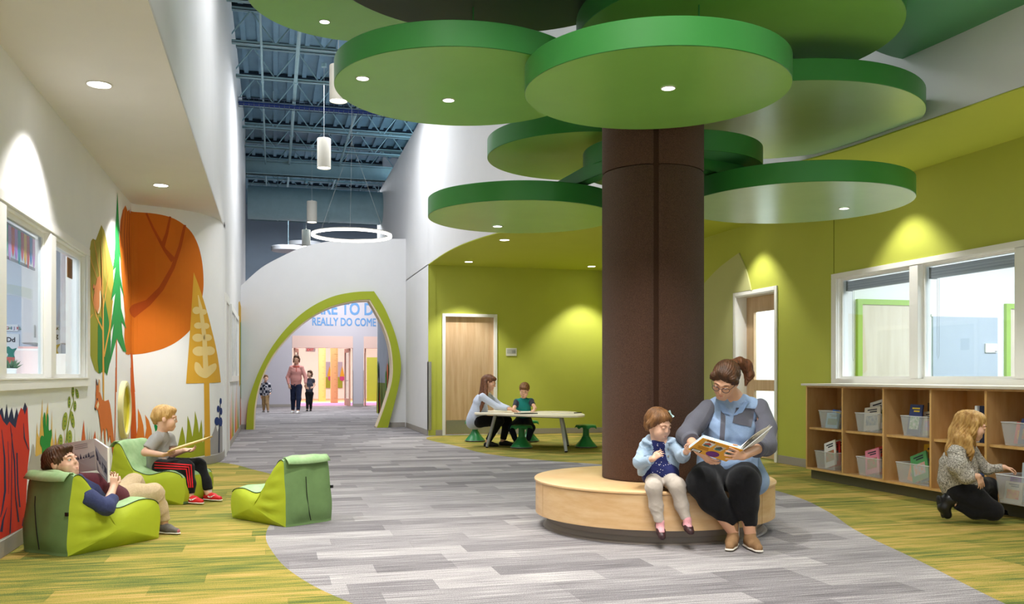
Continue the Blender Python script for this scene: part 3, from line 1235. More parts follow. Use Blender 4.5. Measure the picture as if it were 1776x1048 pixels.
lf.box((X2, ddy0 + .12, .01), (X2 + .045, ddy1 - .22, .30))
dl2 = lf.build('door_leaf', DOORWOOD, door_2)
part_box('pane', (X2 + .02, ddy0 + .12, 1.14), (X2 + .026, ddy1 - .22, 2.14), GLASS, dl2)
part_box('pane', (X2 + .02, ddy0 + .12, .30), (X2 + .026, ddy1 - .22, .98), GLASS, dl2)
mb = MB()
mb.tube((X2, ddy0 + .07, 1.06), (X2 - .05, ddy0 + .07, 1.06), .012)
mb.tube((X2 - .05, ddy0 + .07, 1.06), (X2 - .05, ddy0 + .18, 1.06), .01)
mb.build('lever_handle', DARKMETAL, dl2)
mb = MB()
mb.box((RX + .3, 12.9, 0), (9.5, 13.0, 3.3))
mb.box((RX + .3, 10.5, 3.2), (12.5, 13.0, 3.3))
mb.box((9.4, 10.5, 0), (9.5, 13.0, 3.3))
struct('wall_room_beyond', mb, mat('office_white', 'F0F1F4', .7))
area_light('room_light', (8.1, 11.7, 3.1), 1.5, 110, (.95, .97, 1))
# pale leaf panel around the door
lp = [onx(*p, RX) for p in [(1283.4, 439), (1295, 466), (1302, 492), (1304.6, 506)]]
lfp = [onx(*p, RX) for p in [(1219, 498), (1233, 481), (1250, 464), (1268, 450)]]
leafL = [(lfp[0].y + .55, 2.05), (lfp[0].y + .35, 2.35)] + [(p.y, p.z) for p in lfp]
leafR = [(p.y, p.z) for p in lp]
cv = catmull([(a, b, 0) for a, b in [(14.35, 0), (14.3, .9), (14.05, 1.7)] + leafL + leafR[:1]], 4, False)
cr = catmull([(a, b, 0) for a, b in leafR], 4, False)
poly = [(p.x, p.y) for p in cv] + [(p.x, p.y) for p in cr[1:]] + [(ddy1 - .53, ddz + .062), (ddy1 + .062, ddz + .062), (ddy1 + .062, 0)]
pan = curve_plate('wall_relief', [poly], mat('pale_olive', 'BFBF84', .6, .25), None, Matrix(((0, 0, -1, RX - .012), (1, 0, 0, 0), (0, 1, 0, 0), (0, 0, 0, 1))), .02)
tag(pan, 'pale olive leaf-shaped panel on the lime wall around the glazed door', 'wall panel')

# ---- hall left: door and window strip
mb = MB()
for a, b in [((14.0, 0), (14.12, 2.44)), ((15.05, 0), (15.17, 2.44)), ((14.12, 2.32), (15.05, 2.44))]:
    mb.box((-.70, a[0], a[1]), (-.675, b[0], b[1]))
door_3 = struct('door_3', mb, FWH)
part_box('door_leaf', (-.70, 14.12, .01), (-.69, 15.05, 2.32), mat('hall_door_white', 'D8D4D0', .5), door_3)
mb = MB()
for a, b in [((15.7, 1.1), (19.05, 1.2)), ((15.7, 2.3), (19.05, 2.4)), ((15.7, 1.2), (15.8, 2.3)), ((17.3, 1.2), (17.4, 2.3)), ((18.95, 1.2), (19.05, 2.3))]:
    mb.box((-.70, a[0], a[1]), (-.67, b[0], b[1]))
window_3 = struct('window_3', mb, FWH)
for y0, y1 in [(15.8, 17.3), (17.4, 18.95)]:
    part_box('pane', (-.70, y0, 1.2), (-.69, y1, 2.3), mat('hall_pane', 'CFD4D8', .1, .6), window_3)
    part_box('notice', (-.69, y0 + .15, 1.75), (-.686, y0 + .4, 2.0), mat('slate', '56606E', .6), window_3)


# ---- far hall doors
TANF = mat('peach_frame', 'C9A08C', .5)


def far_portal(x0, x1, n, leafs):
    mb_ = MB()
    mb_.box((x0, FY - .01, 2.34), (x1, FY + .5, 2.74))
    mb_.box((x0, FY - .01, 2.28), (x1, FY + .3, 2.34))
    dd = struct(n, mb_, mat('peach_header', 'DDBFB4', .6))
    for (hx, ang, wdt) in leafs:
        M = Matrix.Translation((hx, FY + .15, 0)) @ Matrix.Rotation(ang, 4, 'Z')
        b_ = MB()
        b_.box((0, -.022, .02), (.12, .022, 2.27), M)
        b_.box((wdt - .12, -.022, .02), (wdt, .022, 2.27), M)
        b_.box((.12, -.022, 2.12), (wdt - .12, .022, 2.27), M)
        b_.box((.12, -.022, .02), (wdt - .12, .022, .3), M)
        lf_ = b_.build('door_leaf', TANF, dd)
        g_ = MB()
        g_.box((.12, -.004, .3), (wdt - .12, .004, 2.12), M)
        g_.build('pane', GLASS, lf_)
        h_ = MB()
        h_.tube(M @ Vector((wdt - .08, -.07, 1.0)), M @ Vector((wdt - .25, -.07, 1.0)), .012)
        h_.tube(M @ Vector((wdt - .08, -.07, 1.0)), M @ Vector((wdt - .08, -.02, 1.0)), .012)
        h_.build('lever_handle', METAL, lf_)
    return dd


far_portal(.70, 3.0, 'door_4', [(.78, radians(80), 1.0), (2.9, radians(97), 1.0)])
far_portal(3.42, 5.2, 'door_5', [(3.5, radians(86), .9)])
mb = MB()
mb.box((3.40, FY - .02, .1), (3.425, FY - .002, 1.4))
mb.box((2.99, FY - .02, .1), (3.01, FY - .002, 1.4))
mb.build('corner_guard', METAL, wall_far)
# play room beyond
mb = MB()
mb.box((-3, 48, 0), (9, 48.2, 4.5))
mb.box((-3.1, FY + .2, 0), (-3, 48, 4.5))
mb.box((9, FY + .2, 0), (9.1, 48, 4.5))
mb.box((-3, FY + .2, 4.5), (9, 48, 4.6))
pw = struct('wall_play_room', mb, mat('play_white', 'F8F6F4', .7))
mb = MB()
mb.box((-3, 35.7, -.02), (9, 48, -.006))
pf = struct('floor_play_room', mb, mat('pink_rubber', 'DA86B2', .7))
for y0, y1, c in [(38.6, 39.6, 'E88CC0'), (40.6, 41.7, 'A8C4E0'), (41.7, 43.6, 'F2D98A'), (43.6, 48, 'E2B48E')]:
    part_box('colour_band', (-2.9, y0, -.006), (8.9, y1, -.001), mat('band_' + c, c, .7), pf)
YC = mat('ruler_yellow', 'D6BE7A', .6)
for k, (xp, yd) in enumerate([(559, 43.0), (580, 40.6)]):
    p = ony(xp, 600, yd)
    r = thing('ruler_column', (p.x, yd, 0), 'yellow column marked like a ruler, ' + ('left one beyond the far doors' if k == 0 else 'right one beyond the far doors'), 'column', 'ruler columns in the far play room')
    w_ = 5.8 * yd / FOC
    part_box('shaft', (p.x - w_, yd, 0), (p.x + w_, yd + .4, 4.45), YC, r)
    mb = MB()
    for i in range(60):
        l_ = .16 if i % 4 == 0 else .08
        mb.box((p.x + w_ - l_, yd - .006, .2 + i * .07), (p.x + w_, yd - .001, .208 + i * .07))
    o = mb.build('tick_mark', mat('tick_brown', '9A7A3A', .6), r)
    o['kind'] = 'stuff'
for k, (xa, xb) in enumerate([(564, 576), (586, 594)]):
    a = ony(xa, 628, 47.9)
    b = ony(xb, 673, 47.9)
    r = thing('wall_picture', ((a.x + b.x) / 2, 47.95, 1.3), ('wide' if k == 0 else 'narrow') + ' forest mural picture on the back wall of the far play room', 'picture')
    part_box('sheet', (a.x, 47.93, b.z), (b.x, 47.99, a.z), mat('lilac_sheet', 'B8B4CE', .7), r)
    part_box('hill', (a.x, 47.91, b.z), (b.x, 47.93, b.z + (a.z - b.z) * .42), mat('hill_green', '9BA63A', .7), r)
    mb = MB()
    mb.slab([(a.x + .1, 47.9, b.z + .6), (a.x + .35, 47.9, b.z + .6), (a.x + .22, 47.9, b.z + 1.15)], (0, -.01, 0))
    mb.build('painted_tree', mat('tree_gold', 'D8A93A', .7), r)
    mb = MB()
    mb.ball(((a.x + b.x) / 2 + .1, 47.9, b.z + .5), .14, 8, (1, .1, 1))
    mb.build('painted_flower', mat('flower_pink', 'C04A8A', .7), r)
a = ony(636, 620, 43)
part_o = part_box('lime_door', (a.x, 42.9, 0), (a.x + .5, 43, a.z), mat('lime_door_paint', '98A23A', .6))
tag(part_o, 'lime green door panel standing open in the far play room', 'door')
# exit sign
es = thing('exit_sign', (1.35, FY + 1.2, 2.3), 'small white EXIT sign with red letters hung beyond the far doors', 'exit sign')
part_box('housing', (1.25, FY + 1.2, 2.16), (1.62, FY + 1.25, 2.33), FWH, es)
text_mesh('exit_letters', 'EXIT', .13, mat('exit_red', 'D03A30', .6, emit=.5), es, (1.29, FY + 1.198, 2.195), (1, 0, 0), (0, 0, 1), bold=.003)
part_box('stem', (1.43, FY + 1.22, 2.33), (1.45, FY + 1.24, 4.4), FWH, es)

# ================================================================== LUMINAIRES
LENS = mat('lamp_lens', 'FFFFFF', .5, emit=9)
LENSW = mat('lamp_lens_warm', 'FFF4E0', .5, emit=9)
TRIM = mat('lamp_trim', 'D8D4CC', .4)


def spot(parent, loc, power, angle, blend=.6, color=(1, .98, .95), target=None, rad=.04):
    l = bpy.data.lights.new('lamp', 'SPOT')
    l.energy = power
    l.spot_size = radians(angle)
    l.spot_blend = blend
    l.color = color
    l.shadow_soft_size = rad
    o = bpy.data.objects.new('lamp', l)
    COL.objects.link(o)
    M = Matrix.Translation(Vector(loc))
    if target is not None:
        dr = (Vector(target) - Vector(loc)).normalized()
        M = M @ dr.to_track_quat('-Z', 'Y').to_matrix().to_4x4()
    if parent is not None:
        o.parent = parent
        M = wmat(parent).inverted() @ M
    o.location = M.to_translation()
    o.rotation_euler = M.to_euler()
    return o


def downlight(x, y, z, label, power=90, angle=75, r=.065, target=None, parent=None, blend=.5, color=(1, .98, .95)):
    if parent is None:
        t = thing('downlight', (x, y, z), label, 'downlight', 'recessed downlights')
    else:
        t = parent
    mb_ = MB()
    mb_.lathe([(r * 1.12, -.001), (r * 1.12, -.007), (r * .98, -.008), (r * .95, -.001)], (x, y, z), 28, cap0=False, cap1=False)
    tr = mb_.build('trim_ring' if parent is None else 'downlight', TRIM, t, smooth=True)
    mb_ = MB()
    mb_.lathe([(r * .95, -.004), (r * .01, -.0045)], (x, y, z), 24, cap0=False, cap1=True)
    mb_.build('lens', LENS, t if parent is None else tr)
    if power:
        spot(t, (x, y, z - .03), power, angle, blend, color, target)
    return t


# left soffit
LBL = 'round downlight in the white soffit at left, '
p = onz(172, 146, ZS)
downlight(p.x, p.y, ZS, LBL + 'the larger one nearer the viewer', 160, 105, r=.085)
p = onz(279, 321, ZS)
downlight(p.x, p.y, ZS, LBL + 'the smaller one near the orange painted tree', 200, 105, r=.08)
# wall washers close to the left wall (outside the frame nearer the viewer)
p = onz(875, 416, ZR)
downlight(p.x, p.y, ZR, 'round downlight in the lime ceiling nearest the lowest left green disc', 120, 95, r=.08)
p = onz(813, 454, ZR)
downlight(p.x, p.y, ZR, 'round downlight in the lime ceiling above the wooden door', 170, 88, r=.08)
p = onz(1026, 462, ZR)
downlight(p.x, p.y, ZR, 'round downlight in the lime ceiling just left of the brown trunk', 170, 88, r=.08)

# wall washers in the lime ceiling along the right wall (mostly hidden by the canopy discs)
for k, (x_, y_) in enumerate([(6.28, 11.45), (6.28, 8.35), (6.28, 5.4)]):
    downlight(x_, y_, ZR, 'round downlight in the lime ceiling close to the right wall, ' + ['above the glazed door', 'above the first window pane', 'nearest the viewer'][k], 85, 92, r=.07, blend=.55)

# pendants (white cylinders on cords)
PEND = [(562, 292, 16.7, .55), (541, 386, 22.6, .53), (587, 176, 12.6, .50), (531, 428, 26.8, .5)]
PL = ['second of the white cylinder pendants from the viewer, in the middle of the hall', 'third of the white cylinder pendants from the viewer, left above the ring light',
      'nearest white cylinder pendant, half hidden by a green disc', 'farthest white cylinder pendant, behind the ring light']
for (px, py, Z_, L_), lb in zip(PEND, PL):
    p = J(px, py, Z_)
    t = thing('cylinder_pendant', p, lb, 'pendant light', 'white cylinder pendants of the hall')
    r = .125
    mb = MB()
    mb.lathe([(r * .9, .01), (r * .98, 0), (r, .006), (r, L_ - .01), (r * .97, L_), (.02, L_ + .001), (.02, L_ + .03), (.004, L_ + .031)], p, 36, cap0=False)
    mb.build('shade', mat('pendant_white', 'E6E0D2', .5), t, smooth=True)
    mb = MB()
    mb.lathe([(r * .9, .01), (.01, .012)], p, 28, cap0=False)
    mb.build('lens', LENSW, t)
    mb = MB()
    mb.tube(p + Vector((0, 0, L_ + .03)), Vector((p.x, p.y, 7.0)), .004, n=5)
    mb.build('cord', mat('cord_light', 'B9BEC0', .5), t)
    mb = MB()
    mb.tube(Vector((p.x, p.y, 6.93)), Vector((p.x, p.y, 7.0)), .05, n=16)
    mb.build('ceiling_canopy', STEEL_BLUE, t)
    spot(t, (p.x, p.y, p.z - .02), 170, 110, .8, (1, .97, .93), rad=.1)
# ring light
p0 = camw(-1.142 * 2.4, 6.412 * 2.4, 3.6)
rr_ = .275 * 2.4
t = thing('ring_pendant', p0, 'glowing white ring pendant hanging in front of the leaf arch wall', 'pendant light')
mb = MB()
prof = [(rr_ - .02, -.018), (rr_ + .02, -.018), (rr_ + .022, 0), (rr_ + .02, .018), (rr_ - .02, .018), (rr_ - .022, 0)]
mb.lathe(prof + prof[:1], p0, 72, cap0=False, cap1=False)
mb.build('light_ring', mat('ring_glow', 'FFF6EE', .5, emit=5), t, smooth=True)
mb = MB()
mb.lathe([(rr_ - .018, .019), (rr_ + .018, .019), (rr_ + .018, .034), (rr_ - .018, .034), (rr_ - .018, .019)], p0, 72, cap0=False, cap1=False)
mb.build('housing', FWH, t)
for k in range(3):
    a = 2 * pi * k / 3 + .4
    e = p0 + Vector((cos(a) * rr_, sin(a) * rr_, .04))
    mb = MB()
    mb.tube(e, p0 + Vector((0, 0, 1.6)), .003, n=4)
    mb.build('cable', mat('cord_light', 'B9BEC0', .5), t)
mb = MB()
mb.tube(p0 + Vector((0, 0, 1.6)), (p0.x, p0.y, 7.0), .004, n=5)
mb.build('cord', mat('cord_light', 'B9BEC0', .5), t)

# white cloud discs far back
for k, (px, py, Z_, r) in enumerate([(500, 436, 30, .55), (528, 428, 32, .6)]):
    p = J(px, py, Z_)
    t = thing('cloud_disc', p, 'white suspended ceiling disc far beyond the arch wall, ' + ('left one' if k == 0 else 'right one'), 'ceiling disc', 'white ceiling discs beyond the arch')
    mb = MB()
    mb.lathe([(r - .01, 0), (r, .01), (r, .14), (r - .01, .15)], p, 40)
    mb.build('disc', mat('cloud_grey', 'C2C4C8', .7), t, smooth=True)
    mb = MB()
    mb.tube(p + Vector((0, 0, .15)), (p.x, p.y, ZT), .006, n=5)
    mb.build('hanger_rod', STEEL_BLUE, t)

# ================================================================== TREE
RIM = mat('canopy_rim_green', '37853A', .36, .45, noise=.06, nscale=2, bump=.02, bscale=60)
UND = mat('canopy_underside_green', '84BC5A', .27, .5, noise=.05, nscale=2, bump=.02, bscale=60)
RIM_D = mat('canopy_rim_dark_green', '2E7B36', .38, .4, noise=.06, nscale=2)
UND_T = mat('canopy_underside_sheen_green', 'A3CA9C', .25, .55, noise=.05, nscale=2, bump=.02, bscale=60)  # reflected sheen put into a paler base colour
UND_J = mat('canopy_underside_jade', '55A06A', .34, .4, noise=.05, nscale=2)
UND_K = mat('canopy_underside_painted_shade', '2A3A14', .5, .3, noise=.1, nscale=2)  # dark olive colour stands in for the shade under the unlit top disc
TH = .17
DISCS = [
    ('d1', camw(.509 * 1.85, 3.187 * 1.85, 1.2 + 1.85), .464 * 1.85, RIM, UND, 'large green canopy disc in front of the trunk with one lamp at its centre', [(1159, 152)]),
    ('d2', camw(-.183 * 2.08, 3.164 * 2.08, 1.2 + 2.08), .435 * 2.08, RIM, UND, 'green canopy disc with two lamps left of the front disc', [(629, 135), (778, 173)]),
    ('d3', camw(.066 * 1.49, 5.715 * 1.49, 1.2 + 1.49), .598 * 1.49, RIM, UND, 'lowest green canopy disc left of the trunk, one lamp, over the far table', [(863, 392)]),
    ('dr', camw(1.661 * 1.52, 5.267 * 1.52, 1.2 + 1.52), .645 * 1.52, RIM, UND_T, 'lowest green canopy disc right of the trunk, pale underside with one lamp', [(1464, 361)]),
    ('B', camw(1.041 * 2.26, 3.601 * 2.26, 1.2 + 2.26), .561 * 2.26, RIM, UND_T, 'green canopy disc with pale sheen right of the trunk, middle height', []),
    ('C', camw(.661 * 2.62, 2.673 * 2.62, 1.2 + 2.62), .469 * 2.62, RIM, UND, 'high green canopy disc above and behind the front disc', []),
    ('D', camw(-.419 * 3.1, 2.41 * 3.1, 1.2 + 3.1), .285 * 3.1, RIM, UND, 'highest green canopy disc at the upper left with one lamp', [(563, 37)]),
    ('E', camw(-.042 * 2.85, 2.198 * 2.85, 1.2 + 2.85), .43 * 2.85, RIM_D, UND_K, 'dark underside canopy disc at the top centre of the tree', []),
    ('F', camw(.35 * 2.07, 4.144 * 2.07, 1.2 + 2.07), .464 * 2.07, RIM, UND, 'green canopy disc tucked left behind the top of the trunk', []),
    ('G', camw(1.41, 7.95, 1.2 + 1.8), .78, RIM_D, UND_J, 'small dark green canopy disc behind the trunk', []),
    ('H', camw(1.42 * 2.86, 2.42 * 2.86, 1.2 + 2.86), .46 * 2.86, RIM_D, UND_J, 'jade green canopy disc at the upper right corner', []),
]
for key, c, r, rm, um, lb, lamps in DISCS:
    t = thing('canopy_disc', c, lb, 'canopy disc', 'round green discs of the tree canopy')
    mb = MB()
    mb.lathe([(r - .004, .001), (r, .004), (r, TH - .004), (r - .004, TH)], c, 96, cap0=False, cap1=True)
    mb.build('rim', rm, t, smooth=True)
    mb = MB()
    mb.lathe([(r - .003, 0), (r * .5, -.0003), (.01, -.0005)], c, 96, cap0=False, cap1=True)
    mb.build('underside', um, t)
    for (px, py) in lamps:
        q = onz(px, py, c.z)
        downlight(q.x, q.y, c.z, '', 120 if key in ('d1', 'd2') else 55, 100, r=.042 if key != 'd3' else .045, parent=t, blend=.8)
    # hangers: to the disc above where one overlaps, otherwise to the deck
    POST = {'d1': (1.32, 6.35, 3.82), 'd2': (-.30, 6.95, 4.05), 'B': (2.1, 7.7, 3.82), 'F': (1.38, 8.08, 3.82), 'C': (1.9, 7.3, ZT), 'E': (-.1, 6.7, ZT), 'D': (-1.1, 7.6, ZT), 'H': (4.3, 7.3, ZT)}
    if key in POST:
        X_, Z_, zt = POST[key]
        q = camw(X_, Z_, 0)
        for k in range(2 if zt == ZT else 1):
            mb = MB()
            mb.tube((q.x + .12 * k, q.y, c.z + TH), (q.x + .12 * k, q.y, zt), .006, n=6)
            mb.build('hanger_rod', RIM_D, t)

# trunk: carpet-clad half rounds with a recessed joint
TC = camw(1.135, 7.24, 0)
SEAT = .385
trunk = thing('tree_trunk', (TC.x, TC.y, SEAT), 'thick brown carpet-clad column forming the tree trunk on the round bench', 'tree trunk')
BARK = mat('bark_carpet', '62473A', .95, .1, noise=.3, nscale=160, color2='442F24', bump=.7, bscale=260, sheen=.15)
BARK2 = mat('bark_carpet_shadow_joint', '402C21', .95, .1, noise=.3, nscale=160)
base_a = atan2(-(TC.y), -TC.x)      # direction from the trunk to the viewer
cuts = [base_a + radians(d) for d in (3, 95, 178, 265, 363)]
for i in range(4):
    for (z0, z1, nm) in [(SEAT + .001, 2.812, 'trunk_panel'), (2.818, 3.81, 'trunk_panel')]:
        a0 = cuts[i] + radians(2.0)
        a1 = cuts[i + 1] - radians(2.0)
        n = 22
        R = .402 if i != 3 else .408
        P = []
        F = []
        for z in (z0, z0 + .01, z1 - .01, z1):
            rr2 = R - (.006 if z in (z0, z1) else 0)
            for k in range(n + 1):
                t_ = a0 + (a1 - a0) * k / n
                e = min(k, n - k)
                q = rr2 - (.026 if e == 0 else .005 if e == 1 else 0)
                P.append((TC.x + q * cos(t_), TC.y + q * sin(t_), z))
        for j in range(3):
            for k in range(n):
                F.append((j * (n + 1) + k, j * (n + 1) + k + 1, (j + 1) * (n + 1) + k + 1, (j + 1) * (n + 1) + k))
        mb = MB()
        mb.add(P, F)
        mb.build(nm, BARK, trunk, smooth=True, angle=50)
mb = MB()
mb.lathe([(.384, 0), (.384, 3.42)], (TC.x, TC.y, SEAT), 48, cap0=False, cap1=True)
mb.build('trunk_core', BARK2, trunk, smooth=True)
# branch arms (dark green channels from trunk to discs)
for (a, b, z) in [(camw(.95, 7.35, 0), camw(.42, 8.2, 0), 2.86 + .1), (camw(1.4, 7.4, 0), camw(2.2, 7.9, 0), 2.89 + .08)]:
    d = (b - a).normalized()
    w = Vector((-d.y, d.x, 0)) * .06
    mb = MB()
    for s_ in (-1, 1):
        mb.slab([a + w * s_ + UP * (z - .05), b + w * s_ + UP * (z - .10), b + w * s_ + UP * (z - .02), a + w * s_ + UP * (z + .12)], w * (-.15 * s_))
    mb.slab([a - w + UP * (z - .05), a + w + UP * (z - .05), b + w + UP * (z - .10), b - w + UP * (z - .10)], (0, 0, .008))
    mb.build('branch_arm', RIM_D, trunk)

# round bench
bench = thing('round_bench', (TC.x, TC.y, 0), 'round maple bench with dark grey plinth encircling the brown trunk', 'bench')
BR = .945
mb = MB()
mb.lathe([(.41, -.022), (BR + .004, -.022), (BR + .01, -.016), (BR + .01, -.005), (BR + .004, 0), (.41, 0)], (TC.x, TC.y, SEAT), 96, cap0=False, cap1=False)
mb.build('seat_top', MAPLE_H, bench, smooth=True, angle=40)
for k in range(3):
    a0 = base_a + radians(-63 + 120 * k + .2)
    a1 = base_a + radians(57 + 120 * k - .2)
    n = 40
    P = []
    F = []
    for rr2, z in ((BR - .02, .112), (BR, .112), (BR, SEAT - .024), (BR - .02, SEAT - .024)):
        for j in range(n + 1):
            t_ = a0 + (a1 - a0) * j / n
            P.append((TC.x + rr2 * cos(t_), TC.y + rr2 * sin(t_), z))
    for q in range(4):
        for j in range(n):
            F.append((q * (n + 1) + j, q * (n + 1) + j + 1, ((q + 1) % 4) * (n + 1) + j + 1, ((q + 1) % 4) * (n + 1) + j))
    F.append((0, n + 1, 2 * (n + 1), 3 * (n + 1)))
    F.append((n, 2 * n + 1, 3 * n + 2, 4 * n + 3))
    mb = MB()
    mb.add(P, F)
    mb.build('side_panel', mat('bench_side_maple', 'DEBB8D', .38, .4, nscale=4, color2='D2A876', stretch=(1, 1, 5)), bench, smooth=True, angle=40)
mb = MB()
mb.lathe([(.86, 0), (.845, .012), (.845, .112), (.5, .112)], (TC.x, TC.y, 0), 96, cap0=False, cap1=False)
mb.build('plinth', mat('plinth_grey', '94887F', .5, .3), bench, smooth=True, angle=40)
mb = MB()
mb.lathe([(.885, .001), (.882, .006), (.86, .016), (.85, .05)], (TC.x, TC.y, 0), 96, cap0=False, cap1=False)
mb.build('plinth_cove', mat('cove_grey', '857B74', .45, .4), bench, smooth=True)

# ================================================================== MURAL (flat paint on the walls)
def paint_mat(c):
    return mat('mural_paint_' + c, c, .75, .15, noise=.05, nscale=2)


MCOUNT = [0]


def mural(name, pts, col, layer, tf=None, curved=0):
    MCOUNT[0] += 1
    if tf == 'B':
        pts = [(x / 3.081 + 140, y / 3.081 + 340) for x, y in pts]
    elif tf == 'C':
        pts = [(x / 4.674 + 40, y / 4.674 + 640) for x, y in pts]
    elif tf == 'A':
        pts = [(x / 3.5, 680 + y / 3.5) for x, y in pts]
    if curved:
        pts = [(p.x, p.y) for p in catmull([(x, y, 0) for x, y in pts], curved)]
    sz = []
    for x, y in pts:
        h = wallhit(x, y)
        if h is None:
            continue
        sz.append((h[0], max(.115, min(h[1], ZS - .01))))
    if len(sz) < 3:
        return None
    bm = bmesh.new()
    vs = [bm.verts.new((s, z, 0)) for s, z in sz]
    f = bm.faces.new(vs)
    bmesh.ops.triangulate(bm, faces=[f])
    smin = min(s for s, z in sz)
    smax = max(s for s, z in sz)
    for s in WS:
        if smin < s < smax:
            bmesh.ops.bisect_plane(bm, geom=bm.verts[:] + bm.edges[:] + bm.faces[:], plane_co=(s, 0, 0), plane_no=(1, 0, 0))
    for v in bm.verts:
        s, z = v.co.x, v.co.y
        x, y = path_point(s, .0006 + .0008 * layer + .00013 * (MCOUNT[0] % 6))
        v.co = (x, y, z)
    sm = (smin + smax) / 2
    me = bpy.data.meshes.new(name)
    bmesh.ops.recalc_face_normals(bm, faces=bm.faces[:])
    bm.to_mesh(me)
    bm.free()
    me.materials.append(paint_mat(col))
    o = bpy.data.objects.new(name, me)
    COL.objects.link(o)
    o.parent = wall_left if sm < WS[3] else (wall_mural if sm < WS[-2] else wall_hall_left)
    return o


def stroke(name, pts, w, col, layer, tf=None):
    """tapered painted line; pts in pixels, w list of half widths in the same units"""
    n = len(pts)
    if not isinstance(w, (list, tuple)):
        w = [w] * n
    L_, R_ = [], []
    for i in range(n):
        a = pts[max(0, i - 1)]
        b = pts[min(n - 1, i + 1)]
        l = math.hypot(b[0] - a[0], b[1] - a[1]) or 1
        nx, ny = -(b[1] - a[1]) / l, (b[0] - a[0]) / l
        L_.append((pts[i][0] + nx * w[i], pts[i][1] + ny * w[i]))
        R_.append((pts[i][0] - nx * w[i], pts[i][1] - ny * w[i]))
    return mural(name, L_ + R_[::-1], col, layer, tf)


# left: olive tree
mural('painted_olive_tree', [(45, 300), (55, 240), (65, 228), (80, 236), (95, 195), (110, 155), (125, 185), (150, 290), (172, 380), (175, 470), (168, 600), (160, 760), (150, 880), (138, 950), (120, 940), (95, 950), (75, 930), (55, 870), (45, 830)], 'A79A35', 0, 'B')
mural('painted_olive_shade', [(45, 660), (70, 640), (92, 640), (95, 950), (75, 930), (55, 870), (45, 830)], '9A9A2C', 1, 'B')
mural('painted_olive_light', [(112, 165), (125, 185), (150, 290), (172, 380), (175, 470), (160, 520), (140, 470), (122, 420)], 'BFB04C', 1, 'B')
mural('painted_lobe', [(95, 945), (89, 880), (90, 700), (100, 640), (113, 660), (114, 930), (104, 950)], '2F7F3A', 2, 'B')
mural('painted_lobe', [(118, 560), (122, 520), (130, 560), (148, 660), (160, 780), (155, 890), (140, 958), (127, 940), (120, 800)], '2F7F3A', 2, 'B')
for pts, w in [([(120, 1048), (119, 850), (118, 700), (118, 560), (112, 350), (104, 230)], [4, 4, 4, 3, 2, 1]), ([(118, 720), (80, 640), (55, 520), (47, 400)], [4, 3, 2, 1]), ([(118, 600), (140, 470), (152, 380)], [3, 2, 1]),
               ([(122, 860), (150, 720), (170, 560)], [4, 3, 1]), ([(84, 440), (58, 360), (47, 310)], [2, 2, 1]), ([(118, 560), (100, 430), (80, 300), (70, 240)], [2, 2, 2, 1]), ([(47, 655), (62, 632)], [2, 2]), ([(140, 420), (130, 300), (118, 210)], [2, 1, 1])]:
    stroke('painted_branch', pts, w, 'E3A84A', 3, 'B')
mural('painted_squirrel', [(62, 490), (68, 470), (76, 480), (85, 440), (96, 430), (106, 440), (108, 480), (102, 540), (104, 600), (92, 632), (80, 610), (70, 590), (66, 540), (72, 510)], 'DD8A4E', 4, 'B', 3)
mural('painted_belly', [(98, 520), (103, 505), (106, 540), (104, 590), (95, 628), (88, 625), (97, 590)], 'F3E2C0', 5, 'B', 2)
mural('painted_eye', [(66, 494), (70, 490), (71, 500), (67, 503)], '6B2A18', 5, 'B')
# orange tree left side of the corner
mural('painted_orange_tree', [(238, 50), (225, 75), (212, 130), (206, 220), (210, 320), (222, 480), (236, 640), (232, 760), (240, 845), (255, 850), (266, 845), (266, 95), (258, 72), (250, 82)], 'D9741F', 1, 'B')
for pts in [[(225, 75), (216, 160), (212, 300)], [(240, 60), (232, 200), (238, 420)], [(250, 85), (245, 220), (256, 520)], [(260, 82), (257, 200), (262, 420)]]:
    stroke('painted_shade_line', pts, [1, 3, 1], 'B2521A', 2, 'B')
# pine
mural('painted_pine', [(195, -20), (199, 60), (203, 150), (208, 205), (201, 185), (206, 260), (216, 360), (204, 310), (208, 420), (232, 545), (209, 480), (214, 600), (243, 715), (216, 670), (222, 740), (243, 835), (225, 830), (192, 760),
                       (175, 820), (155, 895), (162, 800), (176, 680), (158, 730), (168, 640), (184, 520), (160, 560), (172, 480), (186, 380), (170, 400), (180, 330), (184, 250), (182, 200), (188, 120), (192, 40)], '2A9048', 3, 'B')
stroke('painted_trunk', [(190, 740), (189, 1048)], 3, 'CF6A34', 2, 'B')
stroke('painted_trunk', [(752 - 0, -10), (742, 600)], 4, 'CF6A34', 2, 'C')
stroke('painted_trunk', [(651, -10), (651, 260)], 5, 'D9A545', 2, 'C')
# orange tree on the curved wall
mural('painted_orange_crown', [(267, 72), (267, 72), (278, 84), (400, 95), (500, 122), (580, 180), (625, 258), (648, 350), (656, 450), (651, 530), (630, 630), (590, 710), (520, 775), (440, 816), (350, 840), (290, 847), (267, 848), (267, 848), (267, 600), (267, 300)], 'D2701F', 1, 'B', 4)
stroke('painted_limb', [(272, 630), (360, 570), (430, 495), (490, 385), (530, 270), (556, 155)], [26, 18, 14, 11, 9, 7], 'B5501B', 2, 'B')
stroke('painted_limb', [(495, 345), (450, 290), (430, 255), (385, 170), (350, 92)], [16, 9, 8, 6, 5], 'B5501B', 2, 'B')
stroke('painted_limb', [(438, 265), (460, 200), (478, 110)], [12, 8, 5], 'B5501B', 2, 'B')
mural('painted_trunk_orange', [(267, 840), (276, 840), (290, 1048), (267, 1048)], 'CC5F28', 2, 'B')
mural('painted_trunk_orange', [(870, -10), (888, -10), (906, 200), (922, 560), (900, 760), (872, 800)], 'CC5F28', 2, 'C')
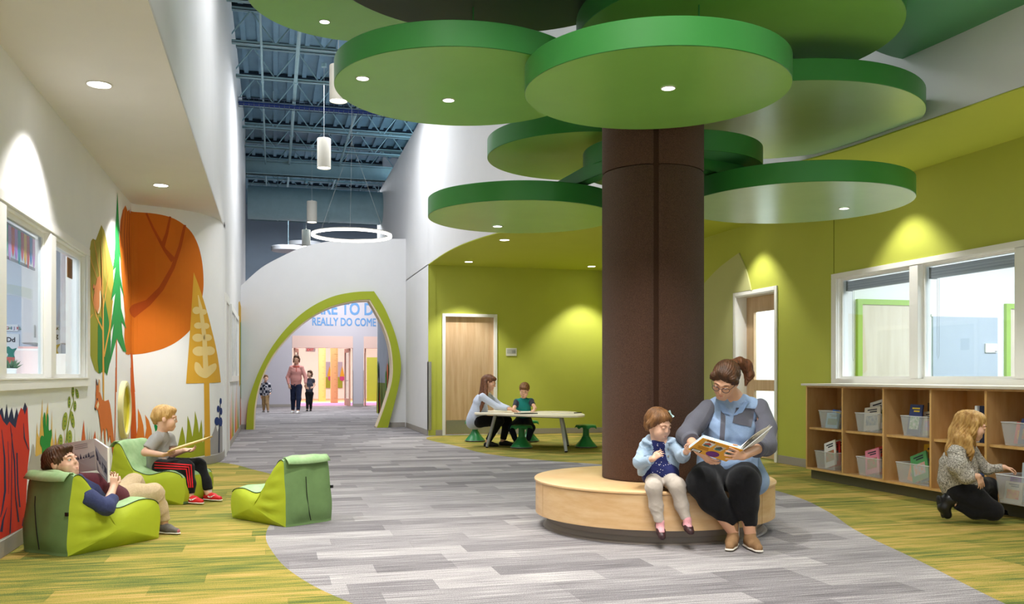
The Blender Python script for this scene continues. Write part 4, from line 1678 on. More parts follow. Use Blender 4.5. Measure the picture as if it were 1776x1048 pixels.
# cone tree
mural('painted_cone_tree', [(603, 408), (650, 540), (700, 720), (748, 996), (562, 1003), (585, 700)], 'DDA83C', 3, 'B')
stroke('painted_leaf_stem', [(626, 530), (640, 600), (660, 760), (668, 960)], [2, 9, 12, 14], 'EBCF8C', 4, 'B')
for cx, cy, rx, ry in [(618, 612, 22, 20), (655, 620, 18, 15), (628, 693, 24, 17), (667, 695, 20, 16), (625, 758, 30, 22), (676, 757, 24, 18), (632, 830, 36, 26), (686, 828, 30, 24), (664, 930, 58, 42)]:
    pts = [(cx + rx * cos(t), cy + ry * sin(t)) for t in [2 * pi * i / 16 for i in range(16)]]
    if rx > 50:
        pts = [(610, 890), (632, 895), (655, 925), (690, 905), (720, 895), (722, 925), (690, 960), (664, 974), (630, 960), (608, 930)]
    mural('painted_leaf_lobe', pts, 'EBCF8C', 4, 'B', 0 if rx <= 50 else 3)
mural('painted_cone_trunk', [(1465, 110), (1508, 110), (1518, 705), (1472, 712)], 'DDA83C', 3, 'C')
mural('painted_hill_grey', [(1500, 700), (1520, 560), (1545, 500), (1560, 450), (1575, 510), (1595, 450), (1605, 430), (1615, 470), (1616, 680), (1590, 700)], 'A8A3A2', 1, 'C')
for cx, cy, rx, ry in [(1600, 262, 9, 26), (1580, 325, 11, 28), (1603, 345, 10, 30), (1570, 425, 20, 35), (1600, 430, 14, 38)]:
    mural('painted_navy_leaf', [(cx + rx * cos(t), cy + ry * sin(t)) for t in [2 * pi * i / 12 for i in range(12)]], '2B3F78', 4, 'C')
stroke('painted_stem', [(1598, 280), (1590, 430), (1586, 680)], [3, 4, 5], '33384E', 3, 'C')
mural('painted_olive_grass', [(1200, 720), (1255, 620), (1275, 520), (1290, 465), (1308, 545), (1318, 620), (1330, 480), (1332, 380), (1350, 430), (1372, 550), (1388, 440), (1392, 340), (1412, 420), (1426, 520), (1444, 410), (1452, 480), (1455, 600), (1475, 500), (1475, 700), (1330, 725)], '9AA22F', 2, 'C')
mural('painted_green_leaf', [(1060, 440), (1095, 470), (1200, 560), (1250, 640), (1278, 725), (1180, 730), (1090, 560)], '1F8A46', 1, 'C', 3)
mural('painted_orange_grass', [(905, 620), (930, 470), (930, 320), (955, 380), (975, 460), (985, 560), (1000, 480), (988, 370), (1020, 420), (1042, 500), (1050, 620), (1000, 720), (900, 740)], 'DE8138', 2, 'C')
# red stump
mural('painted_stump_bark', [(-60, 900), (-60, 140), (-30, 90), (-15, 160), (0, 110), (12, 95), (25, 165), (40, 72), (50, 160), (70, 92), (84, 165), (100, 95), (112, 150), (130, 130), (150, 64), (162, 90), (158, 180), (165, 300), (165, 470), (150, 820)], '2E3350', 1, 'A')
mural('painted_stump', [(-60, 920), (-60, 200), (-30, 150), (0, 135), (15, 175), (40, 205), (55, 180), (72, 200), (92, 220), (104, 160), (112, 130), (126, 95), (140, 112), (148, 140), (165, 88), (170, 200), (178, 350), (166, 460), (150, 820), (0, 895)], 'D23B2B', 2, 'A')
for pts, w in [([(8, 230), (25, 400), (28, 600), (10, 720), (0, 760)], [1, 5, 6, 4, 2]), ([(60, 200), (85, 420), (92, 640), (110, 790)], [1, 4, 3, 5]), ([(70, 250), (68, 500), (66, 700), (58, 860)], [1, 2, 2, 4]),
               ([(140, 190), (145, 280), (170, 350)], [1, 4, 2]), ([(100, 370), (105, 560), (118, 700)], [4, 4, 4]), ([(45, 300), (52, 450), (50, 620)], [1, 2, 1]), ([(5, 850), (15, 780), (40, 700)], [8, 5, 1]), ([(132, 815), (140, 760)], [3, 1])]:
    stroke('painted_stroke', pts, w, '2E3350', 3, 'A')
# grasses along the left wall
mural('painted_yellow_grass', [(95, 740), (112, 430), (116, 520), (130, 560), (155, 240), (158, 460), (175, 420), (200, 270), (205, 480), (222, 560), (232, 340), (236, 560), (250, 640), (262, 480), (270, 640), (285, 560), (300, 700), (280, 800), (150, 830)], 'E4B75A', 1, 'C')
mural('painted_cactus', [(158, 740), (150, 680), (150, 640), (134, 610), (136, 560), (150, 540), (166, 545), (160, 470), (160, 400), (170, 352), (178, 380), (184, 470), (188, 390), (196, 360), (204, 400), (204, 490), (214, 500), (226, 490), (230, 540), (218, 610), (222, 660), (212, 720), (180, 770)], '2E8E3E', 3, 'C', 3)
stroke('painted_vine', [(400, 150), (408, 260), (385, 330), (360, 480), (345, 600)], [2, 3, 4, 5, 6], '8F9B33', 2, 'C')
for cx, cy, rx, ry, an in [(402, 185, 10, 46, 0), (436, 200, 12, 40, -.2), (372, 270, 11, 48, 0), (418, 300, 12, 42, 0), (336, 425, 20, 75, .1), (398, 410, 15, 70, -.15), (302, 585, 16, 55, 0), (375, 555, 20, 60, 0)]:
    pts = [(cx + rx * cos(t) * cos(an) - ry * sin(t) * sin(an), cy + rx * cos(t) * sin(an) + ry * sin(t) * cos(an)) for t in [2 * pi * i / 14 for i in range(14)]]
    mural('painted_leaf', pts, '9BA53A', 3, 'C')
    for q in (-.5, 0, .5):
        mural('painted_leaf_dot', [(cx + 4 * cos(t), cy + q * ry + 8 * sin(t)) for t in [2 * pi * i / 8 for i in range(8)]], '3F7A35', 4, 'C')
mural('painted_cone', [(468, 600), (490, 415), (505, 600)], 'D9662C', 2, 'C')
mural('painted_cone', [(560, 600), (582, 500), (592, 600)], 'D9662C', 2, 'C')
for i in range(46):
    r = random.Random(i * 11 + 5)
    x = 235 + i * 10 + r.random() * 5
    if 640 < x < 700:
        continue
    h = 60 + r.random() * 190
    c = ['C9C4BC', 'E08B3C', '8FA03A', 'D96A34', '3C6E70', 'E3B75A', '5B6B7A', 'B8C06A'][i % 8]
    mural('painted_blade', [(x, 780), (x + r.random() * 10 - 5, 700 - h), (x + 9, 780)], c, 1, 'C')
for i in range(12):
    r = random.Random(i * 5 + 1)
    x = 745 + i * 10
    h = 100 + r.random() * 150
    mural('painted_blade', [(x, 800), (x + 2, 720 - h), (x + 8, 800)], ['8FA03A', 'C9C4BC', '3C6E70', 'D96A34'][i % 4], 1, 'C')
mural('painted_rabbit', [(40, 790), (60, 690), (75, 610), (90, 640), (100, 710), (150, 690), (170, 760), (160, 830), (40, 840)], 'B5ADA2', 2, 'C', 3)
# deer
mural('painted_deer', [(585, 210), (590, 150), (588, 80), (598, 130), (607, 130), (610, 85), (620, 92), (622, 190), (640, 250), (660, 262), (690, 250), (702, 290), (715, 380), (725, 480), (733, 560), (745, 700), (742, 770), (730, 740), (715, 620), (700, 540), (688, 600), (680, 500), (668, 480), (664, 640), (655, 560), (650, 480), (638, 520), (632, 600), (628, 500), (612, 380), (602, 330), (588, 335), (577, 310), (588, 255)], 'D77535', 4, 'C')
mural('painted_deer_ear', [(587, 75), (596, 95), (602, 135), (592, 132)], '2F3A48', 5, 'C')
mural('painted_deer_ear', [(610, 88), (618, 92), (619, 190), (611, 190)], 'E9C08A', 5, 'C')
mural('painted_deer_cheek', [(590, 300), (606, 262), (612, 290), (602, 328)], 'F0D8B0', 5, 'C')
mural('painted_deer_eye', [(594, 240), (602, 236), (602, 256), (595, 258)], '2F2A30', 5, 'C')
mural('painted_deer_nose', [(577, 312), (588, 322), (588, 336), (579, 330)], '2F2A30', 5, 'C')
# hall mural by the arch
mural('painted_tree_far', [(413.5, 525), (415.5, 522), (418.5, 535), (418.5, 660), (415, 672), (413, 640)], 'D6A83C', 1)
mural('painted_tree_far', [(416.6, 560), (419.5, 555), (419.5, 700), (417, 690)], '4C8A4A', 2)
for i in range(9):
    x = 398.5 + i * 2.2
    mural('painted_blade', [(x, 775 - i * 3), (x + .7, 690 - (i % 3) * 14), (x + 2.2, 772 - i * 3)], ['D96A34', 'E3A24A', '8FA03A', 'C9C4BC'][i % 4], 1)

# mural wall beyond the arch on the right
mb = MB()
fm = thing('hall_mural', (2.99, 24, 0), 'painted forest mural seen just inside the right side of the leaf arch', 'mural')
part_box('mural_sheet', (2.975, 21.4, .11), (2.998, 26.7, 3.3), mat('mural_blue_grey', '98A0AE', .7, noise=.15, nscale=.8), fm)
r = random.Random(12)
part_box('painted_hill', (2.971, 21.4, .11), (2.9745, 26.7, 1.0), paint_mat('6E7B35'), fm)
part_box('painted_hill', (2.9705, 21.4, .11), (2.9735, 24.2, 1.5), paint_mat('8B6A3A'), fm)
for i in range(40):
    y = 21.5 + r.random() * 5
    z = .3 + r.random() * 1.6
    s_ = .15 + r.random() * .35
    c = ['5E8A3C', 'D8693A', '3C6E50', 'C9A13A', '9BA63A', 'B5643A', '6E7B35'][i % 7]
    mb = MB()
    if i % 2:
        mb.slab([(2.968 - .0012 * i, y - s_ * .5, .11), (2.968 - .0012 * i, y + s_ * .5, .11), (2.968 - .0012 * i, y + .02, z + s_)], (.0003, 0, 0))
    else:
        pts = [(2.968 - .0012 * i, y + cos(t) * s_ * .6, z + sin(t) * s_) for t in [2 * pi * k / 12 for k in range(12)]]
        mb.slab(pts, (.0003, 0, 0))
    mb.build('painted_plant', paint_mat(c), fm)

# porthole ring on the left wall (round play window)
h = wallhit(212.5, 711)
px_, py_ = path_point(h[0])
ph = thing('round_porthole', (px_, py_, h[1]), 'round yellow porthole niche with a pale rim in the mural wall beside the painted deer', 'porthole')
hh = wallhit(212.5, 661)
R_ = (hh[1] - h[1])
MX = Matrix.Translation((px_, py_, h[1])) @ Matrix.Rotation(pi / 2, 4, 'Y')
mb = MB()
mb.lathe([(R_ * .84, .0), (R_, 0), (R_, .045), (R_ * .96, .055), (R_ * .86, .055), (R_ * .82, .045), (R_ * .82, .0)], (0, 0, 0), 48, cap0=False, cap1=False)
mb.v = [MX @ p for p in mb.v]
mb.build('rim', mat('porthole_cream', 'E9DFA8', .5), ph, smooth=True)
mb = MB()
mb.lathe([(R_ * .83, .04), (R_ * .78, .012), (R_ * .4, .006), (.01, .005)], (0, 0, 0), 48, cap0=False, cap1=True)
mb.v = [MX @ p for p in mb.v]
mb.build('dish', mat('porthole_yellow', 'D9CC3A', .45), ph, smooth=True)


# ================================================================== BEAN CHAIRS
SIDE = mat('beanbag_lime', 'AEBB2E', .6, .25, noise=.05, nscale=6, bump=.08, bscale=25)
SEATF = mat('beanbag_pale_green', 'A9C592', .65, .25, noise=.1, nscale=9, color2='8FB27C', bump=.1, bscale=30)
BACKF = mat('beanbag_dark_green', '6E8B58', .65, .2, noise=.12, nscale=8, bump=.12, bscale=25)
PIPE = mat('beanbag_piping', '39492A', .6)


def bean(loc, rot, L_, W_, H_, sh, label, seed=0):
    t = thing('bean_chair', loc, label, 'bean bag chair', 'lime and green bean bag chairs', rot)
    prof = [(-.0, .02), (-.005 * L_, .30 * H_), (.02 * L_, .62 * H_), (.045 * L_, .90 * H_), (.07 * L_, 1.0 * H_), (.12 * L_, 1.01 * H_), (.17 * L_, .94 * H_), (.23 * L_, .78 * H_), (.31 * L_, .60 * H_),
            (.40 * L_, sh * 1.02), (.54 * L_, sh * .93), (.75 * L_, sh * 1.04), (.90 * L_, sh * 1.0), (.975 * L_, sh * .86), (1.0 * L_, sh * .5), (.985 * L_, .03), (.93 * L_, .0), (.5 * L_, 0), (.05 * L_, 0)]
    seg = 4
    pp = catmull([(a, 0, b) for a, b in prof], seg)
    n = len(pp)
    # index ranges (in control points): back 0-4, seat cover 4-13, front 13-15, bottom 15-19
    cx, cz = .47 * L_, .26 * H_
    M_ = 12
    rings = []
    for j in range(M_ + 1):
        w = -1 + 2 * j / M_
        e = abs(w) ** 7
        row = []
        for i, p in enumerate(pp):
            f = 1 - .045 * e
            bul = .012 * (1 - w * w) * (1 if p.z > .05 else 0)
            dx, dz = p.x - cx, p.z - cz
            l = math.hypot(dx, dz) or 1
            x = cx + dx * f + dx / l * bul
            z = max(0.0, cz + dz * f + dz / l * bul) if p.z > .03 else p.z * 1.0
            wob = .004 * sin(11 * p.x + 7 * w + seed) + .003 * sin(23 * p.z + 5 * w + seed * 2)
            row.append(Vector((x + wob, w * W_ / 2 * (1 - .05 * (p.z / H_) ** 2), max(0, z + wob * .6 if p.z > .05 else z))))
        rings.append(row)

    def strip(i0, i1, name, m):
        mb_ = MB()
        cols = [k % n for k in range(i0, i1 + 1)]
        P = []
        for row in rings:
            P += [row[k] for k in cols]
        c = len(cols)
        F = []
        for j in range(M_):
            for k in range(c - 1):
                F.append((j * c + k, j * c + k + 1, (j + 1) * c + k + 1, (j + 1) * c + k))
        T = wmat(t)
        mb_.add([T @ p for p in P], F)
        return mb_.build(name, m, t, smooth=True, angle=80)
    strip(0, 4 * seg, 'back_panel', BACKF)
    sc_ = strip(4 * seg, 13 * seg, 'seat_cover', SEATF)
    strip(13 * seg, 15 * seg, 'front_panel', SIDE)
    strip(15 * seg, n, 'bottom_panel', BACKF)
    T = wmat(t)
    for sgn, row in ((-1, rings[0]), (1, rings[-1])):
        K = 9
        P = []
        for q in range(K):
            s_ = 1 - q / K
            for i, p in enumerate(row):
                x = cx + (p.x - cx) * s_
                z = .25 * H_ + (p.z - .25 * H_) * s_
                bl = .055 * (1 - s_ ** 2.2)
                # gathers radiating from the bend
                ang = atan2(p.z - .35 * H_, p.x - .2 * L_)
                wr = .010 * sin(z * 62 + seed + 2 * sin(x * 9)) * math.exp(-((x - .18 * L_) / (.22 * L_)) ** 2) * (1 - s_) * s_ * 4 * (1 if z > .08 else 0)
                wr += .004 * sin(x * 30 + seed) * (1 - s_) * s_ * 4
                P.append(Vector((x, p.y + sgn * (bl + wr), z)))
        P.append(Vector((cx, row[0].y + sgn * .055, .25 * H_)))
        F = []
        for q in range(K - 1):
            for i in range(n):
                F.append((q * n + i, q * n + (i + 1) % n, (q + 1) * n + (i + 1) % n, (q + 1) * n + i))
        for i in range(n):
            F.append(((K - 1) * n + i, (K - 1) * n + (i + 1) % n, K * n))
        mb_ = MB()
        mb_.add([T @ p for p in P], F)
        mb_.build('side_panel', SIDE, t, smooth=True, angle=80)
        mb_ = MB()
        mb_.path([T @ (row[k] + Vector((0, sgn * .002, .002))) for k in range(4 * seg, 13 * seg + 1)], .0035, n=5)
        mb_.build('piping', PIPE, sc_, smooth=True)
    # handle flap across the top of the back
    P = []
    M2 = 10
    for j in range(M2 + 1):
        w = -.9 + 1.8 * j / M2
        y = w * W_ / 2
        dr = .03 + .012 * (1 - w * w)
        P += [(.105 * L_, y, 1.012 * H_ + .003), (.06 * L_, y, 1.008 * H_ + .006), (.026 * L_ - .004 * (1 - w * w), y, .975 * H_), (.004 - .006 * (1 - w * w), y, .93 * H_ - .012 * (1 - w * w))]
    F = []
    for j in range(M2):
        for k in range(3):
            F.append((j * 4 + k, j * 4 + k + 1, j * 4 + 5 + k, j * 4 + 4 + k))
    mb_ = MB()
    mb_.add([T @ Vector(p) for p in P], F)
    fl = mb_.build('handle_flap', SEATF, t, smooth=True, angle=80)
    md = fl.modifiers.new('thickness', 'SOLIDIFY')
    md.thickness = .004
    mb_ = MB()
    mb_.path([T @ Vector((-.019 + (.004 if q == 0 else 0), W_ * (.12 - .10 * (q / 6) ** 2), H_ * (.72 - .11 * q))) for q in range(7)], .0035, n=5)
    mb_.build('zip', BLACK, t)
    mb_ = MB()
    mb_.box((-.008, -.012, -.012), (.004, .012, .012), T @ Matrix.Translation((.014, -W_ / 2 * .985, H_ * .52)))
    mb_.build('care_tag', BLACK, t)
    return t


bean((-1.50, 6.66, 0), atan2(.57, .51), .80, .46, .54, .30, 'lime and green bean bag chair nearest the viewer with the reclining boy in it', 1)
bean((-1.40, 9.42, 0), -.45, .82, .52, .57, .30, 'lime and green bean bag chair by the mural under the boy in grey shirt', 2)
bean((.29, 7.46, 0), atan2(.60, -.42), .80, .46, .54, .26, 'empty lime and green bean bag chair turned away in the middle of the floor', 3)

# ================================================================== TABLE AND STOOLS
TZ = .585
tb = thing('activity_table', (4.1, 14.4, 0), 'low white-topped activity table on four grey metal legs by the lime wall', 'table')
poly = catmull([(3.22, 14.50, 0), (3.55, 14.15, 0), (4.05, 13.35, 0), (4.50, 13.10, 0), (4.78, 13.5, 0), (4.98, 14.5, 0), (4.88, 14.95, 0), (4.3, 15.2, 0), (3.85, 15.5, 0), (3.5, 15.3, 0)], 4)
mb = MB()
mb.prism([(p.x, p.y) for p in poly], TZ - .028, TZ)
mb.build('tabletop', mat('laminate_cream', 'EFE6D2', .4, .4), tb, bevel=.003)
LEGM = mat('table_leg_grey', 'A6A8AB', .4, .4, metal=.4)
for (x, y) in [(3.44, 14.58), (4.43, 13.39), (4.86, 14.6), (3.85, 15.2)]:
    c = Vector((4.12, 14.35, 0))
    d = (c - Vector((x, y, 0))).normalized() * .14
    mb = MB()
    mb.tube((x, y, .02), (x + d.x, y + d.y, TZ - .03), .026, .03, n=16)
    lg = mb.build('leg', LEGM, tb, smooth=True)
    mb = MB()
    mb.tube((x, y, 0), (x, y, .022), .024, n=12)
    mb.build('foot_cap', BLACK, lg)
mb = MB()
for a, b in [((3.60, 14.55), (4.42, 13.56)), ((4.42, 13.56), (4.74, 14.55)), ((4.74, 14.55), (3.95, 15.05)), ((3.95, 15.05), (3.60, 14.55))]:
    mb.tube((a[0], a[1], TZ - .045), (b[0], b[1], TZ - .045), .016, n=8)
mb.build('apron_frame', LEGM, tb)
STG = mat('stool_green', '1F7F45', .35, .45)


def stool(x, y, label, rot=0.0):
    t = thing('wobble_stool', (x, y, 0), label, 'stool', 'green wobble stools', rot)
    T = wmat(t)
    mb_ = MB()
    mb_.lathe([(.16, .0), (.185, .012), (.188, .022), (.18, .028)], (0, 0, 0), 40)
    mb_.v = [T @ p for p in mb_.v]
    mb_.build('rubber_base', mat('stool_grey', '6F7370', .6), t, smooth=True)
    mb_ = MB()
    mb_.lathe([(.183, .026), (.16, .055), (.12, .10), (.085, .145), (.07, .175), (.064, .19)], (0, 0, 0), 40, cap0=True, cap1=True)
    mb_.v = [T @ p for p in mb_.v]
    mb_.build('cone_base', STG, t, smooth=True)
    mb_ = MB()
    mb_.lathe([(.055, .17), (.052, .30), (.058, .345), (.08, .362)], (0, 0, 0), 28)
    mb_.v = [T @ p for p in mb_.v]
    mb_.build('column', STG, t, smooth=True)
    n = 64
    P = []
    for (rr_, z0, drop) in [(.06, .360, 0), (.12, .366, 0), (.155, .366, .006), (.178, .352, .03), (.182, .352, .034), (.180, .366, .030), (.165, .382, .012), (.13, .386, 0), (.06, .380, 0), (.005, .379, 0)]:
        for k in range(n):
            a = 2 * pi * k / n
            q = max(0, cos(7 * a))
            r_ = rr_ * (1 + (.045 * cos(7 * a) if rr_ > .15 else 0))
            P.append((r_ * cos(a), r_ * sin(a), z0 - drop * (.3 + .7 * q)))
    F = []
    for j in range(9):
        for k in range(n):
            F.append((j * n + k, j * n + (k + 1) % n, (j + 1) * n + (k + 1) % n, (j + 1) * n + k))
    F.append(tuple(range(n)))
    F.append(tuple(range(9 * n, 10 * n)))
    mb_ = MB()
    mb_.add([T @ Vector(p) for p in P], F)
    mb_.build('seat', STG, t, smooth=True)
    return t


q = onz(906, 778, 0)
stool(q.x, q.y + .05, 'green wobble stool standing empty in front of the table', .3)
q = onz(1018, 777, 0)
stool(q.x, q.y + .05, 'green wobble stool standing empty right of the table beside the trunk', .1)
q = onz(822, 766, 0)
ST3 = (q.x + .02, q.y)
stool(q.x + .02, q.y, 'green wobble stool under the woman at the left end of the table', .5)
q = onz(922, 767, 0)
ST4 = (q.x - .02, q.y + .1)
stool(q.x - .02, q.y + .1, 'green wobble stool under the boy behind the table', .2)
# things on the table
o = MB()
p = J(912, 712, 14.55)
o.box((-.16, -.11, 0), (.16, .11, .012), Matrix.Translation((p.x, p.y, TZ + .001)) @ Matrix.Rotation(.25, 4, 'Z'))
tag(o.build('tablet', mat('tablet_black', '24262B', .3, .5), None, bevel=.002), 'black tablet lying on the table between the woman and the boy', 'tablet')
for k, (x, y, a, c, l) in enumerate([(4.55, 14.0, .2, 'F2EDE2', 'white sheet of paper on the right end of the low table'), (4.62, 14.25, -.2, 'E8D9B8', 'cream folder on the right end of the low table behind the white sheet'), (3.72, 14.65, .5, 'EFE2C4', 'cream sheet on the left end of the low table under the woman\'s hand')]):
    o = MB()
    o.box((-.15, -.11, 0), (.15, .11, .004), Matrix.Translation((x, y, TZ + .001 + .0)) @ Matrix.Rotation(a, 4, 'Z'))
    tag(o.build('paper_sheet', mat('paper_' + c, c, .7)), l, 'paper')
o = MB()
o.tube((4.72, 13.85, TZ + .013), (4.88, 13.95, TZ + .013), .008, n=8)
tag(o.build('marker_pen', BLACK), 'black marker pen lying on the right end of the low table', 'pen')

# ================================================================== BOOKCASE
SX = 6.04
SB = .13
SM = .60
STP = 1.065
ys = [9.31 - .685 * i for i in range(9)]
bc = thing('low_bookcase', (SX + .3, 6.6, 0), 'long low maple bookcase of two rows of open bays under the right window', 'bookcase')
part_box('plinth', (6.10, 3.85, 0), (6.66, 9.30, SB - .0205), mat('plinth_dark', '5E5A44', .5, .3), bc)
for i, y in enumerate(ys):
    d = part_box('upright' if i else 'end_panel', (SX, y - .024, SB), (6.44, y, STP), OAKC, bc)
    part_box('edge_band', (SX - .004, y - .024, SB), (SX - .0005, y, STP), OAKE, d)
part_box('bottom_panel', (SX, ys[-1], SB - .02), (6.66, ys[0], SB - .0005), OAKC, bc)
part_box('edge_band', (SX - .004, ys[-1], SB - .02), (SX - .0005, ys[0], SB + .004), OAKE, bc)
part_box('top_panel', (SX, ys[-1], STP), (6.66, ys[0], STP + .018), OAKC, bc)
part_box('back_panel', (6.44, ys[-1], SB), (6.452, ys[0], STP), OAKC, bc)
for i in range(8):
    s_ = part_box('shelf', (SX + .03, ys[i + 1] + .0005, SM - .022), (6.439, ys[i] - .0245, SM), OAKC, bc)
    part_box('edge_band', (SX + .026, ys[i + 1] + .0005, SM - .024), (SX + .0295, ys[i] - .0245, SM), OAKE, s_)
ct = part_box('counter_top', (6.0, 3.80, STP + .019), (RX - .001, 9.36, STP + .045), mat('counter_cream', 'E9E2D4', .35, .45), None, .003)
tag(ct, 'cream solid-surface counter top along the low bookcase under the right window', 'counter top')

BINM = plastic_mat('clear_bin_plastic', 'E4EAEC', .30)
COV = [('F2F0EA', 'white'), ('D9463C', 'red'), ('2F66B0', 'blue'), ('E8BE2E', 'yellow'), ('4F9A58', 'green'), ('E88AA0', 'pink'), ('283A70', 'navy'), ('E8853A', 'orange'), ('8FC3D8', 'light blue'), ('7A4A90', 'purple'), ('CFC6B2', 'beige'), ('5A4638', 'brown')]


def book(M, w, h, t_, c, label, group, title=None):
    """standing book: spine/cover facing -x in local frame; w along y, h along z, t thickness along x"""
    r = thing('picture_book', M @ Vector((0, 0, 0)), label, 'book', group)
    m = mat('cover_' + c, c, .45, .35)
    part = MB()
    part.box((0, -w / 2, 0), (.0015, w / 2, h), M)
    part.box((t_ - .0015, -w / 2, 0), (t_, w / 2, h), M)
    part.box((.0015, -w / 2, 0), (t_ - .0015, -w / 2 + .0015, h), M)
    part.build('cover', m, r)
    pg = MB()
    pg.box((.0016, -w / 2 + .0016, .003), (t_ - .0016, w / 2 - .003, h - .003), M)
    pg.build('pages', mat('page_white', 'F3EFE4', .8), r)
    rnd = random.Random(hash(label) % 1000 if False else len(label) * 31 + int(h * 1000))
    art = MB()
    cc = COV[rnd.randrange(len(COV))][0]
    art.box((-.0012, -w * .36, h * .2), (-.0002, w * .36, h * .62), M)
    art.build('cover_picture', mat('art_' + cc, cc, .5, noise=.5, nscale=40, color2=COV[rnd.randrange(len(COV))][0]), r)
    art = MB()
    for k in range(2):
        art.box((-.0012, -w * .3, h * (.76 + .09 * k)), (-.0002, w * (.15 + .15 * k), h * (.81 + .09 * k)), M)
    if title is None:
        art.build('title_print', mat('print_dark', '2A2A38', .6) if c not in ('283A70', '5A4638', '2F66B0') else mat('print_yellow', 'F0D23C', .6), r)
    else:
        R3 = M.to_3x3()
        for k, s in enumerate(title):
            text_mesh('title_print', s, title_sz, mat('title_ink_' + title_col, title_col, .6), r, M @ Vector((-.002, w * .42, h - .055 - k * .038)), R3 @ Vector((0, -1, 0)), R3 @ Vector((0, 0, 1)), depth=.0003, bold=.0008)
    return r


title_sz, title_col = .034, 'A03A3A'
BIN_N = 0


def bin_(yc, z, w, label, books, x0=6.08, dep=.33, h=.20):
    """clear tub; books: list of (colour index, height, tilt about y, y offset, yaw)"""
    t = thing('clear_bin', (x0 + dep / 2, yc, z), label, 'storage bin', 'clear plastic book bins on the low bookcase')
    tp = .022
    T = .0025
    mb_ = MB()

    def rect(ins, zz):
        return [Vector((x0 + ins, yc - w / 2 + ins, zz)), Vector((x0 + dep - ins, yc - w / 2 + ins, zz)), Vector((x0 + dep - ins, yc + w / 2 - ins, zz)), Vector((x0 + ins, yc + w / 2 - ins, zz))]
    o0, o1 = rect(tp, z + .002), rect(0, z + h)
    i0, i1 = rect(tp + T, z + .002 + T), rect(T, z + h)
    P = o0 + o1 + i0 + i1
    F = []
    for k in range(4):
        l = (k + 1) % 4
        F += [(k, l, 4 + l, 4 + k), (8 + k, 12 + k, 12 + l, 8 + l), (4 + k, 4 + l, 12 + l, 12 + k)]
    F += [(3, 2, 1, 0), (8, 9, 10, 11)]
    mb_.add(P, F)
    mb_.build('tub', BINM, t)
    mb_ = MB()
    for k in range(4):
        a_, b_ = o1[k], o1[(k + 1) % 4]
        mb_.tube(a_, b_, .0045, n=6)
    mb_.build('rim', plastic_mat('bin_rim', 'F2F5F6', .75), t)
    for k, (ci, bh, tilt, dy, bw) in enumerate(books):
        c, nm = COV[ci]
        M = Matrix.Translation((x0 + .045 + k * .045, yc + dy, z + .008 + bw / 2 * abs(sin(tilt)))) @ Matrix.Rotation(tilt, 4, 'X') @ Matrix.Rotation(.16, 4, 'Y')
        book(M, bw, bh, .012, c, nm + ' picture book in the ' + label.replace('clear bin', 'bin') + [', foremost', ', second', ', third', ', rearmost'][k], 'picture books in the clear bins')


def ycell(i, f=.5):
    return ys[i] - .024 - (.685 - .024) * f


BN = ['first', 'second', 'third', 'fourth', 'fifth', 'sixth', 'seventh']
TB_, BB_ = 'upper shelf', 'bottom'
bin_(9.12 - .17, SM, .34, 'clear bin on the upper shelf of the first bay', [(8, .17, 0, -.01, .24), (2, .19, .1, -.02, .22), (11, .28, .15, -.07, .18), (7, .20, 0, -.04, .22)])
bin_(8.45 - .19, SM, .38, 'clear bin on the upper shelf of the second bay', [(10, .25, -.12, -.02, .26), (0, .31, -.22, -.06, .24), (4, .28, -.1, -.04, .24), (7, .17, 0, -.12, .1)])
bin_(7.72 - .19, SM, .38, 'clear bin on the upper shelf of the third bay', [(6, .31, 0, .07, .18), (10, .24, -.1, -.09, .15), (11, .33, -.15, -.10, .16), (4, .30, -.1, -.1, .16)])
bin_(6.43 - .21, SM, .42, 'clear bin on the upper shelf of the fifth bay', [(6, .22, .05, -.04, .24), (1, .19, .05, .08, .18), (11, .26, .1, .04, .2)])
bin_(9.20 - .19, SB, .38, 'clear bin on the bottom of the first bay', [(0, .29, -.3, -.05, .22), (1, .28, -.26, -.06, .22), (10, .32, -.2, -.07, .20), (2, .21, -.2, -.11, .12)])
bin_(8.43 - .19, SB, .38, 'clear bin on the bottom of the second bay', [(5, .26, -.25, -.02, .23), (0, .23, -.25, .02, .22), (1, .30, -.2, -.06, .24), (2, .32, -.12, -.11, .17)])
bin_(7.79 - .235, SB, .47, 'clear bin on the bottom of the third bay', [(4, .27, -.35, -.07, .24), (7, .19, .1, .10, .16), (8, .29, -.3, -.02, .12), (3, .38, -.10, -.06, .28)])
title_sz, title_col = .026, '7A4038'
bin_(6.30 - .205, SB, .41, 'clear bin sticking out at the bottom of the fifth bay', [(10, .18, 0, .08, .18), (9, .22, 0, .12, .10), (11, .17, 0, -.06, .2)], x0=5.90, dep=.40, h=.24)
# loose titled books sticking out of the searched bin
book(Matrix.Translation((6.07, 6.06, .14)) @ Matrix.Rotation(.06, 4, 'Y'), .30, .33, .012, 'B9C6CC', 'grey-blue picture book with dark red title in the bin before the kneeling girl', 'picture books in the clear bins', ['Where Did You Get', 'Your Moccasins?'])
book(Matrix.Translation((6.13, 6.06, .14)) @ Matrix.Rotation(.06, 4, 'Y'), .34, .38, .014, '3E6B3A', 'dark green picture book being lifted by the kneeling girl', 'picture books in the clear bins')
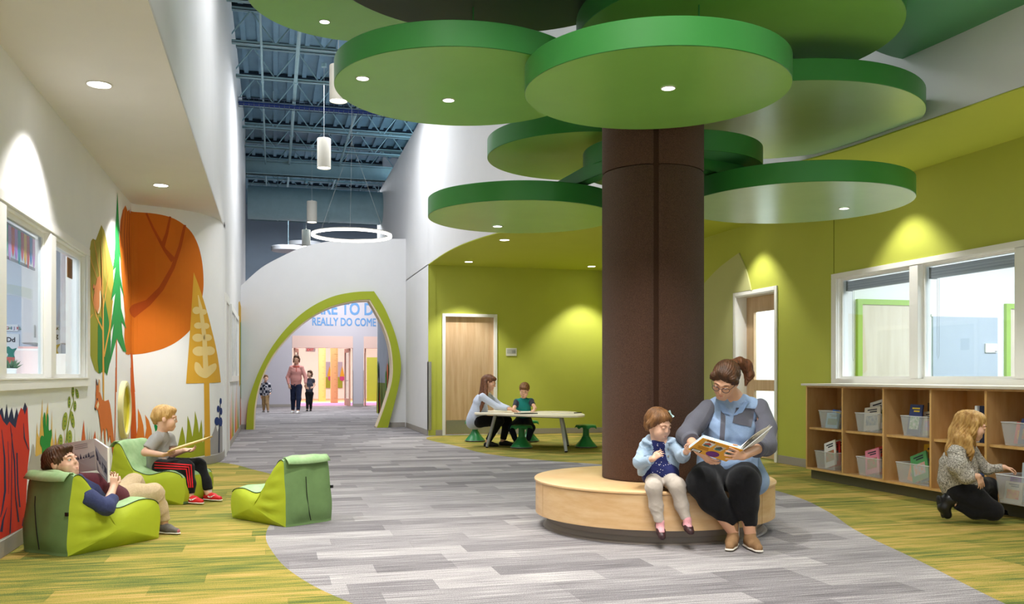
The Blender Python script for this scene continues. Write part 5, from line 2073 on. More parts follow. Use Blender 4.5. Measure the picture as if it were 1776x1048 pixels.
# books standing in the fourth bay
for k, (c, nm, th_, h_) in enumerate([('E8BE2E', 'yellow', .035, .26), ('16213E', 'black-blue', .075, .33), ('EDEFF0', 'white', .03, .33)]):
    y = [ycell(3, .66), ycell(3, .86), ycell(3, .74)][k]
    part = MB()
    part.box((6.1, y - th_ / 2, SM + .001), (6.35, y + th_ / 2, SM + h_))
    o = part.build('binder', mat('cover_' + c, c, .5), None, bevel=.003)
    tag(o, nm + ' binder standing on the upper shelf of the fourth bay behind the kneeling girl', 'binder', 'binders in the fourth bay')
for k, (c, nm) in enumerate([('2F7FD0', 'bright blue'), ('6E7B70', 'grey-green'), ('3F4E7A', 'slate blue')]):
    y = ycell(3, .55 + .13 * k)
    M = Matrix.Translation((6.12, y, SB + .001)) @ Matrix.Rotation(.0, 4, 'Y')
    book(M, .12 if k else .1, .24 - .02 * k, .02, c, nm + ' book on the bottom of the fourth bay behind the kneeling girl', 'books in the fourth bay')

# ================================================================== FIGURES (signed-distance modelling, one closed surface per garment / body)
def V3(p):
    return np.array([p[0], p[1], p[2]], dtype=np.float32)


class Sdf:
    def __init__(self):
        self.p = []

    def cap(self, a, b, ra, rb=None, k=.02, c=0, sq=None):
        """tapered capsule; sq=(axis, factor) flattens across an axis"""
        self.p.append(('c', V3(a), V3(b), ra, ra if rb is None else rb, k, c, sq))
        return self

    def chain(self, pts, rs, k=.02, c=0, sq=None):
        for i in range(len(pts) - 1):
            self.cap(pts[i], pts[i + 1], rs[i], rs[i + 1], k, c, sq)
        return self

    def ell(self, ce, ax, r, k=.02, c=0):
        """ellipsoid: ax = (x,y,z) unit axes"""
        self.p.append(('e', V3(ce), np.array([V3(a) for a in ax]), np.array(r, dtype=np.float32), 0, k, c, None))
        return self

    def sub(self, ce, ax, r, k=.008):
        self.p.append(('s', V3(ce), np.array([V3(a) for a in ax]), np.array(r, dtype=np.float32), 0, k, 0, None))
        return self

    def cut(self, point, normal, radius):
        self.p.append(('x', V3(point), V3(normal), radius, 0, 0, 0, None))
        return self

    @staticmethod
    def dist(q, P):
        if q[0] == 'c':
            a, b = q[1], q[2]
            ab = b - a
            l2 = float(ab @ ab) + 1e-12
            pa = P - a
            t = np.clip((pa @ ab) / l2, 0, 1)
            d = pa - t[..., None] * ab
            if q[7] is not None:
                axs, f = V3(q[7][0]), q[7][1]
                comp = d @ axs
                d = d + (comp * (1 / f - 1))[..., None] * axs
            return np.sqrt((d * d).sum(-1)) - (q[3] + t * (q[4] - q[3]))
        if q[0] in 'es':
            L = (P - q[1]) @ q[2].T / q[3]
            k0 = np.sqrt((L * L).sum(-1)) + 1e-9
            L2 = L / q[3]
            k1 = np.sqrt((L2 * L2).sum(-1)) + 1e-9
            return k0 * (k0 - 1) / k1
        raise ValueError

    def bounds(self):
        lo, hi = [], []
        for q in self.p:
            if q[0] == 'c':
                r = max(q[3], q[4])
                lo.append(np.minimum(q[1], q[2]) - r)
                hi.append(np.maximum(q[1], q[2]) + r)
            elif q[0] == 'e':
                r = float(q[3].max())
                lo.append(q[1] - r)
                hi.append(q[1] + r)
        return np.min(lo, 0), np.max(hi, 0)

    def mesh(self, h):
        lo, hi = self.bounds()
        lo = lo - 3 * h
        hi = hi + 3 * h
        n = np.ceil((hi - lo) / h).astype(int) + 1
        D = np.full(n, 1.0, dtype=np.float32)
        ax = [lo[i] + h * np.arange(n[i], dtype=np.float32) for i in range(3)]

        def region(a, b, pad):
            i0 = np.maximum(0, np.floor((a - pad - lo) / h).astype(int))
            i1 = np.minimum(n, np.ceil((b + pad - lo) / h).astype(int) + 1)
            if (i1 <= i0).any():
                return None, None
            g = np.stack(np.meshgrid(ax[0][i0[0]:i1[0]], ax[1][i0[1]:i1[1]], ax[2][i0[2]:i1[2]], indexing='ij'), -1)
            return (slice(i0[0], i1[0]), slice(i0[1], i1[1]), slice(i0[2], i1[2])), g
        for q in self.p:
            if q[0] == 'c':
                r = max(q[3], q[4])
                s_, g = region(np.minimum(q[1], q[2]) - r, np.maximum(q[1], q[2]) + r, q[5] + 3 * h)
            elif q[0] in 'es':
                r = float(q[3].max())
                s_, g = region(q[1] - r, q[1] + r, q[5] + 3 * h)
            else:
                s_, g = region(q[1] - q[3], q[1] + q[3], h)
            if s_ is None:
                continue
            if q[0] == 'x':
                rr = np.sqrt(((g - q[1]) ** 2).sum(-1))
                dd = (g - q[1]) @ q[2]
                D[s_] = np.where(rr < q[3], np.maximum(D[s_], dd), D[s_])
                continue
            d = self.dist(q, g).astype(np.float32)
            k = q[5]
            A = D[s_]
            if q[0] == 's':
                d = -d
                hh = np.maximum(k - np.abs(A - d), 0)
                D[s_] = np.maximum(A, d) + hh * hh / (4 * k)
            else:
                hh = np.maximum(k - np.abs(A - d), 0)
                D[s_] = np.minimum(A, d) - hh * hh / (4 * k)
        return surfnet(D, lo, h)

    def colors(self, P):
        best = None
        idx = None
        for q in self.p:
            if q[0] in 'sx':
                continue
            d = self.dist(q, P)
            if best is None:
                best = d.copy()
                idx = np.full(len(P), q[6])
            else:
                m = d < best
                best[m] = d[m]
                idx[m] = q[6]
        return idx


def surfnet(D, lo, h):
    S = D < 0
    nx, ny, nz = D.shape
    cnt = np.zeros((nx - 1, ny - 1, nz - 1), dtype=np.int8)
    for dx in (0, 1):
        for dy in (0, 1):
            for dz in (0, 1):
                cnt += S[dx:nx - 1 + dx, dy:ny - 1 + dy, dz:nz - 1 + dz]
    M = (cnt > 0) & (cnt < 8)
    I, Jx, K = np.nonzero(M)
    N = len(I)
    idx = -np.ones(M.shape, dtype=np.int32)
    idx[I, Jx, K] = np.arange(N)
    acc = np.zeros((N, 3), dtype=np.float32)
    num = np.zeros(N, dtype=np.float32)
    base = np.stack([I, Jx, K], 1)
    for axis in range(3):
        o1, o2 = [a for a in range(3) if a != axis]
        for u in (0, 1):
            for w in (0, 1):
                off = [0, 0, 0]
                off[o1] = u
                off[o2] = w
                A = base + off
                B = A.copy()
                B[:, axis] += 1
                da = D[A[:, 0], A[:, 1], A[:, 2]]
                db = D[B[:, 0], B[:, 1], B[:, 2]]
                m = (da < 0) != (db < 0)
                t = np.where(m, da / np.where(m, da - db, 1), 0)
                p = np.array(off, dtype=np.float32) + np.zeros((N, 3), dtype=np.float32)
                p[:, axis] += t
                acc += p * m[:, None]
                num += m
    verts = (base + acc / np.maximum(num, 1)[:, None]) * h + lo
    faces = []
    for axis in range(3):
        o1, o2 = [(1, 2), (2, 0), (0, 1)][axis]
        sl0 = [slice(None)] * 3
        sl1 = [slice(None)] * 3
        sl0[axis] = slice(0, -1)
        sl1[axis] = slice(1, None)
        a = S[tuple(sl0)]
        b = S[tuple(sl1)]
        e = np.argwhere(a != b)
        e = e[(e[:, o1] > 0) & (e[:, o2] > 0)]
        e = e[(e[:, o1] < D.shape[o1] - 1) & (e[:, o2] < D.shape[o2] - 1)]
        ins = a[e[:, 0], e[:, 1], e[:, 2]]
        q = []
        for du, dw in ((-1, -1), (0, -1), (0, 0), (-1, 0)):
            c = e.copy()
            c[:, o1] += du
            c[:, o2] += dw
            q.append(idx[c[:, 0], c[:, 1], c[:, 2]])
        q = np.stack(q, 1)
        q[~ins] = q[~ins][:, ::-1]
        faces.append(q)
    F = np.concatenate(faces)
    F = F[(F >= 0).all(1)]
    return verts, F


def relax(V_, F, it=2, lam=.5):
    E = np.concatenate([F[:, [0, 1]], F[:, [1, 2]], F[:, [2, 3]], F[:, [3, 0]]])
    for _ in range(it):
        acc = np.zeros_like(V_)
        n = np.zeros(len(V_), dtype=np.float32)
        for a, b in ((0, 1), (1, 0)):
            for ax in range(3):
                acc[:, ax] += np.bincount(E[:, a], weights=V_[E[:, b], ax], minlength=len(V_))
            n += np.bincount(E[:, a], minlength=len(V_))
        V_ = V_ * (1 - lam) + lam * acc / np.maximum(n, 1)[:, None]
    return V_


def vnormals(V_, F):
    a, b, c, d = (V_[F[:, i]] for i in range(4))
    fn = np.cross(c - a, d - b)
    n = np.zeros_like(V_)
    for i in range(4):
        for ax in range(3):
            n[:, ax] += np.bincount(F[:, i], weights=fn[:, ax], minlength=len(V_))
    return n / (np.linalg.norm(n, axis=1)[:, None] + 1e-12)


def sdf_object(name, S, h, mats, parent, disp=None, it=2):
    V_, F = S.mesh(h)
    V_ = relax(V_.astype(np.float64), F, it)
    if disp is not None:
        V_ = V_ + vnormals(V_, F) * disp(V_)[:, None]
    me = bpy.data.meshes.new(name)
    o = bpy.data.objects.new(name, me)
    COL.objects.link(o)
    o.parent = parent
    inv = np.array(wmat(parent).inverted())
    W_ = V_ @ inv[:3, :3].T + inv[:3, 3]
    nf = len(F)
    me.vertices.add(len(W_))
    me.vertices.foreach_set('co', W_.astype(np.float32).ravel())
    me.loops.add(nf * 4)
    me.loops.foreach_set('vertex_index', F.astype(np.int32).ravel())
    me.polygons.add(nf)
    me.polygons.foreach_set('loop_start', np.arange(0, nf * 4, 4, dtype=np.int32))
    me.polygons.foreach_set('loop_total', np.full(nf, 4, dtype=np.int32))
    me.update(calc_edges=True)
    if not isinstance(mats, (list, tuple)):
        mats = [mats]
    for m in mats:
        me.materials.append(m)
    if len(mats) > 1:
        fc = V_[F].mean(1).astype(np.float32)
        me.polygons.foreach_set('material_index', S.colors(fc).astype(np.int32))
    me.polygons.foreach_set('use_smooth', np.ones(nf, dtype=bool))
    me.validate()
    me.update()
    return o


def unit(v):
    return Vector(v).normalized()


SKIN = mat('skin_light', 'DDAA8C', .5, .35, noise=.06, nscale=14)
SKIN2 = mat('skin_fair', 'E6B79C', .5, .35, noise=.05, nscale=14)
LIP = mat('lip_rose', 'C4786C', .45, .4)
EYEW = mat('eye_white', 'E9E6E2', .25, .5)
IRIS = mat('eye_dark', '33261F', .2, .6)


def hair_mat(name, c1, c2):
    return mat(name, c1, .5, .35, nscale=34, color2=c2, stretch=(1, 1, .25), bump=.6, bscale=90)


HAIR_BROWN = hair_mat('hair_brown', '5C3B24', '38220F')
HAIR_LBROWN = hair_mat('hair_light_brown', '8A6038', '5A3A20')
HAIR_BLOND = hair_mat('hair_blond', 'D9B070', 'B58748')
HAIR_LONGB = hair_mat('hair_long_blond', 'D2AA68', '9C7038')
HAIR_AUB = hair_mat('hair_auburn', '7A4C30', '4A2C1A')


def fabric(name, c, c2=None, n=.1, ns=30, b=.25, bs=60, r=.85):
    if c2:
        a, d = [int(c[i:i + 2], 16) for i in (0, 2, 4)], [int(c2[i:i + 2], 16) for i in (0, 2, 4)]
        c2 = ''.join('%02X' % int(.55 * p + .45 * q) for p, q in zip(a, d))
    return mat(name, c, r, .15, noise=n, nscale=ns * 3, color2=c2, bump=b * .6, bscale=bs * 4, sheen=.1)


def head(S, c, f, u, hs, s=1.0, c_i=0, ears=True, kid=False):
    """adds a head to the body; c centre, f facing, u up, hs scale (1 = adult)"""
    f = unit(f)
    u = unit(Vector(u) - f * Vector(u).dot(f))
    r = f.cross(u)
    ax = (r, f, u)
    c = Vector(c)
    k = .03 * hs

    def P(a, b, d):
        return c + r * a * hs + f * b * hs + u * d * hs
    S.ell(P(0, -.012, .030), ax, (.074 * hs, .092 * hs, .084 * hs), k, c_i)
    S.ell(P(0, .024, -.038), ax, (.056 * hs, .064 * hs, .070 * hs), k, c_i)
    S.cap(P(-.014, .062 if kid else .066, -.086 if kid else -.092), P(.014, .062 if kid else .066, -.086 if kid else -.092), .020 * hs, None, k, c_i)
    if kid:
        for q in (-1, 1):
            S.ell(P(q * .034, .050, -.040), ax, (.030 * hs, .028 * hs, .030 * hs), .02 * hs, c_i)
    for q in (-1, 1):
        S.cap(P(q * .036, .055, -.03), P(q * .034, .05, -.05), .026 * hs, .022 * hs, .02 * hs, c_i)
        S.cap(P(q * .012, .083, .022), P(q * .05, .068, .024), .010 * hs, .008 * hs, .012 * hs, c_i)
        if ears:
            S.ell(P(q * .076, -.006, -.004), ax, (.010 * hs, .019 * hs, .030 * hs), .008 * hs, c_i)
    nt_ = (.096, -.020, .0095) if kid else (.1035, -.026, .0108)
    S.cap(P(0, .085, .010), P(0, nt_[0], nt_[1]), .0078 * hs, nt_[2] * hs, .012 * hs, c_i)
    for q in (-1, 1):
        S.cap(P(q * .009, nt_[0] - .010, nt_[1] - .003), P(q * .009, nt_[0] - .013, nt_[1] - .002), .0078 * hs, None, .006 * hs, c_i)
        S.sub(P(q * .031, .092, .006), ax, (.016 * hs, .014 * hs, .009 * hs), .012 * hs)
    S.cap(P(-.018, .082, -.058), P(.018, .082, -.058), .009 * hs, None, .008 * hs, c_i)
    S.cap(P(-.014, .083, -.068), P(.014, .083, -.068), .009 * hs, None, .008 * hs, c_i)
    return c, f, u, r, P


def face(parent, P, ax, hs, brow, closed=False):
    r, f, u = ax
    for q in (-1, 1):
        mb_ = MB()
        M = Matrix((r, f, u)).transposed()
        mb_.ball(P(q * .031, .0775, .005), .0125 * hs, 12)
        e = mb_.build('eye', EYEW, parent, smooth=True)
        mb_ = MB()
        mb_.ball(P(q * .031, .0845, .003), .0075 * hs, 10, (1, .8, 1), M)
        mb_.build('iris', IRIS, e, smooth=True)
        mb_ = MB()
        mb_.ball(P(q * .031, .0772, .0068 if closed else .0105), .0147 * hs, 12, (1.05, .98, .90 if closed else .58), M)
        mb_.build('eyelid', parent.get('skin_m', None) and MATS[parent['skin_m']] or SKIN, parent, smooth=True)
        mb_ = MB()
        mb_.path([P(q * .014, .0895, .023), P(q * .029, .0868, .028), P(q * .045, .0765, .025)], [.0024 * hs, .0034 * hs, .0016 * hs], n=6)
        mb_.build('eyebrow', brow, parent, smooth=True)
    mb_ = MB()
    mb_.path([P(-.024, .0815, -.063), P(-.009, .0900, -.0595), P(0, .0905, -.061), P(.009, .0900, -.0595), P(.024, .0815, -.063)], [.0015 * hs, .0036 * hs, .0034 * hs, .0036 * hs, .0015 * hs], n=6)
    mb_.path([P(-.020, .0825, -.0645), P(0, .0905, -.0680), P(.020, .0825, -.0645)], [.0015 * hs, .0042 * hs, .0015 * hs], n=6)
    mb_.build('lips', LIP, parent, smooth=True)


def hand(S, wrist, d, pn, hs, curl=.5, side=1, spread=.10, thumb_in=.5, c=0, grip=None):
    """d: wrist-to-knuckle direction, pn: palm normal (palm faces +pn), side=+1: thumb on (d x pn) side"""
    d = unit(d)
    pn = unit(Vector(pn) - d * Vector(pn).dot(d))
    sd = d.cross(pn) * side
    w = Vector(wrist)
    k = .010 * hs
    kn = []
    for i in range(4):
        o = (i - 1.5)
        kp = w + d * (.082 - .004 * abs(o - .5)) * hs - sd * o * .0195 * hs
        S.cap(w + d * .012 * hs - sd * o * .011 * hs, kp, .0135 * hs, .0105 * hs, .014 * hs, c)
        kn.append(kp)
    lens = [(.036, .024, .019), (.041, .027, .020), (.038, .025, .019), (.030, .019, .017)]
    for i in range(4):
        o = (i - 1.5)
        dd = unit(d - sd * o * spread)
        p = kn[i]
        ang = curl * (.55 + .08 * i)
        for j, L_ in enumerate(lens[i]):
            ang_ = ang
            R = Matrix.Rotation(ang_, 3, dd.cross(pn))
            dd = unit(R @ dd)
            q = p + dd * L_ * hs
            r0 = (.0088 - .0009 * j) * hs
            S.cap(p, q, r0, r0 - .0008 * hs, .004 * hs, c)
            p = q
    tb_ = w + d * .018 * hs + sd * .022 * hs + pn * .004 * hs
    t1 = tb_ + unit(d * .7 + sd * .75 + pn * .35) * .040 * hs
    t2 = t1 + unit(d * .9 + sd * (.35 - thumb_in * .5) + pn * (.25 + thumb_in * .5)) * .030 * hs
    t3 = t2 + unit(d * .9 + sd * (.1 - thumb_in * .6) + pn * (.2 + thumb_in * .5)) * .025 * hs
    S.cap(w + d * .02 * hs + sd * .006 * hs, tb_, .014 * hs, .013 * hs, .012 * hs, c)
    S.cap(tb_, t1, .0135 * hs, .011 * hs, .010 * hs, c)
    S.cap(t1, t2, .0105 * hs, .0098 * hs, .006 * hs, c)
    S.cap(t2, t3, .0098 * hs, .0082 * hs, .005 * hs, c)


def wrinkle(amp, fr=55, seed=0):
    def f(V_):
        x, y, z = V_[:, 0] * fr, V_[:, 1] * fr, V_[:, 2] * fr
        ph = z * .55 + (x - y) * .22 + 1.6 * np.sin(x * .21 + y * .17 + seed) + .8 * np.sin(z * .31 + seed * 2)
        f1 = (1 - np.abs(np.sin(ph))) ** 2.5
        m1 = .5 + .5 * np.sin(x * .19 - z * .23 + seed * 3)
        ph2 = (x + y) * .42 - z * .35 + 1.3 * np.sin(z * .25 + seed)
        f2 = (1 - np.abs(np.sin(ph2))) ** 3
        m2 = .5 + .5 * np.sin(y * .27 + z * .2 + seed)
        return amp * (1.7 * f1 * m1 + 1.2 * f2 * m2 - .5)
    return f


def strands(c, u, amp, n=46, seed=0):
    """fine ridges running down from the crown"""
    c = np.array(c)
    u_ = np.array(unit(u))
    ref = np.array(unit(Vector(u).orthogonal()))
    ref2 = np.cross(u_, ref)

    def f(V_):
        d = V_ - c
        a = np.arctan2(d @ ref, d @ ref2)
        hgt = d @ u_
        return amp * (np.sin(a * n + 3 * np.sin(hgt * 30 + seed)) + .6 * np.sin(a * n * 1.7 + hgt * 40 + seed))
    return f


def shoe(parent, ankle, toe_dir, fs, upper, sole, name='shoe', high=0.0, up=Vector((0, 0, 1)), vox=.005, mark=None, strap=None, sock=None):
    """fs = foot length; ankle = ankle joint position; sole lies fs*.30 below ankle"""
    td = unit(toe_dir)
    up = unit(Vector(up) - td * Vector(up).dot(td))
    A = Vector(ankle)
    gh = fs * .33
    heel = A - up * (gh - fs * .14) - td * fs * .16
    toe = A - up * (gh - fs * .11) + td * fs * .66
    mid = A - up * (gh - fs * .16) + td * fs * .28
    S = Sdf()
    sd = td.cross(up)
    S.cap(heel, mid, fs * .14, fs * .145, .02)
    S.cap(mid, toe, fs * .15, fs * .115, .02)
    S.cap(A - up * fs * .08, mid, fs * .145, fs * .13, .03)
    if high:
        S.cap(A - up * fs * .08, A + up * high, fs * .15, fs * .17, .02)
        S.cut(A + up * high * .95, up, fs * .4)
    else:
        S.cut(A + up * fs * .03 - td * fs * .02, unit(up - td * .25), fs * .24)
    S.cut(A - up * (gh - fs * .05), -up, fs * 1.3)
    o = sdf_object(name, S, vox, upper, parent)
    S2 = Sdf()
    b = A - up * (gh - fs * .035)
    for a_, b_ in ((-.16, .28), (.28, .68)):
        S2.cap(b + td * fs * a_, b + td * fs * b_, fs * (.165 if a_ < 0 else .17), fs * (.17 if a_ < 0 else .135), .01, 0, (up, .28))
    sdf_object('sole', S2, vox, sole, o)
    return o, A, td, up, sd, gh, mid, toe


def laces(o, A, td, up, sd, fs, m, n=4):
    mb_ = MB()
    for i in range(n):
        p = A + td * fs * (.12 + .10 * i) + up * fs * (-.015 - .045 * i)
        mb_.path([p - sd * fs * .075 - up * fs * .035, p + up * fs * .012, p + sd * fs * .075 - up * fs * .035], .0032, n=5)
    mb_.build('laces', m, o, smooth=True)


def person(label, base, group=None):
    t = thing('person', base, label, 'person', group)
    return t


def torso_prims(S, pel, chest, neck, shL, shR, s, rad_p, rad_c, depth=.68, fwd=None, k=.05, c=0, belly=None):
    """pelvis to chest to shoulders; fwd = facing direction of the torso for the flattening"""
    fw = unit(fwd)
    pel, chest, neck, shL, shR = map(Vector, (pel, chest, neck, shL, shR))
    S.cap(pel, pel.lerp(chest, .5), rad_p, (rad_p + rad_c) / 2 * .95, k, c, (fw, depth))
    S.cap(pel.lerp(chest, .5), chest, (rad_p + rad_c) / 2 * .95, rad_c, k, c, (fw, depth))
    S.cap(chest, chest.lerp((shL + shR) / 2, .6), rad_c, rad_c * .8, k, c, (fw, depth))
    S.cap(shL, shR, .048 * s, None, k, c)
    if belly:
        S.ell(*belly)


def yokes(S, neck, shL, shR, r, k=.03, c=0):
    S.cap(Vector(neck), Vector(shL), r * 1.05, r, k, c)
    S.cap(Vector(neck), Vector(shR), r * 1.05, r, k, c)

# ------------------------------------------------------------------ garment details laid on a surface
from mathutils.bvhtree import BVHTree


def bvh_of(o):
    M = wmat(o)
    me = o.data
    vs = [M @ v.co for v in me.vertices]
    return BVHTree.FromPolygons(vs, [tuple(p.vertices) for p in me.polygons])


def decal(name, o, tree, quads, m, nu=8, nv=8, off=.003, parent=None):
    """patch following the garment: quads = 4 viewing directions (pixels) whose rays meet the garment"""
    eye = Vector((0, 0, CAMZ))
    mb_ = MB()
    for Q in quads:
        P = []
        ok = True
        for j in range(nv + 1):
            v = j / nv
            for i in range(nu + 1):
                u = i / nu
                x = (Q[0][0] * (1 - u) + Q[1][0] * u) * (1 - v) + (Q[3][0] * (1 - u) + Q[2][0] * u) * v
                y = (Q[0][1] * (1 - u) + Q[1][1] * u) * (1 - v) + (Q[3][1] * (1 - u) + Q[2][1] * u) * v
                d = D_(x, y).normalized()
                h = tree.ray_cast(eye, d)
                if h[0] is None:
                    P.append(None)
                    continue
                n = h[1] if h[1].dot(d) < 0 else -h[1]
                P.append(h[0] + n * off)
        idx = {}
        V_ = []
        for k, p in enumerate(P):
            if p is not None:
                idx[k] = len(V_)
                V_.append(p)
        F = []
        for j in range(nv):
            for i in range(nu):
                q = [j * (nu + 1) + i, j * (nu + 1) + i + 1, (j + 1) * (nu + 1) + i + 1, (j + 1) * (nu + 1) + i]
                if all(k in idx for k in q):
                    pts = [P[k] for k in q]
                    if max((pts[a] - pts[b]).length for a in range(4) for b in range(4)) < .12:
                        F.append(tuple(idx[k] for k in q))
        if F:
            mb_.add(V_, F)
    if not mb_.f:
        return None
    return mb_.build(name, m, parent or o, smooth=True)


TANPANT = fabric('chino_khaki', 'C2AB88', 'A8916E')
NAVYH = fabric('hoodie_navy', '3E4468', '30355A')
MAROON = fabric('shirt_maroon', '5E2730', '4A1C26')
BLACKF = fabric('trouser_black', '1B1B1E', '121214', ns=20)
HEATHER = fabric('tee_heather_grey', 'A9A6A2', '8B8884', ns=90)
CHAM = fabric('chambray_blue', '93AACB', '7F97BD', ns=60)
CHARCL = fabric('chambray_charcoal', '64646E', '4E4F5A', ns=120)
DENIM = fabric('denim_pale', 'A9BDD2', '8DA5C0', ns=40)
NAVYD = fabric('dress_navy', '262B5C', '1E2350')
GREYLEG = fabric('legging_oatmeal', 'C2B7AC', 'B0A59A', ns=80)
KNIT = mat('knit_marl', 'D6D0C6', .9, .1, nscale=95, color2='6A6660', bump=.5, bscale=120)
TANBOOT = mat('boot_suede_tan', '9C7A58', .9, .1, noise=.12, nscale=30)
SOLEW = mat('sole_cream', 'E9E2D6', .6, .3)
REDSH = mat('sneaker_red', 'D8262A', .55, .35, noise=.08, nscale=60)
GREYSH = mat('sneaker_grey', '6C6660', .7, .25, noise=.2, nscale=60)
MAROONSH = mat('maryjane_dark', '3A2226', .4, .4)
BOOTB = mat('boot_black', '17171A', .35, .5)
PINKS = fabric('sock_pink', 'E7A7AE', 'D898A0')
WHITES = fabric('sock_white', 'EFEDEA', 'DDDAD6')
PAGE = mat('page_white', 'F3EFE4', .8)

# ================================================================== SEATED WOMAN
base = camw((1262 - CXP) / FOC * 6.62, 6.62, .385)
W = person('woman in glasses and blue-grey shirt reading a yellow picture book on the bench', base)
pel, chest, neck = J(1260, 815, 6.62), J(1266, 742, 6.57), J(1272, 694, 6.54)
hc = J(1258, 660, 6.40)
hf = RT * -.50 - FW * .72 - UP * .62
hu = UP * .80 - FW * .52 + RT * -.06
shL, shR = J(1229, 706, 6.54), J(1318, 706, 6.54)
elL, wrL = J(1190, 756, 6.36), J(1213, 783, 6.08)
elR, wrR = J(1328, 772, 6.36), J(1288, 791, 5.96)
hipL, hipR = J(1240, 822, 6.62), J(1285, 822, 6.62)
knL, knR = J(1218, 838, 6.24), J(1290, 838, 6.22)
anL, anR = J(1271, 922, 6.30), J(1301, 925, 6.26)
S = Sdf()
c_, f_, u_, r_, P_ = head(S, hc, hf, hu, 1.10)
S.cap(hc - u_ * .06 - f_ * .03, neck + UP * .01, .058, .062, .03)
S.chain([neck, chest, pel], [.07, .15, .16], .05, sq=(FW, .7))
S.cap(shL, shR, .034, None, .04)
S.chain([shL, elL, wrL], [.034, .038, .030], .02)
S.chain([shR, elR, wrR], [.034, .038, .030], .02)
hand(S, wrL, unit(J(1231, 801, 6.04) - wrL), FW * .5 + UP * .8, .98, .5, side=1)
hand(S, wrR, unit(J(1264, 788, 5.885) - wrR), FW * .95 + UP * .25, .96, .10, side=-1, spread=.14, thumb_in=.1)
S.chain([pel, hipL, knL, J(1236, 868, 6.26), anL], [.11, .09, .07, .06, .040], .03)
S.chain([pel, hipR, knR, J(1293, 870, 6.24), anR], [.11, .09, .07, .06, .040], .03)
body = sdf_object('body', S, .0052, [SKIN], W)
body['skin_m'] = 'skin_light'
face(body, P_, (r_, f_, u_), 1.10, HAIR_BROWN, True)
# shirt
S = Sdf()
S.chain([J(1268, 716, 6.56), chest, J(1262, 790, 6.58), J(1260, 828, 6.58)], [.125, .185, .205, .20], .06, 0, sq=(FW, .74))
S.cap(J(1247, 742, 6.46), J(1250, 756, 6.45), .075, None, .05, 0)
S.cap(J(1292, 742, 6.46), J(1288, 756, 6.45), .075, None, .05, 0)
S.ell(J(1262, 800, 6.50), (RT, FW, UP), (.205, .17, .13), .05, 0)
S.cap(J(1244, 704, 6.55), J(1300, 704, 6.55), .068, None, .05, 0)
S.chain([J(1290, 812, 6.52), J(1308, 834, 6.44)], [.13, .11], .04, 0)
S.chain([J(1238, 812, 6.52), J(1222, 832, 6.46)], [.12, .09], .04, 0)
S.cap(J(1232, 709, 6.54), J(1228, 716, 6.53), .056, .056, .03)
S.cap(J(1310, 709, 6.54), J(1314, 716, 6.53), .056, .056, .03)
S.cap(neck + RT * -.06 - FW * .03, neck + RT * .07 - FW * .02, .035, .04, .03, 0)
S.sub(J(1269, 698, 6.42), (RT, FW, UP), (.034, .06, .060), .01)
shirt = sdf_object('shirt', S, .0065, [CHAM], W, wrinkle(.0028, 60, 1))
for nm_, ch_, rs_, ce_, cn_ in (('sleeve', [J(1228, 709, 6.54), J(1208, 733, 6.46), elL, J(1198, 764, 6.28)], [.070, .074, .068, .060], J(1199, 766, 6.25), wrL - elL),
                                ('sleeve', [J(1317, 709, 6.54), J(1327, 742, 6.47), elR, J(1313, 778, 6.24)], [.072, .080, .074, .060], J(1311, 779, 6.22), wrR - elR)):
    S = Sdf()
    S.chain(ch_, rs_, .03)
    inw = unit(J(1272, 720, 6.55) - ch_[0])
    S.cut(ch_[0] + inw * .050 + UP * .0, unit(inw - UP * .15), .12)
    S.cut(ce_, unit(cn_), .12)
    sl_ = sdf_object(nm_, S, .0062, [CHARCL], W, wrinkle(.0038, 52, 4))
    S = Sdf()
    q_ = ce_ - unit(cn_) * .028
    S.cap(q_, q_ + unit(cn_) * .028, .066, .064, .01)
    S.cut(ce_ + unit(cn_) * .006, unit(cn_), .12)
    S.cut(q_ - unit(cn_) * .008, -unit(cn_), .12)
    sdf_object('rolled_cuff', S, .0062, [CHARCL], sl_, wrinkle(.003, 70, 6))
tr_ = bvh_of(shirt)
S = Sdf()
S.chain([J(1294, 692, 6.58), J(1291, 699, 6.48)], [.022, .018], .012, 0)
S.chain([J(1250, 696, 6.58), J(1250, 703, 6.48)], [.020, .016], .012, 0)
S.chain([J(1252, 694, 6.60), J(1270, 690, 6.66), J(1292, 690, 6.60)], [.022, .024, .022], .012, 0)
sdf_object('collar', S, .0055, [CHAM], shirt)
decal('placket', shirt, tr_, [[(1250.5, 710), (1258, 722), (1256, 764), (1248, 764)], [(1248, 764), (1256, 764), (1247, 826), (1238, 824)]], CHARCL, 2, 16, .005)
decal('collar_flap', shirt, tr_, [[(1243, 697), (1254, 700), (1267, 722), (1254, 719)], [(1299, 695), (1288, 699), (1270, 723), (1286, 717)]], fabric('collar_blue', '86A0C8', '7890BA', ns=60), 8, 8, .012)
decal('pocket', shirt, tr_, [[(1276, 707.5), (1309, 709), (1302, 741), (1270, 734)]], CHARCL, 10, 10, .007)
decal('pocket_hem', shirt, tr_, [[(1276, 707.5), (1309, 709), (1308, 712.5), (1275.5, 711)]], fabric('charcoal_hem', '4A4B56'), 8, 2, .009)
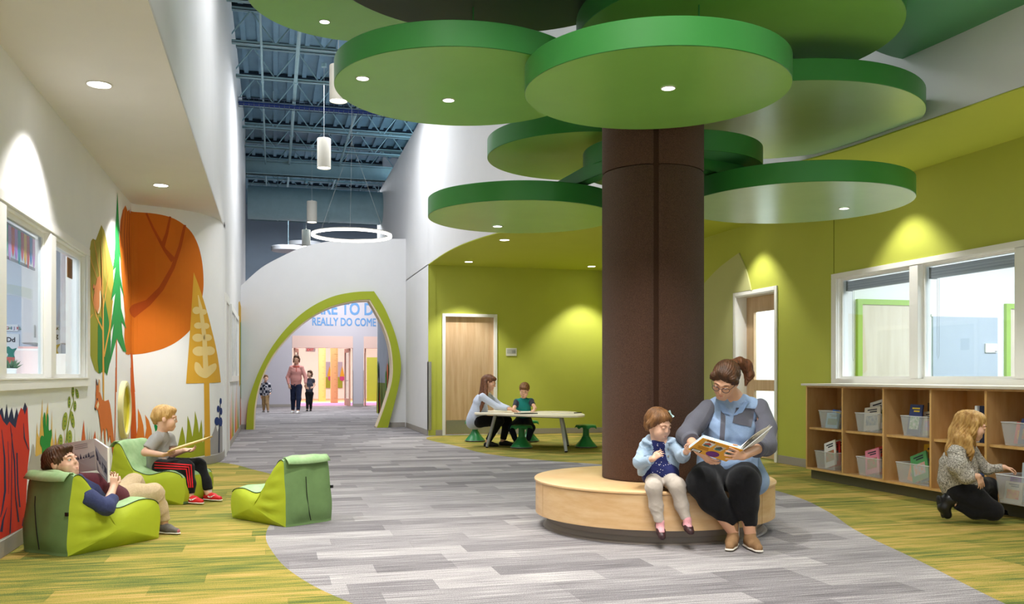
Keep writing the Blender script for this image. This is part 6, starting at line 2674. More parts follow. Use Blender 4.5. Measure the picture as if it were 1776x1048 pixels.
# trousers
S = Sdf()
S.chain([J(1246, 824, 6.60), J(1228, 832, 6.38), knL], [.135, .125, .105], .04)
S.chain([J(1280, 824, 6.60), J(1288, 832, 6.38), knR], [.135, .125, .108], .04)
S.chain([knL, J(1236, 868, 6.26), J(1268, 906, 6.30)], [.105, .090, .054], .04)
S.chain([knR, J(1293, 870, 6.24), J(1299, 912, 6.27)], [.108, .088, .058], .04)
S.cut(J(1269, 908, 6.30), unit(J(1269, 908, 6.3) - J(1236, 868, 6.26)), .10)
S.cut(J(1299, 912, 6.27), -UP, .10)
sdf_object('trousers', S, .008, BLACKF, W, wrinkle(.002, 40, 3))
# glasses, hair, ear stud
g = MB()
ring = lambda q: [P_(q * .033 + .024 * cos(t), .1035 - .010 * abs(cos(t)) * (1 if cos(t) * q > 0 else .1), .000 + .018 * sin(t)) for t in [2 * pi * i / 18 for i in range(18)]]
g.path(ring(1), .0022, n=5, closed=True)
g.path(ring(-1), .0022, n=5, closed=True)
g.path([P_(-.010, .104, .004), P_(0, .107, .006), P_(.010, .104, .004)], .0020, n=5)
for q in (-1, 1):
    g.path([P_(q * .056, .092, .006), P_(q * .074, .05, .008), P_(q * .080, -.004, .010)], .0020, n=5)
g.build('glasses', mat('glasses_frame', '2B2B38', .3, .5), body, smooth=True)
S = Sdf()
S.ell(P_(0, -.022, .040), (r_, f_, u_), (.088 * 1.1, .100 * 1.1, .090 * 1.1), .02)
S.ell(P_(0, .022, .082), (r_, f_, u_), (.068, .055, .036), .02)
S.chain([P_(.062, .05, .062), P_(.076, .030, .03), P_(.078, .004, .008)], [.026, .018, .012], .015)
S.chain([P_(-.062, .05, .062), P_(-.078, .030, .03), P_(-.080, .004, .008)], [.026, .018, .012], .015)
S.sub(P_(.008, .116, -.018), (r_, f_, u_), (.074, .060, .094), .012)
S.sub(P_(0, .04, -.095), (r_, f_, u_), (.11, .10, .075), .012)
hair = sdf_object('hair', S, .005, HAIR_BROWN, W, strands(P_(0, -.09, .05), f_, .0016, 30, 1))
S = Sdf()
tb0 = J(1283, 628, 6.50)
S.chain([P_(.01, -.10, .06), tb0, J(1294, 634, 6.52), J(1299, 650, 6.53), J(1293, 668, 6.52)], [.026, .034, .040, .036, .010], .02)
sdf_object('ponytail', S, .005, HAIR_AUB, hair, strands(J(1290, 640, 6.5), UP, .0018, 18, 2))
mb = MB()
mb.path([tb0 + Vector((0, 0, .0)) + RT * .0 + (UP * cos(t) + FW * sin(t)) * .030 for t in [2 * pi * i / 14 for i in range(14)]], .007, n=6, closed=True)
mb.build('hair_tie', BLACK, hair)
for q, an_, td, nm in ((0, anL, RT * -.35 - FW * .9, 'L'), (1, anR, RT * .08 - FW * .98, 'R')):
    o, A, t_, up_, sd_, gh, mid, toe = shoe(W, Vector((an_.x, an_.y, .088)), td, .25, TANBOOT, SOLEW, 'boot', high=.095)
    mb = MB()
    mb.path([A + sd_ * -.040 + up_ * .08, A + sd_ * -.042 + up_ * .0, A + sd_ * -.040 - up_ * .03], .003, n=5)
    mb.build('zip', METAL, o)
mb = MB()
wb = J(1252, 799, 6.03)

# her open book
bk = thing('open_picture_book', J(1259, 795, 6.0), 'large open picture book with an orange-yellow cover held by the woman', 'book')
A_, B_, C_, D2 = J(1219, 760, 5.90), J(1289, 781, 5.90), J(1259.5, 801, 6.0), J(1193, 780, 6.0)
nrm = (B_ - A_).cross(D2 - A_).normalized()
if nrm.dot(FW) < 0:
    nrm = -nrm
YEL = mat('cover_amber', 'E0A021', .35, .45)
mb = MB()
mb.slab([A_, B_, C_, D2], nrm * .003)
cov = mb.build('cover', YEL, bk)
mb = MB()
e1 = unit(B_ - A_)
e2 = unit(D2 - A_)
mb.slab([A_ + e1 * .004 + e2 * .004 + nrm * .0035, B_ - e1 * .002 + e2 * .004 + nrm * .0035, C_ - e1 * .002 - e2 * .004 + nrm * .0035, D2 + e1 * .004 - e2 * .004 + nrm * .0035], nrm * .030)
mb.build('page_block', mat('page_blue_edge', '6C9CC4', .6, nscale=60, color2='E9F0F4', stretch=(1, 1, 30)), bk)


def onbook(u, v, o=-.0012):
    return A_.lerp(B_, u).lerp(D2.lerp(C_, u), v) + nrm * o


def bpatch(name, pts, c, o=-.0012):
    mb_ = MB()
    mb_.slab([onbook(u, v, o) for u, v in pts], nrm * .0006)
    return mb_.build(name, mat('print_' + c, c, .5), cov)


for u0, v0, u1, v1, c1_, c2_ in [(.12, .14, .38, .46, 'D8DCD8', 'B04A34'), (.42, .18, .66, .50, 'C9BFA8', '4A4A48'), (.72, .20, .96, .56, 'C8CBD6', '3A2A26')]:
    bpatch('cover_picture', [(u0, v0), (u1, v0), (u1 - .02, v1), (u0 + .03, v1)], c1_)
    bpatch('picture_figure', [(u0 + .04, v0 + .14), (u0 + .12, v0 + .02), (u0 + .20, v0 + .12), (u0 + .16, v1 - .06), (u0 + .06, v1 - .02)], c2_, -.0022)
    bpatch('picture_figure', [(u0 + .02, v1 - .10), (u0 + .14, v1 - .14), (u1 - .04, v1 - .06), (u0 + .10, v1 - .01)], '3F6E62', -.0028)
bpatch('cover_speech_bubble', [(.56 + .16 * cos(t), .80 + .19 * sin(t)) for t in [2 * pi * i / 14 for i in range(14)]], '6A2C74')
bpatch('barcode_label', [(.05, .80), (.30, .80), (.30, .98), (.05, .98)], '2A2622')
bpatch('barcode_label', [(.07, .83), (.27, .83), (.27, .95), (.07, .95)], 'EFEBE0', -.0022)
for k in range(9):
    bpatch('bar', [(.10 + .016 * k, .86), (.106 + .016 * k, .86), (.106 + .016 * k, .92), (.10 + .016 * k, .92)], '2A2622', -.003)
for k in range(3):
    bpatch('text_line', [(.10 + .02 * k, .54 + .07 * k), (.36 + .02 * k, .54 + .07 * k), (.36 + .02 * k, .565 + .07 * k), (.10 + .02 * k, .565 + .07 * k)], '9A5A18')
for k in range(4):
    bpatch('title_letter', [(.14 + .05 * k, .03), (.175 + .05 * k, .03), (.175 + .05 * k, .11), (.14 + .05 * k, .11)], '6A3A18')
E_, F_ = J(1339.5, 740, 6.12), J(1322, 764, 6.18)
n2 = (E_ - B_).cross(C_ - B_).normalized()
if n2.dot(UP) < 0:
    n2 = -n2
mb = MB()
mb.slab([B_, E_, F_, C_], n2 * .003)
mb.build('cover', mat('cover_white_edge', 'E8E8EC', .5), bk)
mb = MB()
prev = None
for layer, (hgt, c) in enumerate([(.006, 0), (.012, 0), (.020, 0)]):
    P = []
    for i in range(8):
        u = i / 7
        q = B_.lerp(E_, u) + n2 * (hgt + .014 * sin(pi * min(1, u * 1.15)) * (layer + 1) / 3)
        q2 = C_.lerp(F_, u) + n2 * (hgt + .014 * sin(pi * min(1, u * 1.15)) * (layer + 1) / 3)
        P += [q, q2]
    mb.add(P, [(2 * i, 2 * i + 1, 2 * i + 3, 2 * i + 2) for i in range(7)])
mb.build('pages', PAGE, bk, smooth=True)

# ================================================================== TODDLER
base = camw((1143 - CXP) / FOC * 6.5, 6.5, .385)
T = person('toddler in pale denim jacket and navy dotted dress sitting on the bench beside the woman', base)
pel, chest, neck = J(1143, 824, 6.50), J(1141, 790, 6.47), J(1142, 766, 6.46)
hc = J(1142, 736, 6.43)
hf = RT * .60 - FW * .72 - UP * .36
hu = UP * .92 + RT * .20 - FW * .30
HS = .96
shL, shR = J(1121, 775, 6.47), J(1167, 770, 6.43)
elL, wrL = J(1110, 802, 6.40), J(1133, 796, 6.26)
elR, wrR = J(1184, 791, 6.30), J(1191, 783, 6.12)
S = Sdf()
c_, f_, u_, r_, P_ = head(S, hc, hf, hu, HS, kid=True)
for q in (-1, 1):
    S.ell(P_(q * .036, .052, -.046), (r_, f_, u_), (.030, .026, .030), .02)
S.cap(hc - u_ * .05 - f_ * .02, neck, .036, .04, .03)
S.chain([neck, chest, pel], [.05, .085, .09], .04, sq=(FW, .75))
S.cap(shL, shR, .035, None, .03)
S.chain([shL, elL, wrL], [.034, .028, .020], .015)
S.chain([shR, elR, wrR], [.034, .028, .020], .015)
hand(S, wrL, unit(RT * .6 + UP * .55 - FW * .3), unit(RT * .3 - UP * .2 + FW * .6), .60, .75, side=1)
hand(S, wrR, unit(J(1196, 777, 6.02) - wrR), FW * .3 + UP * .5 + RT * .5, .60, .8, side=1)
knL, knR = J(1134, 846, 6.24), J(1174, 843, 6.24)
anL, anR = J(1145, 912, 6.24), J(1192, 908, 6.22)
S.chain([pel, J(1132, 830, 6.46), knL, J(1138, 878, 6.26), anL], [.07, .050, .038, .032, .024], .02)
S.chain([pel, J(1155, 830, 6.46), knR, J(1182, 876, 6.25), anR], [.07, .050, .038, .032, .024], .02)
body = sdf_object('body', S, .0042, [SKIN2], T)
body['skin_m'] = 'skin_fair'
face(body, P_, (r_, f_, u_), HS, HAIR_LBROWN, True)
S = Sdf()
S.cap(J(1143, 766, 6.46), J(1142, 772, 6.45), .048, .06, .03, 0)
S.chain([J(1141, 778, 6.47), J(1141, 800, 6.47), J(1144, 822, 6.47)], [.080, .098, .105], .04, 0, sq=(FW, .80))
S.cap(J(1130, 826, 6.44), J(1160, 822, 6.42), .070, .075, .04, 0)
dress = sdf_object('dress', S, .0055, [NAVYD], T, wrinkle(.002, 90, 2))
dt = bvh_of(dress)
S = Sdf()
S.chain([J(1126, 778, 6.47), J(1123, 800, 6.47), J(1122, 818, 6.46)], [.070, .072, .070], .03, 0, sq=(FW, .95))
S.chain([J(1160, 776, 6.44), J(1163, 800, 6.45), J(1164, 814, 6.45)], [.056, .058, .056], .03, 0, sq=(FW, .95))
S.chain([J(1142, 785, 6.54), J(1142, 812, 6.54)], [.085, .085], .03, 0)
S.chain([shL, elL], [.046, .050], .03, 0)
S.chain([elL, J(1128, 798, 6.29)], [.048, .036], .02, 0)
S.chain([shR, elR], [.044, .048], .03, 0)
S.chain([elR, J(1189, 786, 6.16)], [.046, .036], .02, 0)
S.cut(J(1129, 798, 6.28), unit(wrL - elL), .06)
S.cut(J(1190, 785, 6.15), unit(wrR - elR), .06)
S.chain([J(1126, 758, 6.48), J(1119, 765, 6.42), J(1129, 770, 6.38)], [.022, .020, .010], .015, 0)
S.chain([J(1160, 762, 6.44), J(1168, 764, 6.38), J(1158, 768, 6.36)], [.020, .018, .010], .015, 0)
S.sub(J(1143, 772, 6.36), (unit(RT + UP * .25), FW, unit(UP - RT * .25)), (.026, .08, .07), .006)
S.sub(J(1149, 802, 6.34), (unit(RT + UP * .2), FW, unit(UP - RT * .2)), (.036, .12, .13), .006)
S.cut(J(1140, 826, 6.45), unit(-UP), .16)
jk = sdf_object('denim_jacket', S, .0055, [DENIM, DENIM], T, wrinkle(.0028, 95, 5))
jt = bvh_of(jk)
decal('pocket_flap', jk, jt, [[(1120, 777), (1137, 772), (1135, 779), (1122, 782)]], fabric('denim_mid', '8FA8C2'), 6, 4, .004)
decal('chest_seam', jk, jt, [[(1117, 790), (1138, 786), (1138, 788), (1117, 792)]], fabric('denim_mid', '8FA8C2'), 6, 2, .004)
for y in (778, 790, 802, 812):
    decal('button', jk, jt, [[(1158, y), (1161, y), (1161, y + 3), (1158, y + 3)]], METAL, 2, 2, .005)
r = random.Random(3)
dots = []
for i in range(60):
    x = 1128 + r.random() * 40
    y = 768 + r.random() * 64
    dots.append([(x, y), (x + 1.1, y), (x + 1.1, y + 1.1), (x, y + 1.1)])
o = decal('dot_print', dress, dt, dots, mat('dot_white', 'E6E4EE', .8), 1, 1, .002)
if o:
    o['kind'] = 'stuff'
S = Sdf()
S.chain([J(1134, 830, 6.47), knL], [.066, .056], .03)
S.chain([J(1156, 828, 6.47), knR], [.066, .056], .03)
S.chain([knL, J(1138, 878, 6.26), J(1143, 904, 6.24)], [.056, .046, .034], .03)
S.chain([knR, J(1182, 876, 6.25), J(1190, 900, 6.23)], [.056, .046, .034], .03)
S.cut(J(1143, 906, 6.24), -UP, .05)
S.cut(J(1190, 902, 6.23), -UP, .05)
sdf_object('leggings', S, .0055, GREYLEG, T, wrinkle(.0018, 110, 8))
for an_, td in ((anL, RT * .05 - FW * .80 - UP * .55), (anR, RT * .1 - FW * .92 - UP * .30)):
    S = Sdf()
    tdn = unit(td)
    S.chain([an_ + UP * .025, an_ - UP * .01, an_ + tdn * .05 - UP * .012], [.030, .028, .024], .01)
    sdf_object('sock', S, .005, PINKS, T)
    upv = unit(UP - tdn * UP.dot(tdn))
    S = Sdf()
    b0 = an_ - upv * .020
    S.cap(b0 - tdn * .022, b0 + tdn * .04, .030, .030, .015)
    S.cap(b0 + tdn * .04, b0 + tdn * .085, .030, .026, .015)
    S.sub(an_ + tdn * .03 + upv * .020, (unit(tdn.cross(upv)), tdn, upv), (.022, .034, .030), .006)
    S.cut(b0 - upv * .014, -upv, .14)
    o = sdf_object('shoe', S, .0042, MAROONSH, T)
    sdv = tdn.cross(upv)
    mb = MB()
    mb.path([an_ + tdn * .028 - sdv * .030 - upv * .016, an_ + tdn * .026 + upv * .014, an_ + tdn * .028 + sdv * .030 - upv * .016], .006, n=6)
    mb.build('strap', MAROONSH, o)
S = Sdf()
S.ell(P_(0, -.022, .040), (r_, f_, u_), (.085 * HS, .096 * HS, .084 * HS), .02)
S.ell(P_(0, .020, .072), (r_, f_, u_), (.070 * HS, .062 * HS, .042 * HS), .02)
S.chain([P_(-.070, .02, .05), P_(-.082, -.01, .0), P_(-.080, -.03, -.05), P_(-.075, -.045, -.075)], [.030, .028, .020, .008], .02)
S.chain([P_(.070, .02, .05), P_(.082, -.01, .0), P_(.080, -.03, -.05)], [.028, .024, .010], .02)
S.chain([P_(0, -.085, .0), P_(-.02, -.090, -.05), P_(-.03, -.085, -.085)], [.045, .040, .012], .03)
S.sub(P_(0, .112, -.016), (r_, f_, u_), (.066, .060, .084), .012)
hr = sdf_object('hair', S, .0045, HAIR_LBROWN, T, strands(P_(0, -.02, .12), u_, .0018, 26, 3))
mb = MB()
bw = J(1164, 719, 6.37)
mb.tube(bw, bw + RT * -.014 + UP * .026, .003, .009, 8)
mb.tube(bw, bw + RT * .016 - UP * .018, .003, .009, 8)
mb.ball(bw, .006, 8)
mb.build('hair_bow', mat('bow_aqua', 'BFE0E2', .6), hr)

# ================================================================== KNEELING GIRL AT THE BOOKCASE
base = camw((1680 - CXP) / FOC * 7.4, 7.4, 0)
G = person('kneeling girl with long blond hair, marled grey sweater and black boots at the bookcase', base)
pel, chest, neck = J(1664, 842, 7.40), J(1662, 800, 7.38), J(1673, 775, 7.36)
hc = J(1687, 739, 7.34)
hf = RT * .90 - FW * .26 - UP * .34
hu = UP * .93 + RT * .34
HS = 1.02
shN, shF = J(1659, 786, 7.26), J(1683, 783, 7.48)
elN, wrN = J(1676, 826, 7.18), J(1697, 826, 7.12)
elF, wrF = J(1712, 815, 7.44), J(1742, 811, 7.36)
knN, knF = J(1722, 886, 7.28), J(1715, 843, 7.70)
S = Sdf()
c_, f_, u_, r_, P_ = head(S, hc, hf, hu, HS, kid=True)
S.cap(hc - u_ * .05 - f_ * .03, neck, .042, .045, .03)
S.chain([neck, chest, pel], [.05, .10, .11], .04, sq=(FW, 1.0))
S.cap(shN, shF, .04, None, .03)
S.chain([shN, elN, wrN], [.040, .033, .022], .015)
S.chain([shF, elF, wrF], [.040, .033, .022], .015)
hand(S, wrN, unit(RT * .35 - UP * .9), unit(RT * -.2 + FW * .9), .72, .4, side=1)
hand(S, wrF, unit(RT * .9 - FW * .1 - UP * .15), unit(-UP), .72, .9, side=-1)
anN = J(1650, 868, 7.34)
S.chain([pel, J(1684, 862, 7.32), knN, J(1690, 886, 7.30), anN], [.09, .07, .05, .045, .032], .02)
S.chain([pel, J(1690, 846, 7.58), knF, J(1717, 868, 7.70), J(1716, 879, 7.70)], [.09, .07, .05, .04, .032], .02)
body = sdf_object('body', S, .0048, [SKIN2], G)
body['skin_m'] = 'skin_fair'
face(body, P_, (r_, f_, u_), HS, HAIR_LBROWN, True)
S = Sdf()
S.chain([J(1668, 782, 7.37), J(1662, 806, 7.38), J(1661, 832, 7.39), J(1663, 848, 7.39)], [.085, .135, .145, .125], .05, 0, sq=(FW, .92))
S.cap(shN, shF, .058, None, .04, 0)
S.chain([shN, J(1661, 808, 7.20), elN], [.066, .072, .064], .03, 0)
S.chain([elN, J(1690, 826, 7.14)], [.062, .044], .03, 0)
S.chain([shF, elF], [.056, .042], .03, 0)
S.chain([elF, J(1737, 811, 7.37)], [.040, .032], .03, 0)
S.cut(J(1693, 826.5, 7.13), unit(wrN - elN), .07)
S.cut(J(1740, 811, 7.36), unit(wrF - elF), .06)
S.cap(neck - RT * .01, neck + RT * .03 - UP * .01, .055, .045, .03, 0)
sdf_object('sweater', S, .0065, [KNIT], G, wrinkle(.004, 60, 4))
S = Sdf()
S.chain([J(1666, 852, 7.34), J(1690, 866, 7.30), knN], [.115, .098, .078], .04)
S.chain([knN, J(1690, 886, 7.30), J(1657, 872, 7.34)], [.074, .066, .050], .03)
S.chain([J(1672, 846, 7.44), J(1694, 842, 7.58), knF], [.10, .085, .070], .03)
S.chain([knF, J(1717, 868, 7.70), J(1716, 877, 7.70)], [.070, .056, .048], .03)
S.cut(J(1657, 872, 7.34), unit(RT * -.9 + UP * .2), .06)
sdf_object('trousers', S, .007, BLACKF, G, wrinkle(.0022, 60, 6))
# boots: near one upright on its toes, sole facing left
S = Sdf()
a0, a1 = J(1664, 868, 7.34), J(1646, 866, 7.36)
S.cap(a0, a1, .056, .054, .02)
S.chain([a1, J(1637, 880, 7.37), J(1643, 893, 7.37)], [.050, .045, .036], .025)
S.cap(J(1634, 868, 7.38), J(1640, 870, 7.37), .030, .03, .02)
bt = sdf_object('boot', S, .005, BOOTB, G)
S = Sdf()
dn = unit(J(1639, 897, 7.37) - J(1627, 866, 7.38))
S.cap(J(1631, 868, 7.385), J(1635, 892, 7.38), .036, .034, .01, 0, (unit(RT), .28))
S.cap(J(1628, 866, 7.385), J(1629, 874, 7.385), .034, .034, .01, 0, (unit(RT), .45))
sdf_object('sole', S, .005, mat('sole_black', '232325', .6), bt)
mb = MB()
mb.path([a1.lerp(a0, .5) + (UP * cos(t) * .060 - FW * sin(t) * .060) for t in [2 * pi * i / 16 for i in range(16)]], .006, n=6, closed=True)
mb.build('strap', BOOTB, bt)
mb = MB()
p = a1.lerp(a0, .5) - FW * .064
mb.path([p + RT * x + UP * z for x, z in ((-.012, -.014), (.012, -.014), (.012, .014), (-.012, .014))], .003, n=5, closed=True)
mb.build('buckle', METAL, bt)
shoe(G, Vector((J(1716, 878, 7.70).x, J(1716, 878, 7.70).y, .075)), RT, .20, BOOTB, mat('sole_black', '232325', .6), 'boot', high=.06)
S = Sdf()
S.ell(P_(0, -.018, .036), (r_, f_, u_), (.084 * HS, .096 * HS, .087 * HS), .02)
S.ell(P_(0, .018, .078), (r_, f_, u_), (.066 * HS, .050 * HS, .036 * HS), .02)
S.chain([P_(0, -.085, .03), J(1662, 750, 7.36), J(1652, 780, 7.34), J(1645, 806, 7.34)], [.066, .068, .050, .014], .03)
S.chain([P_(-.05, -.07, .0), J(1666, 762, 7.28), J(1663, 790, 7.26), J(1652, 812, 7.27)], [.046, .048, .032, .008], .03)
S.chain([P_(-.088, -.03, .03), J(1678, 765, 7.24), J(1683, 785, 7.22), J(1684, 800, 7.22)], [.034, .036, .026, .008], .02)
S.chain([P_(.08, -.01, .02), P_(.085, .0, -.06), J(1690, 780, 7.42)], [.03, .026, .010], .02)
S.chain([P_(-.066, .045, .055), P_(-.082, .028, .0), P_(-.082, .022, -.06), J(1687, 782, 7.24)], [.020, .018, .014, .008], .012)
S.sub(P_(0, .118, -.012), (r_, f_, u_), (.074, .064, .090), .01)
sdf_object('hair', S, .005, HAIR_LONGB, G, strands(P_(0, -.02, .13), u_, .0028, 30, 5))

# ================================================================== RECLINING BOY
base = Vector((-1.1, 6.9, 0))
B = person('reclining boy in navy hoodie and khaki trousers reading in the nearest bean bag chair', base)
Zs = 6.36
pel, chest, neck = J(204, 872, 6.62), J(156, 852, 6.36), J(128, 836, 6.26)
hc = J(107, 803, 6.22)
hf = RT * .93 + UP * .28 - FW * .12
hu = UP * .93 - RT * .34
HS = 1.06
shN, shF = J(124, 846, 6.14), J(140, 836, 6.44)
elN, wrN = J(184, 880, 6.14), J(197, 845, 6.30)
elF, wrF = J(176, 850, 6.66), J(200, 842, 6.55)
knN, knF = J(266, 856, 6.78), J(232, 838, 6.92)
anN = J(284, 906, 6.84)
S = Sdf()
c_, f_, u_, r_, P_ = head(S, hc, hf, hu, HS, kid=True)
S.cap(hc - u_ * .05 - f_ * .03, neck, .046, .05, .03)
S.chain([neck, chest, pel], [.055, .11, .10], .04, sq=(UP, .85))
S.cap(shN, shF, .042, None, .03)
S.chain([shN, elN, wrN], [.042, .034, .024], .015)
S.chain([shF, elF, wrF], [.042, .034, .024], .015)
hand(S, wrN, unit(UP * .95 - RT * .08 + FW * .1), unit(FW * .9 + RT * -.3), .78, 1.0, side=-1)
hand(S, wrF, unit(UP * .9 - RT * .2), unit(-FW), .78, .8, side=1)
S.chain([pel, J(212, 868, 6.62), knN, anN], [.08, .07, .05, .034], .03)
S.chain([pel, J(208, 862, 6.72), knF, J(250, 876, 6.99)], [.08, .07, .05, .034], .03)
body = sdf_object('body', S, .0046, [SKIN2], B)
body['skin_m'] = 'skin_fair'
face(body, P_, (r_, f_, u_), HS, HAIR_BROWN)
S = Sdf()
S.chain([J(132, 838, 6.28), J(160, 848, 6.38), J(198, 866, 6.56)], [.085, .115, .115], .05, 0, sq=(UP, .9))
sdf_object('shirt', S, .007, [MAROON], B, wrinkle(.002, 50, 2))
S = Sdf()
S.chain([J(126, 842, 6.24), J(150, 858, 6.30), J(188, 880, 6.46)], [.098, .105, .085], .04, 0, sq=(UP, .9))
S.chain([J(110, 834, 6.22), J(126, 833, 6.17), J(146, 836, 6.24)], [.040, .036, .020], .02, 0)
S.chain([J(112, 836, 6.34), J(136, 833, 6.42)], [.042, .028], .02, 0)
S.chain([shN, J(152, 864, 6.12), elN], [.066, .062, .056], .03, 0)
S.chain([elN, J(195, 866, 6.22)], [.056, .044], .02, 0)
S.chain([shF, elF], [.060, .052], .03, 0)
S.chain([elF, J(194, 845, 6.6)], [.052, .04], .02, 0)
S.cut(J(195.5, 862, 6.235), unit(wrN - elN), .08)
S.sub(J(168, 838, 6.42), (unit(RT * .8 - UP * .3 + FW * .3), FW, UP), (.20, .09, .10), .02)
sdf_object('hoodie', S, .0068, [NAVYH], B, wrinkle(.004, 55, 7))
S = Sdf()
S.chain([J(206, 872, 6.60), J(236, 860, 6.68), knN], [.100, .085, .074], .04)
S.chain([knN, J(276, 884, 6.82), J(283, 903, 6.84)], [.074, .062, .054], .03)
S.chain([J(208, 862, 6.72), knF], [.095, .072], .04)
S.chain([knF, J(250, 872, 6.98)], [.070, .056], .03)
S.cut(J(283, 905, 6.84), unit(-UP + RT * .2), .08)
sdf_object('trousers', S, .0068, TANPANT, B, wrinkle(.0032, 60, 9))
for (x, y, Z_, td) in ((282, 909, 6.84, RT * .93 - FW * .35), (258, 885, 7.02, RT * .9 - FW * .4)):
    q = J(x, y, Z_)
    o, A, t_, up_, sd_, gh, mid, toe = shoe(B, Vector((q.x, q.y, .072)), td, .205, GREYSH, SOLEW, 'sneaker', vox=.0045)
    laces(o, A, t_, up_, sd_, .205, BLACKF)
    S = Sdf()
    S.cap(toe - t_ * .01, toe + t_ * .006, .022, .020, .01)
    S.cut(toe - t_ * .014, -t_, .05)
    sdf_object('toe_cap', S, .0045, mat('sneaker_toe_rose', 'A8606A', .6), o)
S = Sdf()
S.ell(P_(0, -.020, .036), (r_, f_, u_), (.085 * HS, .100 * HS, .088 * HS), .02)
S.ell(P_(0, .052, .082), (r_, f_, u_), (.058 * HS, .040 * HS, .026 * HS), .02)
S.chain([P_(0, -.085, .0), P_(0, -.085, -.045)], [.055, .030], .02)
for q in (-1, 1):
    S.cap(P_(q * .078, .012, .035), P_(q * .080, .006, .005), .016, .009, .012)
S.sub(P_(0, .110, -.022), (r_, f_, u_), (.080, .060, .088), .01)
S.sub(P_(0, .03, -.070), (r_, f_, u_), (.12, .065, .060), .01)
sdf_object('hair', S, .0048, HAIR_BROWN, B, strands(P_(0, -.03, .12), u_, .0020, 34, 6))
# his book
bk = thing('open_picture_book', J(170, 800, 6.4), 'open picture book with a grey landscape drawing held by the reclining boy', 'book')
a0, a1, s0, s1, e0, e1 = J(109, 770, 6.52), J(116, 824, 6.50), J(163, 761, 6.42), J(168, 816, 6.40), J(186, 777, 6.26), J(184, 836, 6.24)
e1 = J(187, 838, 6.24)
a1 = J(118, 822, 6.52)
for nm, (p0, p1, p2, p3) in (('left_page', (a0, s0, s1, a1)), ('right_page', (s0, e0, e1, s1))):
    n_ = (p1 - p0).cross(p3 - p0).normalized()
    if n_.dot(FW) < 0:
        n_ = -n_
    mb = MB()
    mb.slab([p0, p1, p2, p3], n_ * .003)
    cv_ = mb.build('cover', mat('book_cover_offwhite', 'D6D0CC', .6), bk)
    mb = MB()
    mb.slab([p0.lerp(p2, .01) + n_ * .0035, p1.lerp(p3, .01) + n_ * .0035, p2.lerp(p0, .01) + n_ * .0035, p3.lerp(p1, .01) + n_ * .0035], n_ * .012)
    mb.build('page_block', PAGE, bk)

    def bp(u, v, o=-.0012):
        return p0.lerp(p1, u).lerp(p3.lerp(p2, u), v) + n_ * o

    def pt_(pts, c, o=-.0012):
        mb_ = MB()
        mb_.slab([bp(u, v, o) for u, v in pts], n_ * .0006)
        mb_.build('printed_drawing', mat('print_' + c, c, .6), cv_)
    if nm == 'left_page':
        pt_([(.04, .45), (.3, .52), (.6, .48), (.97, .38), (.97, .98), (.04, .98)], 'B4AFB0')
        pt_([(.02, .88), (.5, .62), (.97, .50), (.97, .56), (.5, .70), (.02, .97)], '6A6A76', -.002)
        for k in range(6):
            x = .34 + .09 * k
            h = .10 + .05 * (k % 3)
            pt_([(x - .035, .60 - .01 * k), (x + .035, .60 - .01 * k), (x, .60 - h)], '3B4054', -.0026)
        pt_([(.06, .10), (.16, .06), (.14, .12), (.20, .14), (.10, .17)], '55566A')
        for k in range(3):
            pt_([(.36, .12 + .06 * k), (.78, .10 + .06 * k), (.78, .115 + .06 * k), (.36, .135 + .06 * k)], '8E8C90')
    else:
        pt_([(.06, .20), (.4, .34), (.95, .42), (.95, .97), (.06, .97)], '9A9CA8')
        pt_([(.06, .30), (.5, .52), (.95, .62), (.95, .80), (.5, .70), (.06, .50)], '4C5268', -.002)
        pt_([(.10, .62), (.6, .80), (.9, .92), (.3, .94)], 'D5D2D0', -.0026)
        for k in range(4):
            x = .2 + .2 * k
            pt_([(x - .07, .62 + .05 * k), (x + .07, .62 + .05 * k), (x, .40 + .05 * k)], '3B4054', -.003)

# ================================================================== BOY IN GREY SHIRT
base = camw((285 - CXP) / FOC * 8.7, 8.7, 0)
C2 = person('blond boy in grey T-shirt and black red-striped trousers in a bean bag chair', base)
pel, chest, neck = J(273, 808, 8.72), J(272, 780, 8.72), J(280, 758, 8.72)
hc = J(287, 726, 8.70)
hf = RT * .90 + FW * .30 - UP * .10
hu = UP * .99 + RT * .05
HS = 1.08
shN, shF = J(269, 764, 8.59), J(293, 761, 8.85)
elN, wrN = J(252, 785, 8.52), J(281, 789, 8.42)
elF, wrF = J(300, 788, 8.80), J(321, 781, 8.70)
knN, knF = J(322, 812, 8.44), J(344, 808, 8.66)
anN, anF = J(330, 862, 8.42), J(362, 856, 8.62)
S = Sdf()
c_, f_, u_, r_, P_ = head(S, hc, hf, hu, HS, kid=True)
S.cap(hc - u_ * .05 - f_ * .02, neck, .044, .046, .03)
S.chain([neck, chest, pel], [.05, .10, .10], .04, sq=(RT, .8))
S.cap(shN, shF, .042, None, .03)
S.chain([shN, elN, wrN], [.042, .036, .024], .015)
S.chain([shF, elF, wrF], [.042, .034, .024], .015)
hand(S, wrN, unit(RT * .9 + UP * .1), unit(UP * .8 + FW * .5), .80, .6, side=-1)
hand(S, wrF, unit(RT * .9), unit(UP * .8 - FW * .5), .80, .6, side=1)
S.chain([pel, J(285, 810, 8.62), knN, anN], [.085, .07, .052, .036], .03)
S.chain([pel, J(290, 808, 8.78), knF, anF], [.085, .07, .052, .036], .03)
body = sdf_object('body', S, .0052, [SKIN2], C2)
body['skin_m'] = 'skin_fair'
face(body, P_, (r_, f_, u_), HS, HAIR_BLOND)
S = Sdf()
S.chain([J(279, 759, 8.72), J(274, 782, 8.72), J(273, 812, 8.72)], [.075, .115, .120], .05, 0, sq=(RT, .85))
S.cap(shN, shF, .056, None, .04, 0)
S.cap(J(281, 753, 8.72), J(279, 760, 8.72), .050, .06, .04, 0)
